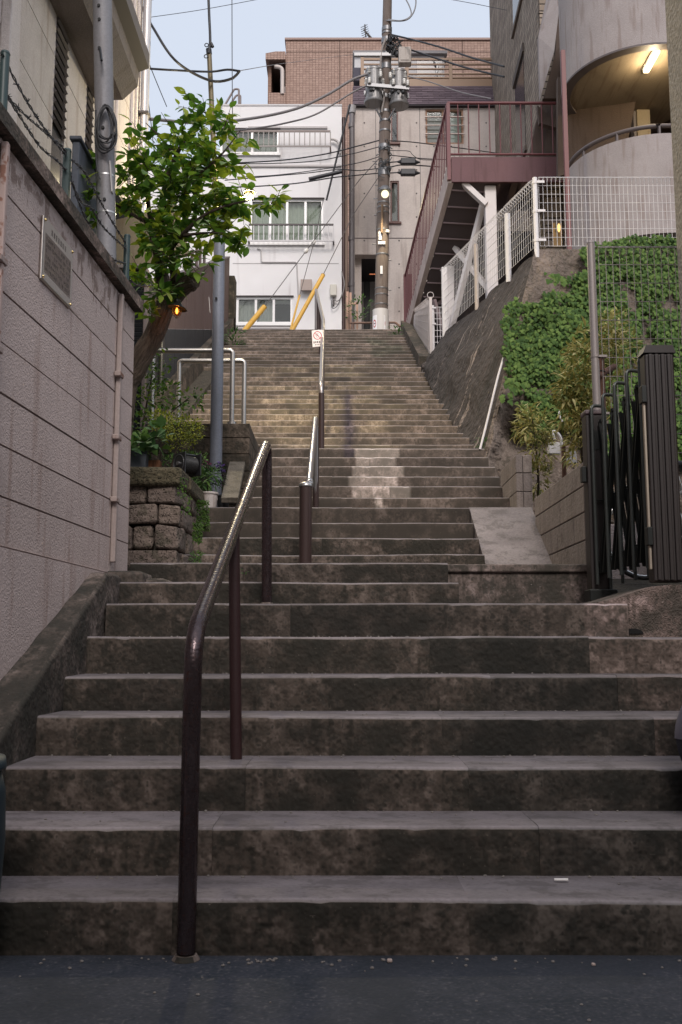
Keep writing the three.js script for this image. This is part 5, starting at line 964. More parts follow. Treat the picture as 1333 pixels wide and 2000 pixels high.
// clutter behind the walls: meter box, bent pipe, parked bicycle
{
  const w = M({ color: C(0.68, 0.66, 0.66), roughness: 0.45 }), a = at(1083, 874, 8.9);
  const t = thing('meter_box', 'small white meter box with a bent white pipe among the variegated shrubs', 'meter box', [a.x, a.y - 0.1, a.z]);
  lpart(t, 'box', box(a.x - 0.05, a.x + 0.06, a.y - 0.06, a.y + 0.05, a.z, a.z - 0.08, 0.01), w);
  lpart(t, 'pipe', pipe([at(1100, 900, 8.9), at(1096, 850, 8.9), at(1078, 838, 8.9), at(1084, 858, 8.9)], 0.011, 0.05, 8), w);
  lpart(t, 'pipe', pipe([at(1102, 830, 8.9), at(1090, 806, 8.9), at(1098, 800, 8.9)], 0.009, 0.04, 8), w);
  const c = at(1116, 893, 8.6); lpart(t, 'cover', box(c.x - 0.05, c.x + 0.05, c.y - 0.06, c.y + 0.06, c.z, c.z - 0.05, 0.008), w);
}
{
  const t = thing('bicycle', 'parked bicycle with a pale frame, half hidden behind the folding gate', 'bicycle', [2.68, 1.39, -7.2]);
  t.rotation.y = 0.28;
  const fr = M({ color: C(0.62, 0.6, 0.58), roughness: 0.3, metalness: 0.4 }), bl = M({ color: C(0.02, 0.02, 0.022), roughness: 0.6 }), ch = M({ color: C(0.6, 0.6, 0.6), metalness: 0.95, roughness: 0.25 });
  for (const x of [-0.5, 0.52]) { const w = part(t, 'wheel', uvm(new THREE.TorusGeometry(0.30, 0.014, 8, 40).translate(x, 0.325, 0)), ch); part(w, 'tyre', uvm(new THREE.TorusGeometry(0.32, 0.018, 8, 40).translate(x, 0.338, 0)), bl); const sp = []; for (let i = 0; i < 18; i++) { const a = i / 18 * 2 * Math.PI; sp.push(rod(V(x, 0.335, 0.02 * (i % 2 ? 1 : -1)), V(x + Math.cos(a) * 0.3, 0.335 + Math.sin(a) * 0.3, 0), 0.0014, 0.0014, 4)); } part(w, 'spokes', merge(sp), ch); }
  const q = (a, b, r = 0.017) => rod(V(...a), V(...b), r, r, 10);
  part(t, 'frame', merge([q([0.40, 0.80, 0], [-0.02, 0.33, 0], 0.02), q([0.38, 0.74, 0], [-0.14, 0.62, 0]), q([-0.02, 0.30, 0], [-0.19, 0.80, 0]), q([-0.5, 0.335, 0.05], [-0.02, 0.31, 0.03], 0.01), q([-0.5, 0.335, -0.05], [-0.02, 0.31, -0.03], 0.01), q([-0.5, 0.335, 0.05], [-0.15, 0.68, 0.02], 0.009), q([-0.5, 0.335, -0.05], [-0.15, 0.68, -0.02], 0.009), q([0.37, 0.9, 0], [0.42, 0.72, 0], 0.02), q([0.42, 0.72, 0.03], [0.52, 0.335, 0.05], 0.012), q([0.42, 0.72, -0.03], [0.52, 0.335, -0.05], 0.012)]), fr);
  part(t, 'saddle', uvm(new RoundedBoxGeometry(0.26, 0.06, 0.15, 3, 0.028).translate(-0.21, 0.86, 0)), bl); part(t, 'handlebar', pipe([V(0.2, 1.0, 0.28), V(0.36, 1.02, 0.24), V(0.36, 0.98, 0), V(0.36, 1.02, -0.24), V(0.2, 1.0, -0.28)], 0.011, 0.06, 8), ch);
  part(t, 'basket', meshWires(V(0.45, 0.78, 0.16), V(0.45, 0.78, -0.16), V(0.45, 1.0, 0.19), V(0.45, 1.0, -0.19), 12, 6, 0.002, 0), ch); part(t, 'mudguard', uvm(new THREE.TorusGeometry(0.355, 0.02, 6, 24, 2.2).translate(-0.5, 0.335, 0)), fr); part(t, 'crank', q([-0.02, 0.30, 0.06], [0.06, 0.17, 0.06], 0.009), ch);
}
// things cut by the edges of the picture
{
  const t = thing('draped_cover', 'pale grey and navy cloth cover bulging in at the right edge of the lowest steps', 'cloth cover', [1.465, 0.33, -3.55]);
  const mk = (k0, k1, off) => { const pos = [], idx = [], n = 18, m = 20; for (let j = 0; j <= n; j++) for (let i = 0; i <= m; i++) { const v = k0 + (k1 - k0) * j / n, a = i / m * 2 * Math.PI, r = (0.115 + 0.09 * Math.sin(v * 2.7 + 0.5)) * (1 + 0.10 * Math.sin(a * 5 + v * 7)) + off; pos.push(Math.cos(a) * r * 1.15, v * 0.62, Math.sin(a) * r); } for (let j = 0; j < n; j++) for (let i = 0; i < m; i++) { const a = j * (m + 1) + i, b = a + m + 1; idx.push(a, b, a + 1, b, b + 1, a + 1); } const g = new THREE.BufferGeometry(); g.setAttribute('position', new THREE.Float32BufferAttribute(pos, 3)); g.setIndex(idx); g.computeVertexNormals(); return uvm(g.toNonIndexed()); };
  part(t, 'cloth', mk(0.42, 1.12, 0.004), M({ color: C(0.17, 0.16, 0.20), roughness: 0.8 })); part(t, 'lining', mk(0.0, 0.55, 0), M({ color: C(0.012, 0.014, 0.03), roughness: 0.8 }));
  const b = thing('plastic_bin', 'dark teal rounded plastic bin cut off by the left edge of the lowest steps', 'bin', [-1.165, 0.0, -2.93]);
  part(b, 'body', uvm(new THREE.LatheGeometry([[0, 0.005], [0.13, 0.005], [0.15, 0.03], [0.172, 0.2], [0.18, 0.36], [0.175, 0.5], [0.16, 0.56], [0, 0.56]].map(q => new THREE.Vector2(...q)), 36)), M({ color: C(0.012, 0.028, 0.038), roughness: 0.5 }));
  part(b, 'lid', uvm(new THREE.LatheGeometry([[0.165, 0.562], [0.176, 0.57], [0.17, 0.6], [0.08, 0.625], [0, 0.63]].map(q => new THREE.Vector2(...q)), 36)), M({ color: C(0.012, 0.028, 0.038), roughness: 0.5 }));
}
{
  seed = 88; const gs = [];
  for (let i = 0; i < 60; i++) { const r = rr(0.002, 0.007), g = new THREE.IcosahedronGeometry(r, 0); g.scale(rr(0.8, 1.5), 0.7, 1).rotateY(rr(0, 6)).translate(rr(-1.2, 1.3), r * 0.4, -3.06 + Math.abs(rr(-0.06, 0.06) + rr(-0.06, 0.06))); gs.push(uvm(g)); }
  for (let i = 0; i < 420; i++) { const n = rnd() < 0.05 ? 0 : Math.floor(rr(1, 9)); const Z = n === 0 ? rr(2.5, 3.05) : SZ[n] - rr(0.0, 0.05) - (rnd() < 0.25 ? rr(0, 0.25) : 0), y = n === 0 ? 0 : SY[n - 1], x = rr(-1.2, 1.3), r = rr(0.0018, 0.006); const g = new THREE.IcosahedronGeometry(r, 0); g.scale(rr(0.8, 1.5), rr(0.5, 0.9), rr(0.8, 1.3)); g.rotateY(rr(0, 6)).translate(x, y + r * 0.4, -Z); gs.push(uvm(g)); }
  const o = single('grit', merge(gs), M({ color: C(0.19, 0.17, 0.155) }), 'loose grit and crumbs of stone lying along the lower steps', 'grit'); stuff(o);
  const p = at(1096, 1709, 3.32); single('cigarette_butt', rod(V(p.x - 0.022, 0.166, p.z), V(p.x + 0.022, 0.167, p.z + 0.004), 0.0045, 0.0045, 10), M({ color: C(0.78, 0.75, 0.72) }), 'white cigarette butt lying on the right half of the lowest tread', 'litter');
  const s = (px, py, y, r, lab) => { const Zp = (EYE - y) / Math.tan(Math.atan((py - 1000) / FOC) - PITCH), q = at(px, py, Zp); const g = stoneGeo(q.x - r, q.x + r, y, y + r * 1.3, q.z - r, q.z + r, r * 0.6, r * 0.6, px); single('pebble', g, M({ color: C(0.42, 0.33, 0.29) }), lab, 'pebble'); };
  s(762, 1880, 0, 0.008, 'pale pebble on the asphalt below the lowest step, largest of those near the middle'); s(30, 1580, 0.315, 0.013, 'small pinkish pebble at the far left end of the second tread'); s(1160, 1886, 0, 0.006, 'small tan pebble on the asphalt towards the right');
}
// an unseen building added behind the viewer to keep the low sun off the lane
{
  const t = thing('added_rear_building', 'unseen building added behind the viewer to shade the lower lane', 'building', [0, 0, 8]);
  const wm = M({ color: C(0.34, 0.31, 0.29), map: stuccoMap }), gl = M({ color: C(0.05, 0.06, 0.07), roughness: 0.1 });
  lpart(t, 'wall', box(-9, 9, -0.05, 7.0, 5.2, 11), wm); lpart(t, 'roof', box(-9.2, 9.2, 7.002, 7.2, 5.0, 11.2), wm);
  for (const x of [-6, -2.5, 1, 4.5]) for (const y of [1.2, 4.4]) { const f = lpart(t, 'window', box(x, x + 1.6, y, y + 1.5, 5.16, 5.2), M({ color: C(0.5, 0.5, 0.5) })); part(f, 'pane', box(x + 0.08, x + 1.52, y + 0.08, y + 1.42, 5.14, 5.158).translate(0, 0, -8), gl); }
}
// ------------------------------------------------------------------ buildings along the upper street
function facade(x0, x1, y0, y1, z, th, holes) {
  const xs = [...new Set([x0, x1, ...holes.flatMap(h => [h[0], h[1]])])].filter(v => v >= x0 && v <= x1).sort((a, b) => a - b), ys = [...new Set([y0, y1, ...holes.flatMap(h => [h[2], h[3]])])].filter(v => v >= y0 && v <= y1).sort((a, b) => a - b), pos = [];
  const solid = (i, j) => i >= 0 && j >= 0 && i + 1 < xs.length && j + 1 < ys.length && !holes.some(h => (xs[i] + xs[i + 1]) / 2 > h[0] && (xs[i] + xs[i + 1]) / 2 < h[1] && (ys[j] + ys[j + 1]) / 2 > h[2] && (ys[j] + ys[j + 1]) / 2 < h[3]);
  const q = (a, b, c, d) => { for (const v of [a, b, c, a, c, d]) pos.push(...v); };
  for (let i = 0; i + 1 < xs.length; i++) for (let j = 0; j + 1 < ys.length; j++) {
    if (!solid(i, j)) continue; const [a, b, c, d] = [xs[i], xs[i + 1], ys[j], ys[j + 1]], k = z - th;
    q([a, c, z], [b, c, z], [b, d, z], [a, d, z]); q([b, c, k], [a, c, k], [a, d, k], [b, d, k]);
    if (!solid(i - 1, j)) q([a, c, k], [a, c, z], [a, d, z], [a, d, k]); if (!solid(i + 1, j)) q([b, c, z], [b, c, k], [b, d, k], [b, d, z]);
    if (!solid(i, j - 1)) q([a, c, k], [b, c, k], [b, c, z], [a, c, z]); if (!solid(i, j + 1)) q([a, d, z], [b, d, z], [b, d, k], [a, d, k]);
  }
  const g = new THREE.BufferGeometry(); g.setAttribute('position', new THREE.Float32BufferAttribute(pos, 3)); g.computeVertexNormals(); return uvm(g);
}
const alu = M({ color: C(0.66, 0.65, 0.64), roughness: 0.4, metalness: 0.3 });
const glass = new THREE.MeshPhysicalMaterial({ color: C(0.86, 0.9, 0.88), roughness: 0.04, transmission: 1, thickness: 0, ior: 1.5 });
// frame bars round a hole, upright divisions, panes, and a curtain or a dark room behind
function sash(t, [x0, x1, y0, y1], z, cuts, behind, o = {}) {
  const fw = o.fw ?? 0.05, fm = o.frame ?? alu, w = new THREE.Group(); w.name = 'window'; t.add(w); const off = g => g.translate(-t.position.x, -t.position.y, -t.position.z);
  part(w, 'frame', off(merge([box(x0, x1, y0, y0 + fw, z - 0.09, z - 0.02), box(x0, x1, y1 - fw, y1, z - 0.09, z - 0.02), box(x0, x0 + fw, y0 + fw, y1 - fw, z - 0.09, z - 0.02), box(x1 - fw, x1, y0 + fw, y1 - fw, z - 0.09, z - 0.02)])), fm);
  const xs = [x0 + fw, ...cuts, x1 - fw];
  for (const c of cuts) part(w, 'mullion', off(box(c - fw * 0.55, c + fw * 0.55, y0 + fw, y1 - fw, z - 0.085, z - 0.03)), fm);
  for (let i = 0; i + 1 < xs.length; i++) { part(w, 'pane', off(box(xs[i], xs[i + 1], y0 + fw, y1 - fw, z - 0.066, z - 0.06)), o.glass ?? glass); if (behind[i]) part(w, 'curtain', off(o.pleat ? curtain(xs[i], xs[i + 1], y0 + fw, y1 - fw, z - 0.16) : box(xs[i], xs[i + 1], y0 + fw, y1 - fw, z - 0.17, z - 0.15)), behind[i]); }
  part(w, 'room', off(box(x0 - 0.05, x1 + 0.05, y0 - 0.05, y1 + 0.05, z - 0.6, z - 0.58)), M({ color: C(0.05, 0.048, 0.045) }));
  return w;
}
function curtain(x0, x1, y0, y1, z) { const n = Math.max(6, Math.round((x1 - x0) / 0.04)), pos = []; for (let i = 0; i < n; i++) { const a = x0 + (x1 - x0) * i / n, b = x0 + (x1 - x0) * (i + 1) / n, za = z + 0.02 * Math.sin(i * 1.9), zb = z + 0.02 * Math.sin((i + 1) * 1.9); for (const v of [[a, y0, za], [b, y0, zb], [b, y1, zb], [a, y0, za], [b, y1, zb], [a, y1, za]]) pos.push(...v); } const g = new THREE.BufferGeometry(); g.setAttribute('position', new THREE.Float32BufferAttribute(pos, 3)); g.computeVertexNormals(); return uvm(g); }
const R4 = (px0, py0, px1, py1, Z) => { const a = at(px0, py1, Z), b = at(px1, py0, Z); return [a.x, b.x, a.y, b.y]; };
const whiteMap = texture(1024, 1024, (u, v) => { const st = fbm(u * 40, v * 3, 40, 3, 4, 2), a = fbm(u * 5, v * 5, 5, 5, 4, 1); let c = mixc([0.86, 0.85, 0.84], [1, 1, 1], a); return mixc(c, [0.60, 0.57, 0.56], sst(0.60, 0.85, st) * 0.55); }, true, [6, 6]);
const concMap = texture(1024, 1024, (u, v) => { const st = fbm(u * 36, v * 3, 36, 3, 4, 2), a = fbm(u * 8, v * 8, 8, 8, 5, 1), f = vn(u * 200, v * 200, 200, 200); let c = mixc([0.62, 0.58, 0.55], [1, 0.97, 0.94], a * 0.8 + f * 0.25); return mixc(c, [0.42, 0.36, 0.34], sst(0.56, 0.82, st) * 0.6); }, true, [5, 5]);
const cream = M({ color: C(0.42, 0.42, 0.36), roughness: 0.9 }), greyCurtain = M({ color: C(0.36, 0.34, 0.32), roughness: 0.9 });
{
  const Z = 24, z = -Z, t = thing('white_building', 'white rendered three-storey building facing down the steps', 'building', [-1.5, TOP, -25.5]);
  const wm = M({ color: C(0.90, 0.885, 0.885), map: whiteMap, bumpMap: fineBump, bumpScale: 0.003, roughness: 0.85 });
  const w1 = R4(448, 580, 572, 632, Z), w2 = R4(488, 389, 632, 475, Z), w3 = R4(430, 253, 546, 300, Z);
  lpart(t, 'wall', facade(-3.14, 0.02, TOP - 0.4, 15.0, z, 0.55, [w1, w2, w3]), wm);
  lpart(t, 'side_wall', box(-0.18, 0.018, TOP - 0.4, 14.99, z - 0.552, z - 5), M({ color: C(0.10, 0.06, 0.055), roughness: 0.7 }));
  lpart(t, 'lower_wing', box(-7, -3.142, TOP - 0.4, 13.3, z - 0.05, z - 5), wm);
  lpart(t, 'roof', box(-3.13, 0.0, 14.7, 14.96, z - 0.56, z - 5), M({ color: C(0.4, 0.39, 0.38) }));
  lpart(t, 'parapet_cap', box(-3.16, 0.03, 15.002, 15.05, z + 0.02, z - 0.2, 0.006), M({ color: C(0.62, 0.6, 0.6) }));
  const c = px => at(px, 600, Z).x;
  sash(t, w1, z, [c(464), c(500), c(535)], [cream, greyCurtain, greyCurtain, null], { fw: 0.055, pleat: true });
  sash(t, w2, z, [at(528, 430, Z).x, at(561, 430, Z).x, at(597, 430, Z).x], [cream, cream, cream, cream], { fw: 0.055, pleat: true });
  sash(t, w3, z, [at(493, 275, Z).x], [greyCurtain, greyCurtain], { fw: 0.06 });
  const dk = M({ color: C(0.07, 0.055, 0.055), roughness: 0.5 });
  for (const [r, x] of [[w1, 1], [w2, 1], [w3, 1]]) { lpart(t, 'sill', box(r[0] - 0.04, r[1] + 0.04, r[2] - 0.07, r[2] - 0.004, z - 0.05, z + 0.06, 0.006), alu); lpart(t, 'lintel', box(r[0] - 0.03, r[1] + 0.03, r[3] + 0.004, r[3] + 0.025, z - 0.02, z + 0.05), dk); }
  for (const [a, b, c2, d] of [[470, 323, 667, 327], [485, 248, 640, 252], [452, 640, 572, 643]]) { const r = R4(a, b, c2, d, Z); lpart(t, 'string_course', box(...r, z + 0.002, z + 0.05, 0.006), M({ color: C(0.55, 0.52, 0.51), roughness: 0.8 })); }
  { const r = R4(455, 514, 662, 515.4, Z); lpart(t, 'joint', box(...r, z + 0.001, z + 0.006), M({ color: C(0.42, 0.4, 0.4) })); }
  // second-floor window guard and third-floor balcony rail
  const guard = (x0, x1, yt, yb, n, d, name, pm, tm) => { const g = lpart(t, name, bar(V(x0, yt, z + d), V(x1, yt, z + d), 0.035, 0.045), tm); const o = t.position; part(g, 'bottom_rail', bar(V(x0, yb, z + d), V(x1, yb, z + d), 0.03, 0.035).translate(-o.x, -o.y, -o.z), pm); for (let i = 0; i <= n; i++) { const x = x0 + (x1 - x0) * i / n; part(g, 'baluster', box(x - 0.012, x + 0.012, yb, yt - 0.018, z + d - 0.012, z + d + 0.012).translate(-o.x, -o.y, -o.z), pm); } for (const x of [x0, x1]) part(g, 'bracket', box(x - 0.02, x + 0.02, yb - 0.02, yb + 0.03, z, z + d - 0.02).translate(-o.x, -o.y, -o.z), tm); };
  const a = at(488, 446, Z), b = at(652, 477, Z); guard(a.x, b.x, a.y, b.y, 17, 0.22, 'window_guard', M({ color: C(0.6, 0.58, 0.58), roughness: 0.5 }), dk);
  const e = at(448, 268, Z), f = at(646, 297, Z); guard(e.x, f.x, e.y, f.y, 20, 0.3, 'balcony_rail', M({ color: C(0.30, 0.27, 0.25), roughness: 0.5 }), M({ color: C(0.24, 0.19, 0.17), roughness: 0.5 }));
  { const r = R4(588, 550, 610, 572, Z); const h = lpart(t, 'vent_hood', prism([V(r[0], r[2] + 0.1, z), V(r[0], r[3], z), V(r[0], r[3], z + 0.16), V(r[0], r[2], z + 0.2), V(r[0], r[2], z + 0.13)], V(r[1] - r[0], 0, 0)), M({ color: C(0.36, 0.28, 0.24), roughness: 0.5 })); }
  { const r = R4(645, 558, 658, 580, Z); lpart(t, 'meter', box(...r, z + 0.002, z + 0.12, 0.02), M({ color: C(0.66, 0.63, 0.55), roughness: 0.6 })); const q = R4(650, 582, 654, 597, Z); lpart(t, 'conduit_box', box(...q, z + 0.002, z + 0.05), dk);
    lpart(t, 'meter_cable', tube([at(652, 585, Z - 0.05), at(660, 588, Z - 0.08), at(668, 578, Z - 0.1), at(673, 555, Z - 0.1), at(668, 530, Z - 0.05)], 0.014, 30, 6), M({ color: C(0.28, 0.26, 0.25) })); lpart(t, 'meter_cable', tube([at(648, 586, Z - 0.05), at(650, 602, Z - 0.08), at(660, 596, Z - 0.1), at(670, 570, Z - 0.1)], 0.010, 30, 6), M({ color: C(0.05, 0.05, 0.05) })); }
  lpart(t, 'wall_conduit', pipe([at(502, 486, Z - 0.03), at(510, 487, Z - 0.03), at(511, 512, Z - 0.03), at(580, 512, Z - 0.03), at(583, 580, Z - 0.03)], 0.015, 0.05, 8), M({ color: C(0.5, 0.48, 0.47) }));
  lpart(t, 'duct', pipe([at(646, 272, Z - 0.1), at(656, 272, Z - 0.1), at(664, 282, Z - 0.1), at(665, 300, Z - 0.05)], 0.035, 0.1, 10), M({ color: C(0.6, 0.57, 0.55) }));
  lpart(t, 'roof_ladder', merge([pipe([at(437, 210, 24.6), at(458, 174, 24.6), at(467, 174, 24.6), at(467, 210, 24.6)], 0.028, 0.05, 8), pipe([at(446, 210, 25.1), at(462, 186, 25.1), at(470, 186, 25.1), at(470, 210, 25.1)], 0.028, 0.05, 8)]), M({ color: C(0.22, 0.18, 0.17), roughness: 0.5 }));
}
// bundle of brown pipes in the gap
{
  const t = thing('drainpipe', 'grey drainpipe running down the corner of the concrete building', 'drainpipe', [0.2, TOP, -24.7]);
  const gm = M({ color: C(0.17, 0.155, 0.16), roughness: 0.45 });
  lpart(t, 'pipe', rod(at(687, 640, 24.8).setY(TOP), at(688, 210, 24.8), 0.075, 0.075, 14), gm); for (const y of [250, 350, 470, 560]) { const p = at(687, y, 24.8); lpart(t, 'socket', rod(p, p.clone().add(V(0, 0.12, 0)), 0.088, 0.088, 14), gm); }
  lpart(t, 'hopper', rod(at(688, 222, 24.8), at(688, 208, 24.8), 0.10, 0.115, 14), M({ color: C(0.36, 0.35, 0.35), roughness: 0.5 }));
  const t2 = thing('drainpipe', 'pair of brown drainpipes in the gap beside the white building', 'drainpipe', [0.1, TOP, -24.4]);
  lpart(t2, 'pipe', rod(at(671, 640, 24.3).setY(TOP), at(671.5, 230, 24.3), 0.05, 0.05, 12), M({ color: C(0.075, 0.042, 0.04), roughness: 0.4 })); lpart(t2, 'pipe', rod(at(676, 580, 24.5).setY(TOP), at(676, 300, 24.5), 0.04, 0.04, 12), M({ color: C(0.30, 0.22, 0.17), roughness: 0.5 }));
}
// brown tiled apartment block behind
function tileTexture(w, h, nx, ny, a, b, grout, size, bump) {
  const f = (u, v) => { const y = v * ny, j = Math.floor(y), x = u * nx, i = Math.floor(x), fx = x - i, fy = y - j, g = Math.min(Math.min(fx, 1 - fx) / 0.06, Math.min(fy, 1 - fy) / 0.11); const k = hs(i * 3 + 1, j * 7 + 2); return [Math.min(1, Math.max(0, g)), k]; };
  if (bump) return texture(w, h, (u, v) => f(u, v)[0], false, size);
  return texture(w, h, (u, v) => { const [g, k] = f(u, v); return mixc(grout, mixc(a, b, k * 0.75 + 0.25 * fbm(u * 6, v * 6, 6, 6, 3, 3)), g); }, true, size);
}
const tileMap = tileTexture(1024, 1024, 32, 54, [0.30, 0.185, 0.14], [0.42, 0.275, 0.215], [0.13, 0.08, 0.065], [3.6, 3.6]), tileBump = tileTexture(1024, 1024, 32, 54, 0, 0, 0, [3.6, 3.6], true);
{
  const Z = 32, z = -Z, t = thing('tiled_building', 'tall brown tiled apartment block rising behind the white and concrete buildings', 'building', [3, TOP, -36]);
  const tm = M({ map: tileMap, bumpMap: tileBump, bumpScale: 0.008, roughness: 0.6 });
  const a = at(559, 79, Z), b = at(1010, 83, Z), dk = M({ color: C(0.12, 0.075, 0.06) });
  lpart(t, 'wall', box(a.x, b.x + 3, TOP - 0.4, a.y, z, z - 8), tm);
  lpart(t, 'parapet_cap', box(a.x - 0.04, b.x + 3, a.y + 0.002, a.y + 0.08, z + 0.05, z - 8), M({ color: C(0.27, 0.17, 0.14), roughness: 0.5 }));
  { const r = R4(559, 101, 1010, 102.2, Z); lpart(t, 'joint', box(r[0], r[1] + 3, r[2], r[3], z + 0.001, z + 0.008), dk); const q = at(664, 200, Z); for (const px of [664, 905]) { const x = at(px, 150, Z).x; lpart(t, 'joint', box(x - 0.014, x + 0.014, TOP, a.y, z + 0.001, z + 0.008), dk); } }
  // open stair balcony at its left
  const s0 = at(520, 112, Z).x, s1 = a.x - 0.003, yt = at(520, 108, Z).y, yb = at(520, 184, Z).y;
  lpart(t, 'balcony_roof', prism([V(s0, yt - 0.28, z + 0.2), V(s0, yt - 0.05, z + 0.2), V(s0 + 0.35, yt + 0.02, z + 0.2), V(s1, yt + 0.02, z + 0.2), V(s1, yt - 0.28, z + 0.2)], V(0, 0, -4)), tm);
  lpart(t, 'balcony_soffit', box(s0 + 0.12, s1, yt - 0.30, yt - 0.283, z + 0.15, z - 3.9), dk);
  lpart(t, 'balcony_wall', box(s0 + 0.25, s1, TOP, yt - 0.302, z - 2.0, z - 3.9), M({ color: C(0.75, 0.7, 0.66), map: tileMap }));
  lpart(t, 'balcony_parapet', box(at(526, 184, Z).x, s1, TOP, yb, z + 0.1, z - 0.1), tm); lpart(t, 'balcony_side', prism([V(s0 + 0.08, TOP, z - 0.2), V(s0 + 0.06, yt - 0.3, z - 0.2), V(s0 + 0.06, yt - 0.3, z - 3.8), V(s0 + 0.08, TOP, z - 3.8)], V(0.12, 0, 0)), M({ color: C(0.8, 0.75, 0.7), map: tileMap }));
  lpart(t, 'balcony_pipe', pipe([at(537, 130, Z - 0.1), at(552, 132, Z - 0.1), at(552, 184, Z - 0.1)], 0.07, 0.15, 10), M({ color: C(0.55, 0.48, 0.44), roughness: 0.5 }));
  { const p = R4(548, 155, 558, 205, Z); lpart(t, 'balcony_panel', box(...p, z - 0.5, z - 0.45), M({ color: C(0.5, 0.45, 0.43) })); }
  // roof aerial
  const an = thing('aerial', 'tangled television aerial on the roof edge left of the utility pole', 'aerial', at(733, 80, 32.3).toArray()); const am = M({ color: C(0.05, 0.045, 0.045), roughness: 0.5 });
  const f = at(733, 82, 32.3), g = at(711, 58, 32.3), k = at(714, 50, 32.3); lpart(an, 'mast', rod(f, g, 0.035, 0.03, 6), am); lpart(an, 'mast', rod(at(726, 82, 32.3), at(714, 60, 32.3), 0.02, 0.02, 5), am); lpart(an, 'boom', rod(at(713, 48, 32.3), at(715, 72, 32.3), 0.025, 0.025, 5), am);
  for (let i = 0; i < 6; i++) lpart(an, 'element', rod(at(705 + i * 0.5, 54 + i * 4, 32.3), at(718 + i, 48 + i * 4, 32.3), 0.012, 0.012, 4), am);
}
// exposed concrete building with the slate band
{
  const Z = 25, z = -Z, t = thing('concrete_building', 'exposed concrete building with a purple slate band behind the utility pole', 'building', [2.6, TOP, -27]);
  const cm = M({ color: C(0.80, 0.74, 0.705), map: concMap, bumpMap: fineBump, bumpScale: 0.003, roughness: 0.9 });
  const x0 = at(692, 400, Z).x, x1 = 6.2, ytop = at(700, 209, Z).y;
  const n1 = R4(764, 213, 778, 279, Z), n2 = R4(763, 353, 780, 434, Z), r1 = R4(832, 213, 905, 281, Z), r2 = R4(974, 213, 1010, 281, Z), gar = R4(694, 497, 757, 660, Z); gar[2] = TOP - 0.4;
  lpart(t, 'wall', facade(x0, x1, TOP - 0.4, ytop, z, 0.3, [n1, n2, r1, r2, gar]), cm);
  lpart(t, 'body', box(x0 + 0.01, x1, ytop - 0.3, ytop - 0.02, z - 0.302, z - 5), cm); lpart(t, 'side_wall', box(x0 + 0.005, x0 + 0.2, TOP - 0.4, ytop - 0.302, z - 0.302, z - 5), cm);
  const br = M({ color: C(0.16, 0.075, 0.06), roughness: 0.5 }), fog = M({ color: C(0.28, 0.25, 0.24), roughness: 0.9 });
  sash(t, n1, z, [], [M({ color: C(0.06, 0.055, 0.075) })], { fw: 0.04, frame: br }); sash(t, n2, z, [], [fog], { fw: 0.045, frame: br });
  sash(t, r1, z, [at(866, 250, Z).x], [fog, M({ color: C(0.5, 0.5, 0.48) })], { fw: 0.05, frame: M({ color: C(0.36, 0.22, 0.15) }) }); sash(t, r2, z, [], [fog], { fw: 0.05, frame: M({ color: C(0.36, 0.22, 0.15) }) });
  for (const r of [n1, n2]) lpart(t, 'sill', box(r[0] - 0.05, r[1] + 0.05, r[2] - 0.06, r[2] - 0.004, z - 0.05, z + 0.06, 0.006), br);
  for (const r of [r1, r2]) { const gm = M({ color: C(0.5, 0.42, 0.38), metalness: 0.5, roughness: 0.4 }); for (const k of [0.28, 0.55, 0.82]) lpart(t, 'window_bar', rod(V(r[0] - 0.02, r[2] + (r[3] - r[2]) * k * 0.9, z + 0.06), V(r[1] + 0.02, r[2] + (r[3] - r[2]) * k * 0.9, z + 0.06), 0.02, 0.02, 8), gm); }
  { const r = R4(692, 464.5, 1010, 466, Z); lpart(t, 'joint', box(r[0], x1, r[2], r[3], z + 0.001, z + 0.006), M({ color: C(0.12, 0.1, 0.1) })); for (const px of [735, 822, 900]) { const x = at(px, 400, Z).x; lpart(t, 'joint', box(x - 0.008, x + 0.008, gar[3], ytop, z + 0.001, z + 0.004), M({ color: C(0.22, 0.19, 0.18) })); } }
  const ties = []; for (let i = 0; i < 9; i++) for (let j = 0; j < 9; j++) { const p = at(712 + i * 34, 240 + j * 46, Z); if ([n1, n2, r1, r2, gar].some(h => p.x > h[0] - 0.05 && p.x < h[1] + 0.05 && p.y > h[2] - 0.05 && p.y < h[3] + 0.05) || p.y < TOP) continue; ties.push(uvm(new THREE.CylinderGeometry(0.022, 0.022, 0.01, 10).rotateX(Math.PI / 2).translate(p.x, p.y, z + 0.002))); } stuff(lpart(t, 'form_tie', merge(ties), M({ color: C(0.13, 0.11, 0.105) })));
  // garage recess
  lpart(t, 'recess', merge([box(gar[0] - 0.1, gar[1] + 0.6, TOP - 0.4, gar[3] + 0.3, z - 2.6, z - 2.5), box(gar[0], gar[0] - 0.1, TOP - 0.4, gar[3], z - 0.302, z - 2.5)]), M({ color: C(0.09, 0.075, 0.07), map: concMap })); lpart(t, 'recess_ceiling', box(gar[0], gar[1] + 0.6, gar[3] + 0.002, gar[3] + 0.1, z - 0.302, z - 2.5), M({ color: C(0.07, 0.06, 0.06) }));
  for (const [a, b, c] of [[696, 711, 0.17], [712, 722, 0.012], [723, 740, 0.12]]) { const r = R4(a, 550, b, 645, Z + 1.2); lpart(t, 'door_panel', box(r[0], r[1], TOP - 0.1, r[3], -Z - 1.2, -Z - 1.25, 0.005), M({ color: C(c, c * 0.85, c * 0.8), roughness: 0.6 })); }
  // slate band: courses of single slates
  const ys0 = ytop + 0.004, ys1 = at(700, 157, Z + 0.1).y, rows = 11, sl = [0, 1, 2, 3].map(k => M({ color: C(0.105 + 0.016 * k, 0.075 + 0.013 * k, 0.092 + 0.014 * k), roughness: 0.75, bumpMap: fineBump, bumpScale: 0.004 })), many = [[], [], [], []]; seed = 303;
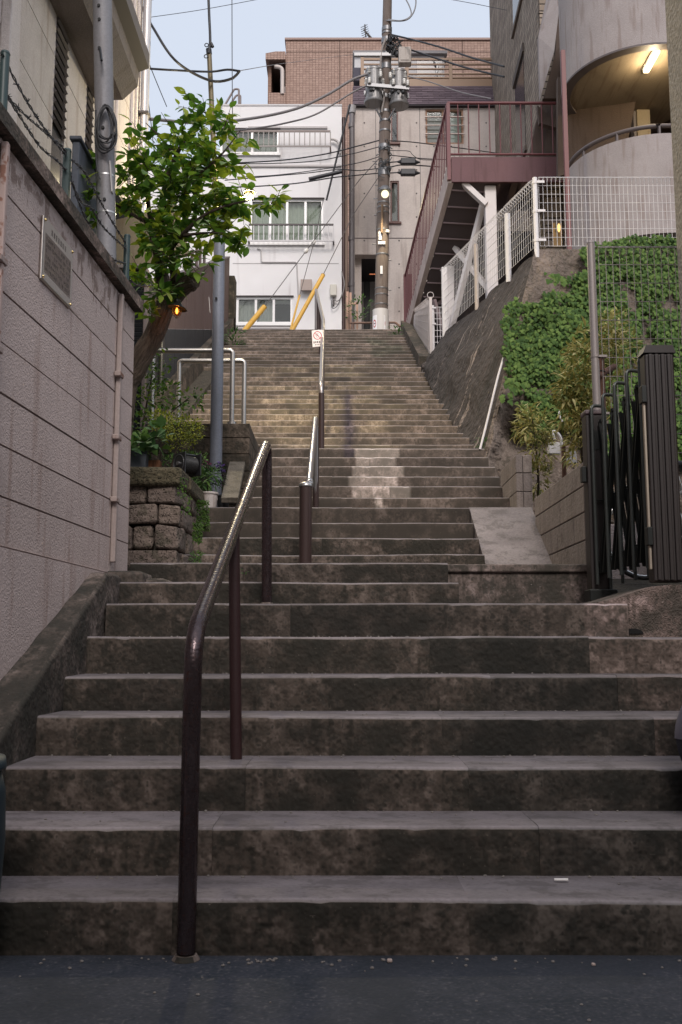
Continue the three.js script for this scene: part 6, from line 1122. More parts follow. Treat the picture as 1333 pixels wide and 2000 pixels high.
  lpart(t, 'slate_backing', prism([V(x0 - 0.02, ys0, z - 0.02), V(x0 - 0.02, ys1, z - 0.45), V(x0 - 0.02, ys1, z - 1.2), V(x0 - 0.02, ys0, z - 1.2)], V(x1 - x0, 0, 0)), M({ color: C(0.04, 0.03, 0.035) }));
  const band = lpart(t, 'slate_edge', box(x0 - 0.05, x1, ys0 - 0.03, ys0 + 0.02, z + 0.10, z - 0.02), M({ color: C(0.03, 0.024, 0.028) })), o = t.position; let nSl = 0;
  for (let r = 0; r < rows; r++) { const f = r / rows, y = ys0 + (ys1 - ys0) * f, zz = z + 0.02 - 0.43 * f, h = (ys1 - ys0) / rows; for (let x = x0 - 0.02 - (r % 2) * 0.16; x < x1; x += 0.32) { const a = Math.max(x, x0 - 0.03), b = Math.min(x + 0.312, x1); if (b - a < 0.03) continue; const k = Math.floor(rr(0, 4)); const g = bar(V((a + b) / 2, y, zz + 0.03 + rr(-0.004, 0.004)), V((a + b) / 2, y + h * 1.12, zz - 0.43 / rows + 0.012), b - a, 0.014, V(0, 0, 1)).translate(-o.x, -o.y, -o.z); if (nSl++ < 290) part(band, 'slate', g, sl[k]); else many[k].push(g); } }
  many.forEach((g, k) => g.length && stuff(part(band, 'slates', merge(g), sl[k])));
  // roof terrace: white penthouse wall, dark window, railing
  const zt = z - 0.9, off = g => g; const p1 = R4(693, 109, 868, 160, Z + 0.9);
  lpart(t, 'penthouse', box(p1[0], p1[1], ys1, p1[3], zt, zt - 1.2), M({ color: C(0.68, 0.68, 0.7), map: whiteMap })); lpart(t, 'penthouse_eave', box(p1[0] - 0.05, p1[1] + 0.08, p1[3] + 0.002, p1[3] + 0.09, zt + 0.12, zt - 1.3), M({ color: C(0.3, 0.29, 0.3) }));
  { const q = R4(815, 117, 864, 156, Z + 0.88); const w = lpart(t, 'penthouse_window', box(...q, zt + 0.004, zt + 0.03), M({ color: C(0.045, 0.035, 0.05), roughness: 0.2 })); const q2 = R4(691, 132, 706, 157, Z + 0.5); lpart(t, 'terrace_box', box(...q2, z - 0.5, z - 0.8), M({ color: C(0.09, 0.085, 0.11) })); }
  lpart(t, 'terrace_pipe', pipe([at(852, 152, Z + 0.8), at(856, 125, Z + 0.8), at(848, 118, Z + 0.8)], 0.04, 0.15, 8), alu);
  const tan = M({ color: C(0.34, 0.22, 0.14), roughness: 0.5 }), zr = z - 0.42; { const q = R4(703, 155.5, 1010, 160, Z + 0.42); lpart(t, 'terrace_kerb', box(q[0], x1, ys1 + 0.002, q[3], zr + 0.03, zr - 0.1), tan); }
  for (const py of [116, 126, 135, 145, 152]) { const a = at(708, py, Z + 0.42), b = at(1010, py, Z + 0.42); lpart(t, 'terrace_rail', bar(V(a.x, a.y, zr), V(x1, a.y, zr), 0.05, py === 116 ? 0.06 : 0.035), tan); }
  for (const px of [708, 795, 880, 965, 1035]) { const a = at(px, 113, Z + 0.42); lpart(t, 'terrace_post', box(a.x - 0.045, a.x + 0.045, ys1, a.y, zr + 0.045, zr - 0.045), tan); }
  // low fence pieces in front
  const g2 = thing('pipe_rail', 'low rusty pipe rail and pinkish posts in front of the dark garage recess', 'rail', at(720, 640, 22.9).setY(TOP).toArray()); const pk = M({ color: C(0.42, 0.26, 0.20), roughness: 0.6 }), rs = M({ color: C(0.20, 0.12, 0.09), roughness: 0.6 });
  for (const [px, py] of [[679, 570], [685, 572]]) { const a = at(px, py, 23), b = a.clone().setY(TOP); lpart(g2, 'post', bar(b, a, 0.055, 0.055, V(0, 0, 1)), pk); } for (const [px, py, h] of [[698, 590, 1]]) { const a = at(px, py, 23); lpart(g2, 'post', bar(a.clone().setY(TOP), a, 0.05, 0.05, V(0, 0, 1)), pk); lpart(g2, 'crossbar', bar(at(684, 593, 23), at(699, 593, 23), 0.05, 0.05), pk); }
  lpart(g2, 'rail', pipe([at(684, 631, 22.7), at(773, 630, 22.7), at(782, 638, 22.5)], 0.028, 0.05, 8), rs); for (const px of [690, 728, 760]) { const a = at(px, 632, 22.7); lpart(g2, 'leg', rod(a.clone().setY(TOP), a, 0.022, 0.022, 8), rs); }
}
// ------------------------------------------------------------------ utility pole with transformers and lamp
const poleM = M({ color: C(0.20, 0.165, 0.145), map: stuccoMap, bumpMap: fineBump, bumpScale: 0.004, roughness: 0.85 }), metal = M({ color: C(0.21, 0.21, 0.215), metalness: 0.6, roughness: 0.42 }), blk = M({ color: C(0.02, 0.02, 0.022), roughness: 0.5 }), porcelain = M({ color: C(0.72, 0.70, 0.66), roughness: 0.25 });
const PZ = 22.3, pb = at(743, 641, PZ).setY(TOP), ptop = at(758.5, -60, PZ), PP = y => { const a = pb.clone().lerp(ptop, (y - pb.y) / (ptop.y - pb.y)); return a; }, pat = (px, py, dz = 0) => at(px, py, PZ - dz);
{
  const t = thing('utility_pole', 'concrete utility pole with two grey transformers and a lit lamp above the steps', 'utility pole', pb.toArray()), o = pb;
  const off = g => g.translate(-o.x, -o.y, -o.z), rAt = y => 0.165 - 0.055 * (y - TOP) / 10;
  lpart(t, 'shaft', rod(pb, ptop, 0.168, 0.105, 24), poleM);
  const ring = (py, h, m, k = 1.06, name = 'band') => { const y = at(750, py, PZ).y, p = PP(y); return lpart(t, name, rod(p, PP(y + h), rAt(y) * k, rAt(y) * k, 24), m); };
  for (const [py, h] of [[62, .10], [68, .05], [86, .14], [116, .16], [137, .14], [195, .1], [222, .06], [240, .05], [259, .04], [292, .10], [297, .05], [322, .03], [335, .05], [345, .12], [372, .03], [399, .03], [408, .03], [418, .02], [452, .03], [500, .03], [566, .02], [578, .02], [597, .02]]) ring(py, h, metal);
  // white guard with signs at the foot
  { const g = uvm(new THREE.CylinderGeometry(0.192, 0.195, 0.96, 28, 1, true)); const a = PP(TOP + 0.48); lpart(t, 'guard', merge([g.translate(a.x, a.y, a.z)]), M({ color: C(0.66, 0.63, 0.60), roughness: 0.5 })); }
  const cv = document.createElement('canvas'); cv.width = 128; cv.height = 256; const c = cv.getContext('2d'); c.fillStyle = '#f3f1f2'; c.fillRect(0, 0, 128, 256); c.strokeStyle = '#b03030'; c.lineWidth = 12; c.beginPath(); c.arc(64, 84, 34, 0, 7); c.stroke(); c.fillStyle = '#555'; c.fillRect(40, 78, 48, 10); c.fillStyle = '#333'; for (let k = 0; k < 5; k++) c.fillRect(20, 150 + k * 12, 60 + (k * 29) % 30, 4); c.fillStyle = '#111'; c.fillRect(16, 220, 96, 14);
  const sm = M({ map: new THREE.CanvasTexture(cv), roughness: 0.5 }); sm.map.colorSpace = THREE.SRGBColorSpace;
  for (const s of [-1, 1]) { const g = new THREE.CylinderGeometry(0.198, 0.200, 0.62, 8, 1, true, s > 0 ? 0.42 : -1.12, 0.7).translate(0, 0.48, 0); part(t, 'warning_sign', g, sm); }
  const plate = (x0, y0, x1, y1, d, m, name = 'number_plate') => { const r = R4(x0, y0, x1, y1, PZ - d); return lpart(t, name, box(...r, -PZ + d, -PZ + d - 0.02, 0.004), m); };
  const wp = M({ color: C(0.72, 0.72, 0.72), roughness: 0.5 });
  plate(740, 452, 746, 468, 0.175, wp); plate(739, 471, 753, 477, 0.18, wp); plate(743, 519, 748, 535, 0.18, wp);
  lpart(t, 'cable_duct', rod(pat(747, 400, 0.19), pat(746, 455, 0.19), 0.03, 0.03, 10), M({ color: C(0.25, 0.17, 0.11) })); lpart(t, 'junction', rod(pat(757, 455, 0.1), pat(758, 450, 0.1), 0.06, 0.06, 10), porcelain);
  for (const [px, py, s] of [[733, 362, -1], [730, 388, -1], [731, 420, -1], [727, 477, -1], [765, 508, 1], [765, 567, 1], [722, 536, -1]]) { const a = pat(px, py), b = PP(a.y); lpart(t, 'step_bolt', rod(a, b, 0.014, 0.014, 6), py === 536 ? M({ color: C(0.45, 0.14, 0.06) }) : metal); }
  // crossarms
  const arm = (x0, y0, x1, y1, d, h = 0.09) => lpart(t, 'crossarm', bar(pat(x0, y0, d), pat(x1, y1, d), 0.07, h, V(0, 1, 0), 0.006), metal);
  arm(692, 107, 776, 107, 0.16); arm(717, 166, 800, 173, 0.36);
  for (const [px, x1, y1] of [[745, 735, 212], [760, 772, 212]]) lpart(t, 'brace', rod(pat(px, 232, 0.12), pat(x1, y1, 0.2), 0.022, 0.022, 8), metal);
  // transformers
  const tg = M({ color: C(0.30, 0.305, 0.31), roughness: 0.4, metalness: 0.35, map: stuccoMap });
  for (const [px, top, bot] of [[732.5, 138, 203], [781, 142, 208]]) {
    const a = pat(px + 0.5, top, 0.12), b = pat(px - 1.5, bot, 0.12), L = a.y - b.y, prof = [[0, 0], [0.235, 0], [0.245, 0.02], [0.245, 0.06], [0.205, 0.075], [0.2, L - 0.06], [0.212, L - 0.05], [0.212, L - 0.01], [0.19, L + 0.02], [0, L + 0.05]].map(q => new THREE.Vector2(...q));
    const g = toCreasedNormals(new THREE.LatheGeometry(prof, 32), 0.6).translate(b.x, b.y, b.z); const tk = lpart(t, 'transformer', uvm(g), tg);
    for (const [dx, dy, dz] of [[-0.13, L * 0.80, 0.2], [0.15, L * 0.74, 0.18], [0.22, L * 0.5, 0.12], [-0.2, L * 0.5, 0.14]]) { const q = V(b.x + dx, b.y + dy, b.z + dz); part(tk, 'bushing', off(uvm(new THREE.LatheGeometry([[0, 0.14], [0.022, 0.13], [0.03, 0.10], [0.022, 0.09], [0.034, 0.06], [0.024, 0.05], [0.04, 0.02], [0.04, 0], [0, 0]].map(v => new THREE.Vector2(...v)), 12).rotateX(0.7).translate(q.x, q.y, q.z))), porcelain); }
    part(tk, 'tap', off(rod(V(b.x - 0.02, b.y + L * 0.28, b.z + 0.2), V(b.x - 0.02, b.y + L * 0.28, b.z + 0.25), 0.035, 0.035, 8)), blk);
    for (const s of [-1, 1]) part(tk, 'lug', off(box(b.x + s * 0.20, b.x + s * 0.245, b.y + L * 0.22, b.y + L * 0.36, b.z + 0.02, b.z + 0.06)), metal);
    const ribs = []; for (let k = 0; k < 12; k++) { const an = k / 12 * 2 * Math.PI; ribs.push(rod(V(b.x + Math.cos(an) * 0.203, b.y + 0.08, b.z + Math.sin(an) * 0.203), V(b.x + Math.cos(an) * 0.203, b.y + L - 0.08, b.z + Math.sin(an) * 0.203), 0.008, 0.008, 5)); } part(tk, 'ribs', off(merge(ribs)), tg);
  }
  for (const [px, py] of [[722, 163], [769, 166], [790, 165], [797, 168], [744, 151], [763, 153]]) { const q = pat(px, py, 0.4); lpart(t, 'insulator', uvm(new THREE.LatheGeometry([[0, 0.16], [0.03, 0.15], [0.045, 0.11], [0.028, 0.10], [0.05, 0.06], [0.03, 0.05], [0.05, 0], [0, 0]].map(v => new THREE.Vector2(...v)), 12).translate(q.x, q.y, q.z)), porcelain); }
  for (const [px, py] of [[725, 176], [767, 179], [788, 180]]) lpart(t, 'cutout', uvm(new THREE.SphereGeometry(0.05, 10, 8).translate(...pat(px, py, 0.42).toArray())), blk);
  // switch box and its leads
  { const r = R4(779, 90, 804, 122, PZ - 0.3); lpart(t, 'switch_box', box(...r, -PZ + 0.3, -PZ + 0.08, 0.03), M({ color: C(0.52, 0.48, 0.44), map: stuccoMap, roughness: 0.6 })); const q = R4(783, 95, 800, 117, PZ - 0.31); lpart(t, 'box_door', box(...q, -PZ + 0.315, -PZ + 0.302, 0.004), M({ color: C(0.50, 0.46, 0.42), map: stuccoMap, roughness: 0.6 })); }
  seed = 515; const leads = []; for (let k = 0; k < 16; k++) { const a = pat(758 + rr(-4, 8), 70 + rr(0, 38), 0.15), b = pat(764 + rr(0, 26), 78 + rr(0, 30), 0.25), m = a.clone().lerp(b, 0.5).add(V(rr(-0.06, 0.08), rr(-0.12, 0.25), rr(0, 0.12))); leads.push(tube([a, m, b], rr(0.012, 0.024), 12, 5)); } lpart(t, 'leads', merge(leads), blk);
  for (let k = 0; k < 5; k++) { const q = pat(766 + k * 5, 92 + (k % 3) * 7, 0.22); lpart(t, 'fuse_holder', uvm(new THREE.SphereGeometry(0.06, 8, 6).scale(1, 1.4, 1).translate(q.x, q.y, q.z)), blk); }
  const c2 = []; for (let k = 0; k < 30; k++) { const px = rr(732, 766), py = rr(272, 340), a = pat(px, py, rr(0, 0.2)), b = pat(px + rr(-12, 12), py + rr(-12, 14), 0.2), m = a.clone().lerp(b, 0.5).add(V(rr(-.06, .06), rr(-.1, .05), rr(0, .1))); c2.push(tube([a, m, b], rr(0.008, 0.018), 10, 4)); } lpart(t, 'cable_tangle', merge(c2), M({ color: C(0.10, 0.105, 0.11), roughness: 0.5 }));
  lpart(t, 'riser_cable', tube([pat(754, 75, 0.15), pat(746, 100, 0.17), pat(744, 140, 0.18), pat(751, 180, 0.2), pat(746, 220, 0.17)], 0.028, 30, 6), M({ color: C(0.28, 0.25, 0.23) })); lpart(t, 'cable_loop', tube([pat(754, 40, 0.1), pat(790, 40, 0.3), pat(806, 28, 0.3), pat(813, 5, 0.3), pat(808, -20, 0.3)], 0.018, 30, 5), M({ color: C(0.3, 0.3, 0.31) })); lpart(t, 'cable_loop', tube([pat(758, 38, 0.1), pat(785, 40, 0.3), pat(803, 30, 0.3), pat(800, 12, 0.3), pat(788, -10, 0.3)], 0.016, 30, 5), M({ color: C(0.3, 0.3, 0.31) }));
  // lamp
  const p = pat(752.5, 379, 0.62); lpart(t, 'lamp_arm', pipe([pat(750, 370, 0.1), pat(751, 366, 0.45), V(p.x, p.y + 0.1, p.z)], 0.022, 0.06, 8), metal);
  lpart(t, 'lamp_shade', uvm(new THREE.LatheGeometry([[0, 0.2], [0.09, 0.18], [0.15, 0.07], [0.14, 0.06], [0.08, 0.16], [0, 0.17]].map(v => new THREE.Vector2(...v)), 20).translate(p.x, p.y, p.z)), metal);
  lpart(t, 'lamp_bulb', uvm(new THREE.SphereGeometry(0.09, 18, 12).translate(p.x, p.y, p.z)), lampGlow);
  const l = new THREE.SpotLight(new THREE.Color(1.0, 0.84, 0.53), 13, 0, 1.3, 0.5, 2); l.position.copy(p).sub(o).add(V(0, -0.12, 0)); l.target.position.copy(l.position).add(V(0, -1, 0.35)); t.add(l.target); l.castShadow = true; l.shadow.radius = 5; t.add(l);
}
// ------------------------------------------------------------------ guy wires with yellow guards
{
  const ye = M({ color: C(0.62, 0.36, 0.06), roughness: 0.5 }), wr = M({ color: C(0.10, 0.09, 0.085), roughness: 0.5, metalness: 0.5 });
  const guy = (label, g0, g1, r, up, ins) => { const a = at(...g0), b = at(...g1); a.y = Math.min(a.y, TOP + 0.35); const d = b.clone().sub(a); const base = a.clone().addScaledVector(d, -(a.y - TOP) / d.y); const t = thing('guy_wire', label, 'guy wire', [base.x, TOP, base.z], 'guy wires with yellow guards at the top of the steps');
    lpart(t, 'guard', rod(base, b, r, r, 16), ye); lpart(t, 'cap', rod(b, b.clone().addScaledVector(d, 0.012), r * 1.08, r * 0.8, 16), M({ color: C(0.2, 0.13, 0.05) })); for (const k of [0.5]) { const q = base.clone().lerp(b, k); lpart(t, 'joint_ring', rod(q, q.clone().addScaledVector(d, 0.006), r * 1.07, r * 1.07, 16), ye); }
    const pts = [b, ...up.map(q => at(...q))]; for (let i = 0; i + 1 < pts.length; i++) lpart(t, 'wire', rod(pts[i], pts[i + 1], 0.0095, 0.0095, 6), wr); if (ins) { const q = at(...ins), e = d.clone().normalize(); lpart(t, 'insulator', uvm(new THREE.SphereGeometry(0.055, 12, 10).scale(1, 1.5, 1).applyQuaternion(new THREE.Quaternion().setFromUnitVectors(V(0, 1, 0), e)).translate(q.x, q.y, q.z)), porcelain); } };
  guy('guy wire with a fat yellow guard leaning right, in front of the ground-floor window', [483, 640, 21.6], [517, 599, 21.9], 0.062, [[600, 488, 22.0], [702, 352, 22.2], [742, 308, 22.3]], [598, 490, 22.0]);
  guy('guy wire with the longest yellow guard, rising in front of the vent hood', [573, 642, 21.5], [631.5, 537, 21.9], 0.05, [[690, 420, 22.1], [742, 343, 22.3]]);
  guy('guy wire with a thin yellow guard left of the longest one', [568, 640, 21.9], [585.5, 577, 22.2], 0.024, [[614, 472, 22.6], [632, 390, 23.2]], [613, 473, 22.6]);
}
// ------------------------------------------------------------------ overhead cables
{
  const blackC = M({ color: C(0.022, 0.022, 0.026), roughness: 0.5 }), greyC = M({ color: C(0.20, 0.185, 0.185), roughness: 0.6 });
  const cable = (label, pts, r, m = blackC, name = 'overhead_cable') => single(name, tube(pts.map(q => at(...q)), r * 0.82, 40, 6), m, label, 'cable');
  cable('thick black cable sagging from the left building to the thin brown mast', [[276, 10, 10.2], [300, 55, 10.0], [345, 120, 9.9], [410, 157, 10.65], [452, 154, 10.65], [469, 138, 10.6]], 0.019);
  cable('black cable running level from the left building past the thin brown mast', [[276, 133, 10.2], [340, 137, 10], [410, 140, 10.65], [445, 136, 10.65], [469, 139, 10.6]], 0.016);
  cable('thin wire crossing the sky at the upper left', [[270, 37, 14], [400, 18, 15], [560, -12, 16]], 0.006);
  cable('thin wire crossing the sky at the upper right', [[840, -8, 22], [920, 6, 21], [990, 20, 20]], 0.008);
  cable('thin dark wire dropping vertically beside the crown of the tree', [[453.5, -10, 9.9], [454, 150, 9.9], [455, 230, 9.9], [459, 290, 9.9], [462, 310, 9.9]], 0.006);
  cable('wire slanting down the sky just right of the left building, upper of two', [[277, 85, 12], [300, 145, 13], [326, 208, 14]], 0.008);
  cable('wire slanting down the sky just right of the left building, lower of two', [[277, 165, 12], [290, 200, 12.5], [302, 300, 13]], 0.007);
  cable('thin wire from the end of the black cables towards the brown tiled block', [[469, 138, 10.6], [540, 126, 15], [600, 118, 22], [700, 105, 22.2]], 0.006, greyC);
  cable('thick twisted cable bundle swooping from the transformers to the left, upper one', [[735, 140, 22.1], [690, 155, 22], [640, 185, 21.5], [580, 212, 21], [500, 230, 20], [400, 240, 18], [300, 233, 16], [270, 231, 15]], 0.038, greyC);
  cable('cable sweeping from the transformers to the left below the thick bundle', [[737, 158, 22.1], [690, 180, 21.8], [620, 222, 21.5], [560, 240, 21], [490, 252, 20], [400, 262, 18.5]], 0.024, greyC);
  cable('black cable from the pole to the left, topmost of those at lamp height', [[742, 274, 22.3], [700, 285, 22], [640, 300, 21.6], [560, 312, 21.2], [470, 318, 20.5], [380, 322, 19.5]], 0.018);
  cable('black cable from the pole to the left, second of those at lamp height', [[740, 287, 22.3], [690, 300, 22], [620, 314, 21.6], [540, 319, 21.2], [460, 320, 20.5]], 0.013);
  cable('thin cable from the pole to the left crossing the upper balcony of the white building', [[741, 306, 22.3], [700, 318, 22], [620, 332, 21.6], [540, 342, 21.2], [470, 346, 20.5]], 0.012);
  cable('black cable from the pole to the left, just above the long sleeve', [[740, 329, 22.3], [700, 333, 22], [660, 331, 21.8], [600, 338, 21.5], [520, 345, 21], [440, 352, 20]], 0.015);
  cable('black cable from the pole to the left, lowest of the group', [[742, 338, 22.3], [690, 343, 22], [650, 347, 21.8], [580, 358, 21.4], [500, 364, 21], [430, 366, 20]], 0.018);
  single('cable_sleeve', rod(at(604, 350, 21.6), at(668, 335, 21.7), 0.045, 0.045, 12), blackC, 'long black sleeve on a slanting cable in front of the white building', 'cable sleeve');
  single('strut', rod(at(684, 204, 23.3), at(638, 391, 23.4), 0.028, 0.026, 8), blackC, 'dark slanting pole between the white building and the transformers', 'strut');
  cable('black cable from the top of the pole to the right brick building, upper one', [[766, 68, 22.2], [800, 76, 21.8], [860, 92, 21], [920, 112, 20.2], [985, 130, 19.3]], 0.026);
  cable('black cable from the switch box to the right brick building, middle one', [[805, 98, 22.1], [850, 113, 21.6], [910, 132, 20.8], [985, 150, 19.8]], 0.026);
  cable('cable from the right transformer to the red stair landing', [[797, 149, 22], [840, 160, 21], [900, 180, 20], [960, 193, 19]], 0.016, greyC);
  cable('cable from the pole to the right behind the red railing', [[760, 275, 22.3], [800, 277, 22.6], [850, 283, 23], [920, 292, 23.6], [990, 302, 24]], 0.017);
  cable('looping thin cable right of the pole above the cable boxes', [[763, 294, 22.3], [798, 295, 22.3], [806, 302, 22.3], [820, 311, 22.4], [846, 313, 22.6]], 0.01);
  cable('cable from the pole to the right between the two cable boxes', [[760, 327, 22.3], [785, 322, 22.3], [815, 323, 22.4], [860, 326, 22.8]], 0.018);
  cable('cable from the pole to the right at the upper cable box', [[762, 303, 22.3], [790, 306, 22.3], [830, 310, 22.5], [880, 312, 23]], 0.014);
  for (const [y, lab] of [[316, 'upper of two black cable boxes hanging in the wires right of the pole'], [337, 'lower of two black cable boxes hanging in the wires right of the pole']]) {
    const a = at(783, y, 22.25), b = at(812, y + 1, 22.25), t = thing('cable_box', lab, 'cable box', [a.x, a.y - 0.1, a.z], 'cable boxes in the wires'); lpart(t, 'case', box(a.x, b.x, a.y - 0.075, a.y + 0.075, a.z + 0.07, a.z - 0.07, 0.02), blackC); lpart(t, 'boot', rod(b, at(821, y + 1, 22.25), 0.055, 0.015, 10), blackC); lpart(t, 'boot', rod(a, at(776, y, 22.25), 0.05, 0.015, 10), blackC); lpart(t, 'wire', rod(at(762, y + 1, 22.25), at(776, y, 22.25), 0.015, 0.015, 6), blackC); const bolts = []; for (let i = 0; i < 6; i++) bolts.push(uvm(new THREE.SphereGeometry(0.015, 6, 5).translate(a.x + (b.x - a.x) * (i + 0.5) / 6, a.y - 0.085, a.z + 0.04))); lpart(t, 'bolts', merge(bolts), blackC); }
  { const t = thing('cable_mast', 'thin brown mast behind the tree carrying black cables and a lit street lamp', 'mast', [at(425, 800, 10.75).x, 3.03, -10.75]); const bm = M({ color: C(0.16, 0.13, 0.075), roughness: 0.5, metalness: 0.3 }); const zm = 10.75, foot = at(425, 800, zm); foot.y = 3.02; const k = at(424, 420, zm); lpart(t, 'shaft', merge([rod(foot, k, 0.035, 0.033, 12), rod(k, at(409, 104, zm), 0.033, 0.029, 12)]), bm);
    const p = at(487, 385, zm), a0 = at(423.5, 392, zm); lpart(t, 'arm', pipe([a0, V(p.x - 0.03, a0.y + 0.05, p.z), V(p.x, p.y + 0.09, p.z)], 0.014, 0.05, 8), bm);
    lpart(t, 'lamp_shade', uvm(new THREE.LatheGeometry([[0, 0.10], [0.05, 0.095], [0.075, 0.055], [0.07, 0.05], [0.045, 0.085], [0, 0.09]].map(q => new THREE.Vector2(...q)), 20).translate(p.x, p.y, p.z)), bm);
    lpart(t, 'lamp_bulb', uvm(new THREE.SphereGeometry(0.052, 16, 12).translate(p.x, p.y, p.z)), lampGlow); streetLamp(t, p, 22); lpart(t, 'tip', rod(at(409, 106, 10.75), at(408, 96, 10.75), 0.034, 0.034, 12), blackC); lpart(t, 'cable', tube([at(408, 104, 10.72), at(411, 80, 10.72), at(409, 30, 10.72), at(407, -20, 10.72)], 0.017, 20, 6), blackC); for (const [px, py] of [[404, 88], [403, 110]]) { const q = at(px, py, 10.72); lpart(t, 'hook', uvm(new THREE.TorusGeometry(0.022, 0.006, 6, 16).translate(q.x, q.y, q.z)), blackC); } lpart(t, 'clamp', rod(at(412, 84, 10.72), at(416, 92, 10.72), 0.02, 0.02, 8), blackC); }
}
// ------------------------------------------------------------------ red steel stair on white columns
{
  const red = M({ color: C(0.135, 0.036, 0.040), roughness: 0.5, bumpMap: fineBump, bumpScale: 0.002 }), redF = M({ color: C(0.155, 0.075, 0.085), map: stuccoMap, roughness: 0.7 }), worn = M({ color: C(0.55, 0.47, 0.45), map: concMap, roughness: 0.75 }), und = M({ color: C(0.22, 0.165, 0.17), roughness: 0.8 }), white = M({ color: C(0.70, 0.655, 0.65), map: whiteMap, roughness: 0.55 });
  const t = thing('steel_stair', 'dark red steel stair and landing with railings on white columns at the upper right', 'outdoor stair', [2.6, 5.9, -18.5]);
  const P0 = V(2.03, 10.02, -17.4), P1 = V(1.42, 7.86, -20.55), Q0 = V(2.95, 10.02, -17.6), Q1 = V(2.2, 7.86, -20.75), up = V(0, 1.12, 0);
  // stringers and treads
  const stringer = (a, b, h, w, m, name) => lpart(t, name, prism([a.clone().add(V(0, -h, 0)), a.clone(), b.clone(), b.clone().add(V(0, -h, 0))], V(w, 0, 0)), m);
  stringer(P0.clone().add(V(0, -0.02, 0)), P1.clone().add(V(0, 0.12, 0)), 0.42, 0.10, worn, 'stringer'); stringer(Q0, Q1, 0.40, 0.10, und, 'stringer');
  for (let i = 1; i < 13; i++) { const f = i / 13, a = P0.clone().lerp(P1, f), b = Q0.clone().lerp(Q1, f); lpart(t, 'tread', bar(a.add(V(0.11, -0.12, 0)), b.add(V(-0.01, -0.12, 0)), 0.28, 0.04), und); const c = P0.clone().lerp(P1, f), d = Q0.clone().lerp(Q1, f); lpart(t, 'riser_plate', bar(c.add(V(0.11, -0.21, 0.02)), d.add(V(-0.01, -0.21, 0.02)), 0.02, 0.15), und); }
  lpart(t, 'added_dark_sheet', prism([P0.clone().add(V(0.11, -0.40, 0)), P0.clone().add(V(0.11, -0.37, 0)), P1.clone().add(V(0.11, -0.37, 0)), P1.clone().add(V(0.11, -0.40, 0))], V(0.82, 0, -0.1)), M({ color: C(0.085, 0.066, 0.068), roughness: 0.9 }));  // dark sheet added so no light shows under the open flight
  for (let i = 0; i < 11; i++) { const f = (i + 0.5) / 11, a = P0.clone().lerp(P1, f).add(V(0.11, -0.42, 0)); lpart(t, 'angle_rib', bar(a, a.clone().add(V(0.80, 0, -0.1)), 0.02, 0.03), und); }
  // flight railing: close-set red balusters and a sheet
  const rail = bar(P0.clone().add(up), P1.clone().add(up), 0.05, 0.05); lpart(t, 'handrail', rail, red);
  for (let i = 0; i <= 30; i++) { const a = P0.clone().lerp(P1, i / 30); lpart(t, 'baluster', bar(a, a.clone().add(up), 0.02, 0.034, V(0, 0, 1)), red); }
    lpart(t, 'newel_post', box(P1.x - 0.04, P1.x + 0.14, TOP - 0.1, P1.y + 1.16, P1.z - 0.1, P1.z, 0.005), red); lpart(t, 'newel_post', box(P0.x - 0.02, P0.x + 0.05, P0.y - 0.4, P0.y + 1.15, P0.z - 0.03, P0.z + 0.05, 0.005), red);
  // landing
  const y = P0.y + 0.06, x1 = 4.42;
  lpart(t, 'fascia', box(P0.x + 0.06, x1, y - 0.5, y, -17.36, -17.42, 0.004), redF); lpart(t, 'deck', box(P0.x + 0.06, x1, y - 0.12, y - 0.02, -17.422, -19.4), und);
  for (let i = 0; i < 6; i++) lpart(t, 'joist', box(P0.x + 0.2 + i * 0.42, P0.x + 0.28 + i * 0.42, y - 0.34, y - 0.122, -17.424, -19.3), und);
  lpart(t, 'landing_rail', pipe([V(P0.x, y + 1.1, -17.38), V(4.29, y + 1.1, -17.38)], 0.03, 0.01, 8), red); lpart(t, 'landing_rail', pipe([V(P0.x, y + 0.06, -17.38), V(4.29, y + 0.06, -17.38)], 0.022, 0.01, 8), red);
  for (let i = 1; i <= 11; i++) { const x = P0.x + i * 0.2; lpart(t, 'baluster', rod(V(x, y + 0.06, -17.38), V(x, y + 1.1, -17.38), 0.012, 0.012, 6), red); }
  for (let i = 0; i < 9; i++) { const f = i / 8; lpart(t, 'baluster', rod(V(4.28 - 0.02 * f, y + 0.06, -17.5 - f * 1.3), V(4.28 - 0.02 * f, y + 1.1, -17.5 - f * 1.3), 0.012, 0.012, 6), red); } lpart(t, 'landing_rail', rod(V(4.29, y + 1.1, -17.38), V(4.26, y + 1.1, -18.9), 0.03, 0.03, 8), red);
  lpart(t, 'tall_post', box(3.555, 3.625, 5.6, 10.45, -14.64, -14.57, 0.005), M({ color: C(0.15, 0.045, 0.042), roughness: 0.5 }));
  // columns and braces
  const col = (px, Z, y0, y1, w) => { const x = at(px, 480, Z).x; lpart(t, 'column', box(x - w / 2, x + w / 2, y0, y1, -Z, -Z - w, 0.012), white); return x; };
  const c1 = col(961, 17.5, 5.6, y - 0.502, 0.215), c2 = col(877, 18.9, 5.6, 8.55, 0.2), c3 = col(828, 20.2, 6.5, 7.75, 0.16);
  const br = (a, b, w, m = white) => lpart(t, 'brace', bar(at(...a), at(...b), w, w * 0.8, V(0, 1, 0), 0.006), m);
  br([905, 358, 17.5], [950, 400, 17.5], 0.13); br([944, 398, 17.7], [882, 640, 18.6], 0.11); br([878, 470, 18.8], [955, 565, 17.8], 0.11); br([848, 585, 18.9], [866, 650, 19], 0.08, und); br([968, 358, 18.6], [935, 372, 18.6], 0.1, und); br([1005, 360, 18.2], [985, 430, 18.2], 0.16, und); br([868, 372, 18.2], [908, 388, 18.2], 0.08, und);
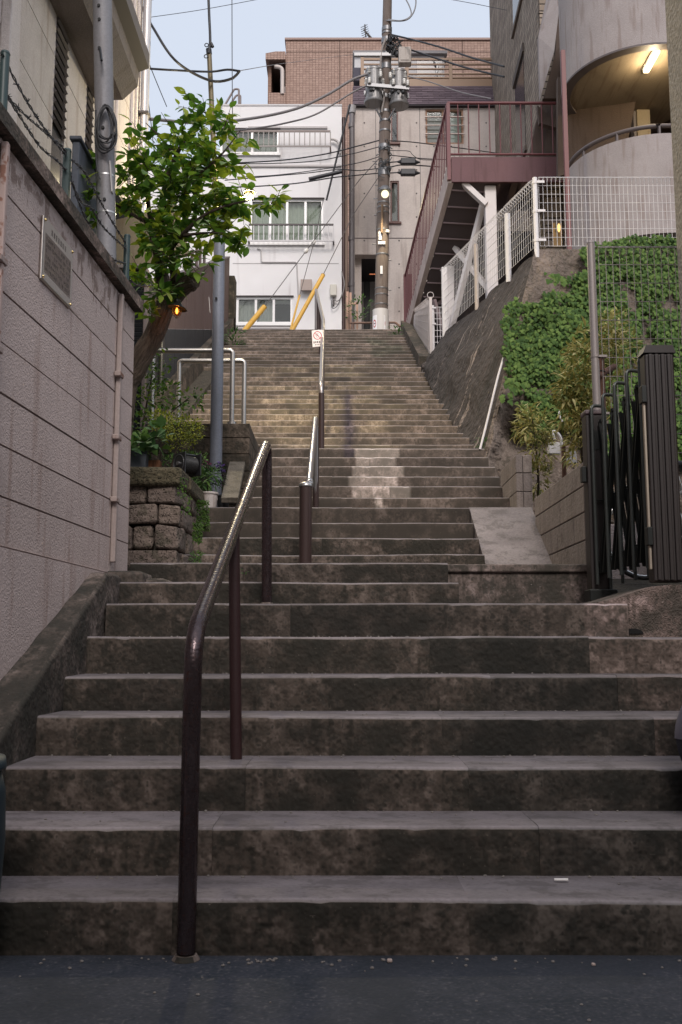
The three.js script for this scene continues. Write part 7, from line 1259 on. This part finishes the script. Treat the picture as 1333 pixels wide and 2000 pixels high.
  lpart(t, 'cross_beam', bar(at(884, 446, 18.6), at(960, 446, 18.6), 0.08, 0.14), und); lpart(t, 'cross_beam', bar(at(828, 591, 20), at(872, 591, 19.6), 0.08, 0.1), und);
}
// dark backdrop added for the shaded void behind the stair
{
  const t = thing('dark_backdrop', 'dark panelled backdrop added to stand for the shade under the red stair', 'wall', [4, 5.6, -19.8]);
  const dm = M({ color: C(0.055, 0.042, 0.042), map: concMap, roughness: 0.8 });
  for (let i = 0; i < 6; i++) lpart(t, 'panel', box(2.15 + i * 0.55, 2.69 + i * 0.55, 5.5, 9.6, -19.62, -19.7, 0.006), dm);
  const L = thing('wall_lamp', 'small warm lamp glowing before the dark backdrop behind the white mesh', 'lamp', at(1092, 445, 17.2).toArray()); const p = at(1092, 445, 17.2), q = at(1062, 478, 17.2);
  const gm = new THREE.MeshStandardMaterial({ color: 0x221408, emissive: C(1, 0.6, 0.2), emissiveIntensity: 1.6 });
  lpart(L, 'lamp_bulb', uvm(new THREE.SphereGeometry(0.05, 12, 10).scale(0.6, 1.7, 0.6).translate(p.x, p.y, p.z)), gm); lpart(L, 'bracket', box(p.x - 0.03, p.x + 0.03, p.y - 0.03, p.y + 0.12, p.z - 0.07, p.z - 0.12), M({ color: C(0.1, 0.09, 0.08) }));
  lpart(L, 'back_plate', box(p.x - 0.09, p.x + 0.09, p.y - 0.32, p.y + 0.16, p.z - 0.125, p.z - 0.16, 0.01), M({ color: C(0.30, 0.22, 0.12) }));
  const l = new THREE.PointLight(new THREE.Color(1, 0.62, 0.25), 0.16, 0, 2); l.position.set(0, 0, 0.06); l.castShadow = true; l.shadow.radius = 2; L.add(l);
}
// white mesh fences
{
  const wm = M({ color: C(0.70, 0.67, 0.665), roughness: 0.45 }), A = V(2.36, 5.66, -11.2), B = V(1.71, 6.1, -15.75), h0 = 0.90, h1 = 1.10, t = thing('mesh_fence', 'white welded mesh fence standing on top of the sloping retaining wall', 'fence', [2.4, 5.65, -13]);
  const pt = f => A.clone().lerp(B, f), ht = f => h0 + (h1 - h0) * f, out = V(-0.99, 0, -0.14);
  const cuts = [0, 0.235, 0.56, 0.985];
  for (let i = 0; i + 1 < cuts.length; i++) { const a = pt(cuts[i] + 0.01), b = pt(cuts[i + 1] - 0.008); lpart(t, 'wire_mesh', meshWires(a.clone().add(V(0, 0.04, 0)), b.clone().add(V(0, 0.04, 0)), a.clone().add(V(0, ht(cuts[i]), 0)), b.clone().add(V(0, ht(cuts[i + 1]), 0)), Math.round((cuts[i + 1] - cuts[i]) * 50), 8, 0.0029, 0.06, out), wm); }
  for (const [f, r, m] of [[0, 0.03, wm], [0.235, 0.036, wm], [0.56, 0.03, M({ color: C(0.5, 0.42, 0.36), roughness: 0.6 })], [0.985, 0.05, wm]]) { const a = pt(f); lpart(t, 'post', f > 0.9 ? box(a.x - 0.03, a.x + 0.06, a.y - 0.1, a.y + ht(f) + 0.02, a.z - 0.05, a.z + 0.05, 0.01) : rod(a.clone().add(V(0, -0.12, 0)), a.clone().add(V(0, ht(f) - (f === 0 ? 0 : 0.12), 0)), r, r, 14), m); }
  const e = V(5.6, 5.66, -11.2); lpart(t, 'wire_mesh', meshWires(A.clone().add(V(0.045, 0.03, 0)), e.clone().add(V(0, 0.03, 0)), A.clone().add(V(0.045, h0 + 0.01, 0)), e.clone().add(V(0, h0 + 0.01, 0)), 62, 8, 0.003, 0.06), wm);
  for (const y of [0.08, 0.45, 0.82]) { lpart(t, 'clamp', rod(V(A.x, A.y + y, A.z), V(A.x, A.y + y + 0.035, A.z), 0.036, 0.036, 14), wm); lpart(t, 'bracket', box(A.x + 0.02, A.x + 0.11, A.y + y, A.y + y + 0.03, A.z + 0.03, A.z + 0.04), wm); }
}
{
  // right-hand kerb of the top flight and the white sheet fence on it
  const t = thing('side_curb', 'weathered concrete curb along the right edge of the top flight of steps', 'curb', [1.45, 5.6, -18.5]);
  lpart(t, 'coping', prism([V(1.335, 5.3, -16.1), V(1.335, 5.80, -16.1), V(1.32, 8.02, -20.75), V(1.32, 7.5, -20.75)], V(0.20, 0, 0)), M({ color: C(0.21, 0.18, 0.155), map: stainMap, bumpMap: stainBump, bumpScale: 0.01 }));
  const f = thing('sheet_fence', 'pale corrugated sheet fence standing on the curb under the red stair', 'fence', [1.55, 5.6, -18]);
  const sm = M({ color: C(0.60, 0.545, 0.53), map: whiteMap, roughness: 0.6 }); const ty = Z => 6.95 + 0.27 * (Z - 16.5);
  for (let i = 0; i < 6; i++) { const z0 = 16.5 + i * 0.66, z1 = z0 + 0.654, pos = []; const n = 18; for (let k = 0; k < n; k++) { const a = z0 + (z1 - z0) * k / n, b = z0 + (z1 - z0) * (k + 1) / n, xa = 1.555 + (k % 3 === 0 ? 0 : 0.012), xb = 1.555 + ((k + 1) % 3 === 0 ? 0 : 0.012); const q = [[xa, 5.7 + 0.47 * (a - 16.1), -a], [xb, 5.7 + 0.47 * (b - 16.1), -b], [xb, ty(b), -b], [xa, ty(a), -a]]; for (const v of [q[0], q[1], q[2], q[0], q[2], q[3]]) pos.push(...v); } const g = new THREE.BufferGeometry(); g.setAttribute('position', new THREE.Float32BufferAttribute(pos, 3)); g.computeVertexNormals(); lpart(f, 'sheet', uvm(g), M({ color: C(0.60, 0.545, 0.53), map: whiteMap, roughness: 0.6, side: THREE.DoubleSide })); }
  lpart(f, 'post', box(1.55, 1.60, 5.6, 6.98, -16.44, -16.49, 0.006), sm); lpart(f, 'wire_roll', uvm(new THREE.TorusGeometry(0.055, 0.006, 6, 20).translate(1.575, 7.02, -16.46)), sm);
  lpart(f, 'wire_mesh', meshWires(V(1.54, 5.9, -16.5), V(1.54, 7.3, -19.5), V(1.54, 6.99, -16.5), V(1.54, 7.85, -19.5), 30, 7, 0.003, 0.05, V(-1, 0, 0)), sm);
  single('white_tag', box(1.548, 1.553, 5.95, 6.07, -16.55, -16.68), M({ color: C(0.8, 0.79, 0.78) }), 'small white tag at the foot of the pale sheet fence', 'tag');
  const a = at(846, 664, 17.6), b = at(866, 597, 17.6), g = thing('mesh_gate', 'small white mesh gate in the dark gap under the red stair', 'gate', [(a.x + b.x) / 2, a.y, a.z]); const wm = M({ color: C(0.66, 0.63, 0.63), roughness: 0.45 });
  lpart(g, 'post', rod(V(a.x, a.y - 0.6, a.z), V(a.x, b.y, a.z), 0.032, 0.032, 12), wm); lpart(g, 'wire_mesh', meshWires(V(a.x + 0.03, a.y - 0.5, a.z), V(b.x + 0.1, a.y - 0.5, a.z), V(a.x + 0.03, b.y - 0.03, a.z), V(b.x + 0.1, b.y - 0.03, a.z), 5, 10, 0.006, 0), wm); for (const y of [0.04, 0.35]) lpart(g, 'clamp', box(a.x - 0.04, a.x + 0.06, b.y - y - 0.03, b.y - y, a.z + 0.03, a.z + 0.045), wm);
}
// ------------------------------------------------------------------ apartment building with rounded balconies
{
  const t = thing('apartment_building', 'apartment building with rounded grey balconies and a lit ceiling tube at the upper right', 'building', [5.2, 5.6, -16]);
  const gr = M({ color: C(0.40, 0.365, 0.36), map: stuccoMap, bumpMap: fineBump, bumpScale: 0.004, roughness: 0.9 }), brn = M({ color: C(0.105, 0.075, 0.06), map: stuccoMap, bumpMap: fineBump, bumpScale: 0.004 }), edgeM = M({ color: C(0.10, 0.08, 0.078), roughness: 0.6 }), crm = M({ color: C(0.50, 0.42, 0.30), map: stuccoMap });
  const CX = 5.12, CZ = -15.55, R = 1.31, th = 0.13;
  const ringPts = r => { const p = [[7.6, CZ + r]]; for (let i = 0; i <= 30; i++) { const a = Math.PI / 2 + i / 30 * Math.PI; p.push([CX + Math.cos(a) * r, CZ + Math.sin(a) * r]); } p.push([5.9, CZ - r]); return p; };
  const wallRing = (r, w, y0, y1) => { const o = ringPts(r), n = ringPts(r - w), list = []; for (let i = 0; i + 1 < o.length; i++) { const [a, b, c, d] = [o[i], o[i + 1], n[i], n[i + 1]], v = (p, y) => V(p[0], y, p[1]); list.push([v(b, y0), v(a, y0), v(a, y1), v(b, y1)], [v(c, y0), v(d, y0), v(d, y1), v(c, y1)], [v(b, y1), v(a, y1), v(c, y1), v(d, y1)], [v(a, y0), v(b, y0), v(d, y0), v(c, y0)]); } const g = quads(list).clone(); return toCreasedNormals(g, 0.5); };
  const plate = (r, y0, y1) => { const o = ringPts(r), sh = new THREE.Shape(o.map(p => new THREE.Vector2(p[0], -p[1]))); return uvm(new THREE.ExtrudeGeometry(sh, { depth: y1 - y0, bevelEnabled: false }).rotateX(-Math.PI / 2).translate(0, y0, 0)); };
  lpart(t, 'balcony_wall', wallRing(R, th, 7.20, 8.83), gr); lpart(t, 'balcony_floor', plate(R - th - 0.002, 7.62, 7.80), brn);
  lpart(t, 'balcony_wall', wallRing(R, th, 10.36, 12.4), gr); lpart(t, 'balcony_ceiling', plate(R - th - 0.002, 10.40, 10.62), M({ color: C(0.25, 0.20, 0.14), map: stuccoMap }));
  lpart(t, 'edge_trim', wallRing(R + 0.012, th + 0.03, 10.325, 10.357), edgeM);
  const hr = ringPts(R - 0.07).map(p => V(p[0], 8.99, p[1])); lpart(t, 'handrail', tube(hr.slice(0), 0.036, 90, 8, 0.3), edgeM); for (const i of [2, 7, 12, 17, 22]) { const p = ringPts(R - 0.07)[i]; lpart(t, 'rail_post', bar(V(p[0], 8.83, p[1]), V(p[0], 8.98, p[1]), 0.03, 0.06, V(0, 0, 1)), edgeM); }
  // stair soffit, column, warm room behind
  const q = (x, y, z) => at(x, y, z);
  lpart(t, 'stair_soffit', prism([q(1090, 150, 16.35), q(1252, 150, 16.0), q(1222, 300, 16.0), q(1090, 345, 16.35)], V(0, 0, -0.12)), brn);
  { const x = q(1255, 200, 16.3).x; lpart(t, 'column', box(x - 0.12, x + 0.115, 7.8, 10.398, -16.25, -16.5, 0.01), crm); lpart(t, 'column_jamb', box(x - 0.17, x - 0.125, 7.8, 10.398, -16.3, -16.5), M({ color: C(0.26, 0.23, 0.23) })); }
  const warm = M({ color: C(0.42, 0.20, 0.09), map: tileMap.clone(), roughness: 0.7 }); warm.color.setRGB(1.2, 0.8, 0.5); lpart(t, 'back_wall', box(4.2, 9, 7.0, 10.6, -18.6, -18.75), warm); lpart(t, 'side_wall', box(7.4, 7.6, 7.0, 10.6, -14.3, -18.6), brn); lpart(t, 'upper_floor', box(5.2, 9, 10.63, 10.8, -14.4, -18.6), brn);
  // ceiling tube
  const a = at(1262, 151, 15.0), b = at(1285, 108, 14.42); const yl = 10.33; a.y = b.y = yl; const tl = lpart(t, 'light_fitting', bar(a.clone().add(V(0, 0.05, 0)), b.clone().add(V(0, 0.05, 0)), 0.12, 0.035), M({ color: C(0.6, 0.58, 0.55) })); const o = t.position;
  part(tl, 'light_tube', bar(a, b, 0.10, 0.06, V(0, 1, 0), 0.02).translate(-o.x, -o.y, -o.z), new THREE.MeshStandardMaterial({ color: 0x333333, emissive: C(1, 0.82, 0.5), emissiveIntensity: 3.2 }));
  for (const k of [0.25, 0.75]) { const l = new THREE.PointLight(new THREE.Color(1, 0.80, 0.50), 1.9, 0, 2); l.position.copy(a.clone().lerp(b, k)).sub(o).add(V(0, -0.07, 0)); l.castShadow = true; l.shadow.radius = 3; t.add(l); }
  // straight stair parapets to the left of the round balcony
  const P = (pts, d, m, n) => lpart(t, n, prism(pts.map(p => q(...p)), V(0, 0, -d)), m);
  P([[1052, 72, 17.3], [1072, -20, 17.3], [1096, -60, 17.0], [1094, 5, 17.0], [1083, 100, 17.0], [1056, 190, 17.3]], 0.12, gr, 'stair_parapet'); P([[1092, -60, 17.1], [1135, -60, 17.1], [1112, 60, 17.1], [1094, 192, 17.3], [1062, 192, 17.3], [1085, 105, 17.12]], 0.1, brn, 'stair_soffit'); P([[1110, 95, 16.7], [1135, -10, 16.5], [1160, -10, 16.4], [1130, 345, 16.4], [1090, 345, 16.8], [1096, 220, 16.8]], 0.12, gr, 'stair_parapet'); P([[1045, 250, 17.9], [1060, 192, 17.9], [1108, 192, 17.9], [1108, 330, 17.9], [1030, 330, 17.9]], 0.12, brn, 'stair_soffit'); P([[1050, 205, 17.6], [1068, 222, 17.6], [1090, 232, 17.6], [1090, 250, 17.6], [1054, 240, 17.6]], 0.12, brn, 'stair_soffit');
}
{
  const brickMap = tileTexture(1024, 1024, 10, 24, [0.20, 0.155, 0.12], [0.38, 0.31, 0.245], [0.035, 0.027, 0.024], [3.6, 3.6]), brickBump = tileTexture(1024, 1024, 10, 24, 0, 0, 0, [3.6, 3.6], true);
  const t = thing('brick_building', 'tall tan brick building edge-on behind the red stair landing', 'building', [6, 5.6, -21.5]), bm = M({ map: brickMap, bumpMap: brickBump, bumpScale: 0.03, roughness: 0.85 });
  const F = V(4.24, 0, -25.6), N = V(3.98, 0, -18.0);
  const holes = [[20.0, 21.3, 11.7, 13.9], [20.0, 21.3, 15.3, 17.6]];
  lpart(t, 'wall', prism([V(N.x, 5.5, N.z), V(F.x, 5.5, F.z), V(9, 5.5, -25.6), V(9, 5.5, -18)], V(0, 19, 0)), bm);
  for (const [z0, z1, y0, y1] of holes) { const xa = Z => N.x + (F.x - N.x) * (Z - 18) / 7.6; lpart(t, 'window', prism([V(xa(z0) - 0.012, y0, -z0), V(xa(z1) - 0.012, y0, -z1), V(xa(z1) - 0.012, y1, -z1), V(xa(z0) - 0.012, y1, -z0)], V(0.1, 0, 0)), M({ color: C(0.03, 0.028, 0.03), roughness: 0.2 })); lpart(t, 'lintel', prism([V(xa(z0) - 0.05, y1 + 0.002, -z0 + 0.1), V(xa(z1) - 0.05, y1 + 0.002, -z1 - 0.1), V(xa(z1) - 0.05, y1 + 0.2, -z1 - 0.1), V(xa(z0) - 0.05, y1 + 0.2, -z0 + 0.1)], V(0.1, 0, 0)), M({ color: C(0.10, 0.08, 0.07) })); lpart(t, 'sill', prism([V(xa(z0) - 0.05, y0 - 0.12, -z0 + 0.1), V(xa(z1) - 0.05, y0 - 0.12, -z1 - 0.1), V(xa(z1) - 0.05, y0 - 0.002, -z1 - 0.1), V(xa(z0) - 0.05, y0 - 0.002, -z0 + 0.1)], V(0.1, 0, 0)), M({ color: C(0.14, 0.11, 0.09) })); }
  const s = at(970, 8, 25.4); lpart(t, 'eave', box(s.x, 4.4, s.y - 0.12, s.y + 0.5, -25.0, -26.0), M({ color: C(0.12, 0.075, 0.06) }));
  const c = at(1048, 60, 18.2); for (let k = 0; k < 10; k++) lpart(t, 'quoin', box(N.x - 0.02, N.x + 0.22, 12.2 + k * 0.42, 12.2 + k * 0.42 + 0.40, -17.97, -18.2, 0.01), bm);
}
renderer.render(scene, camera);
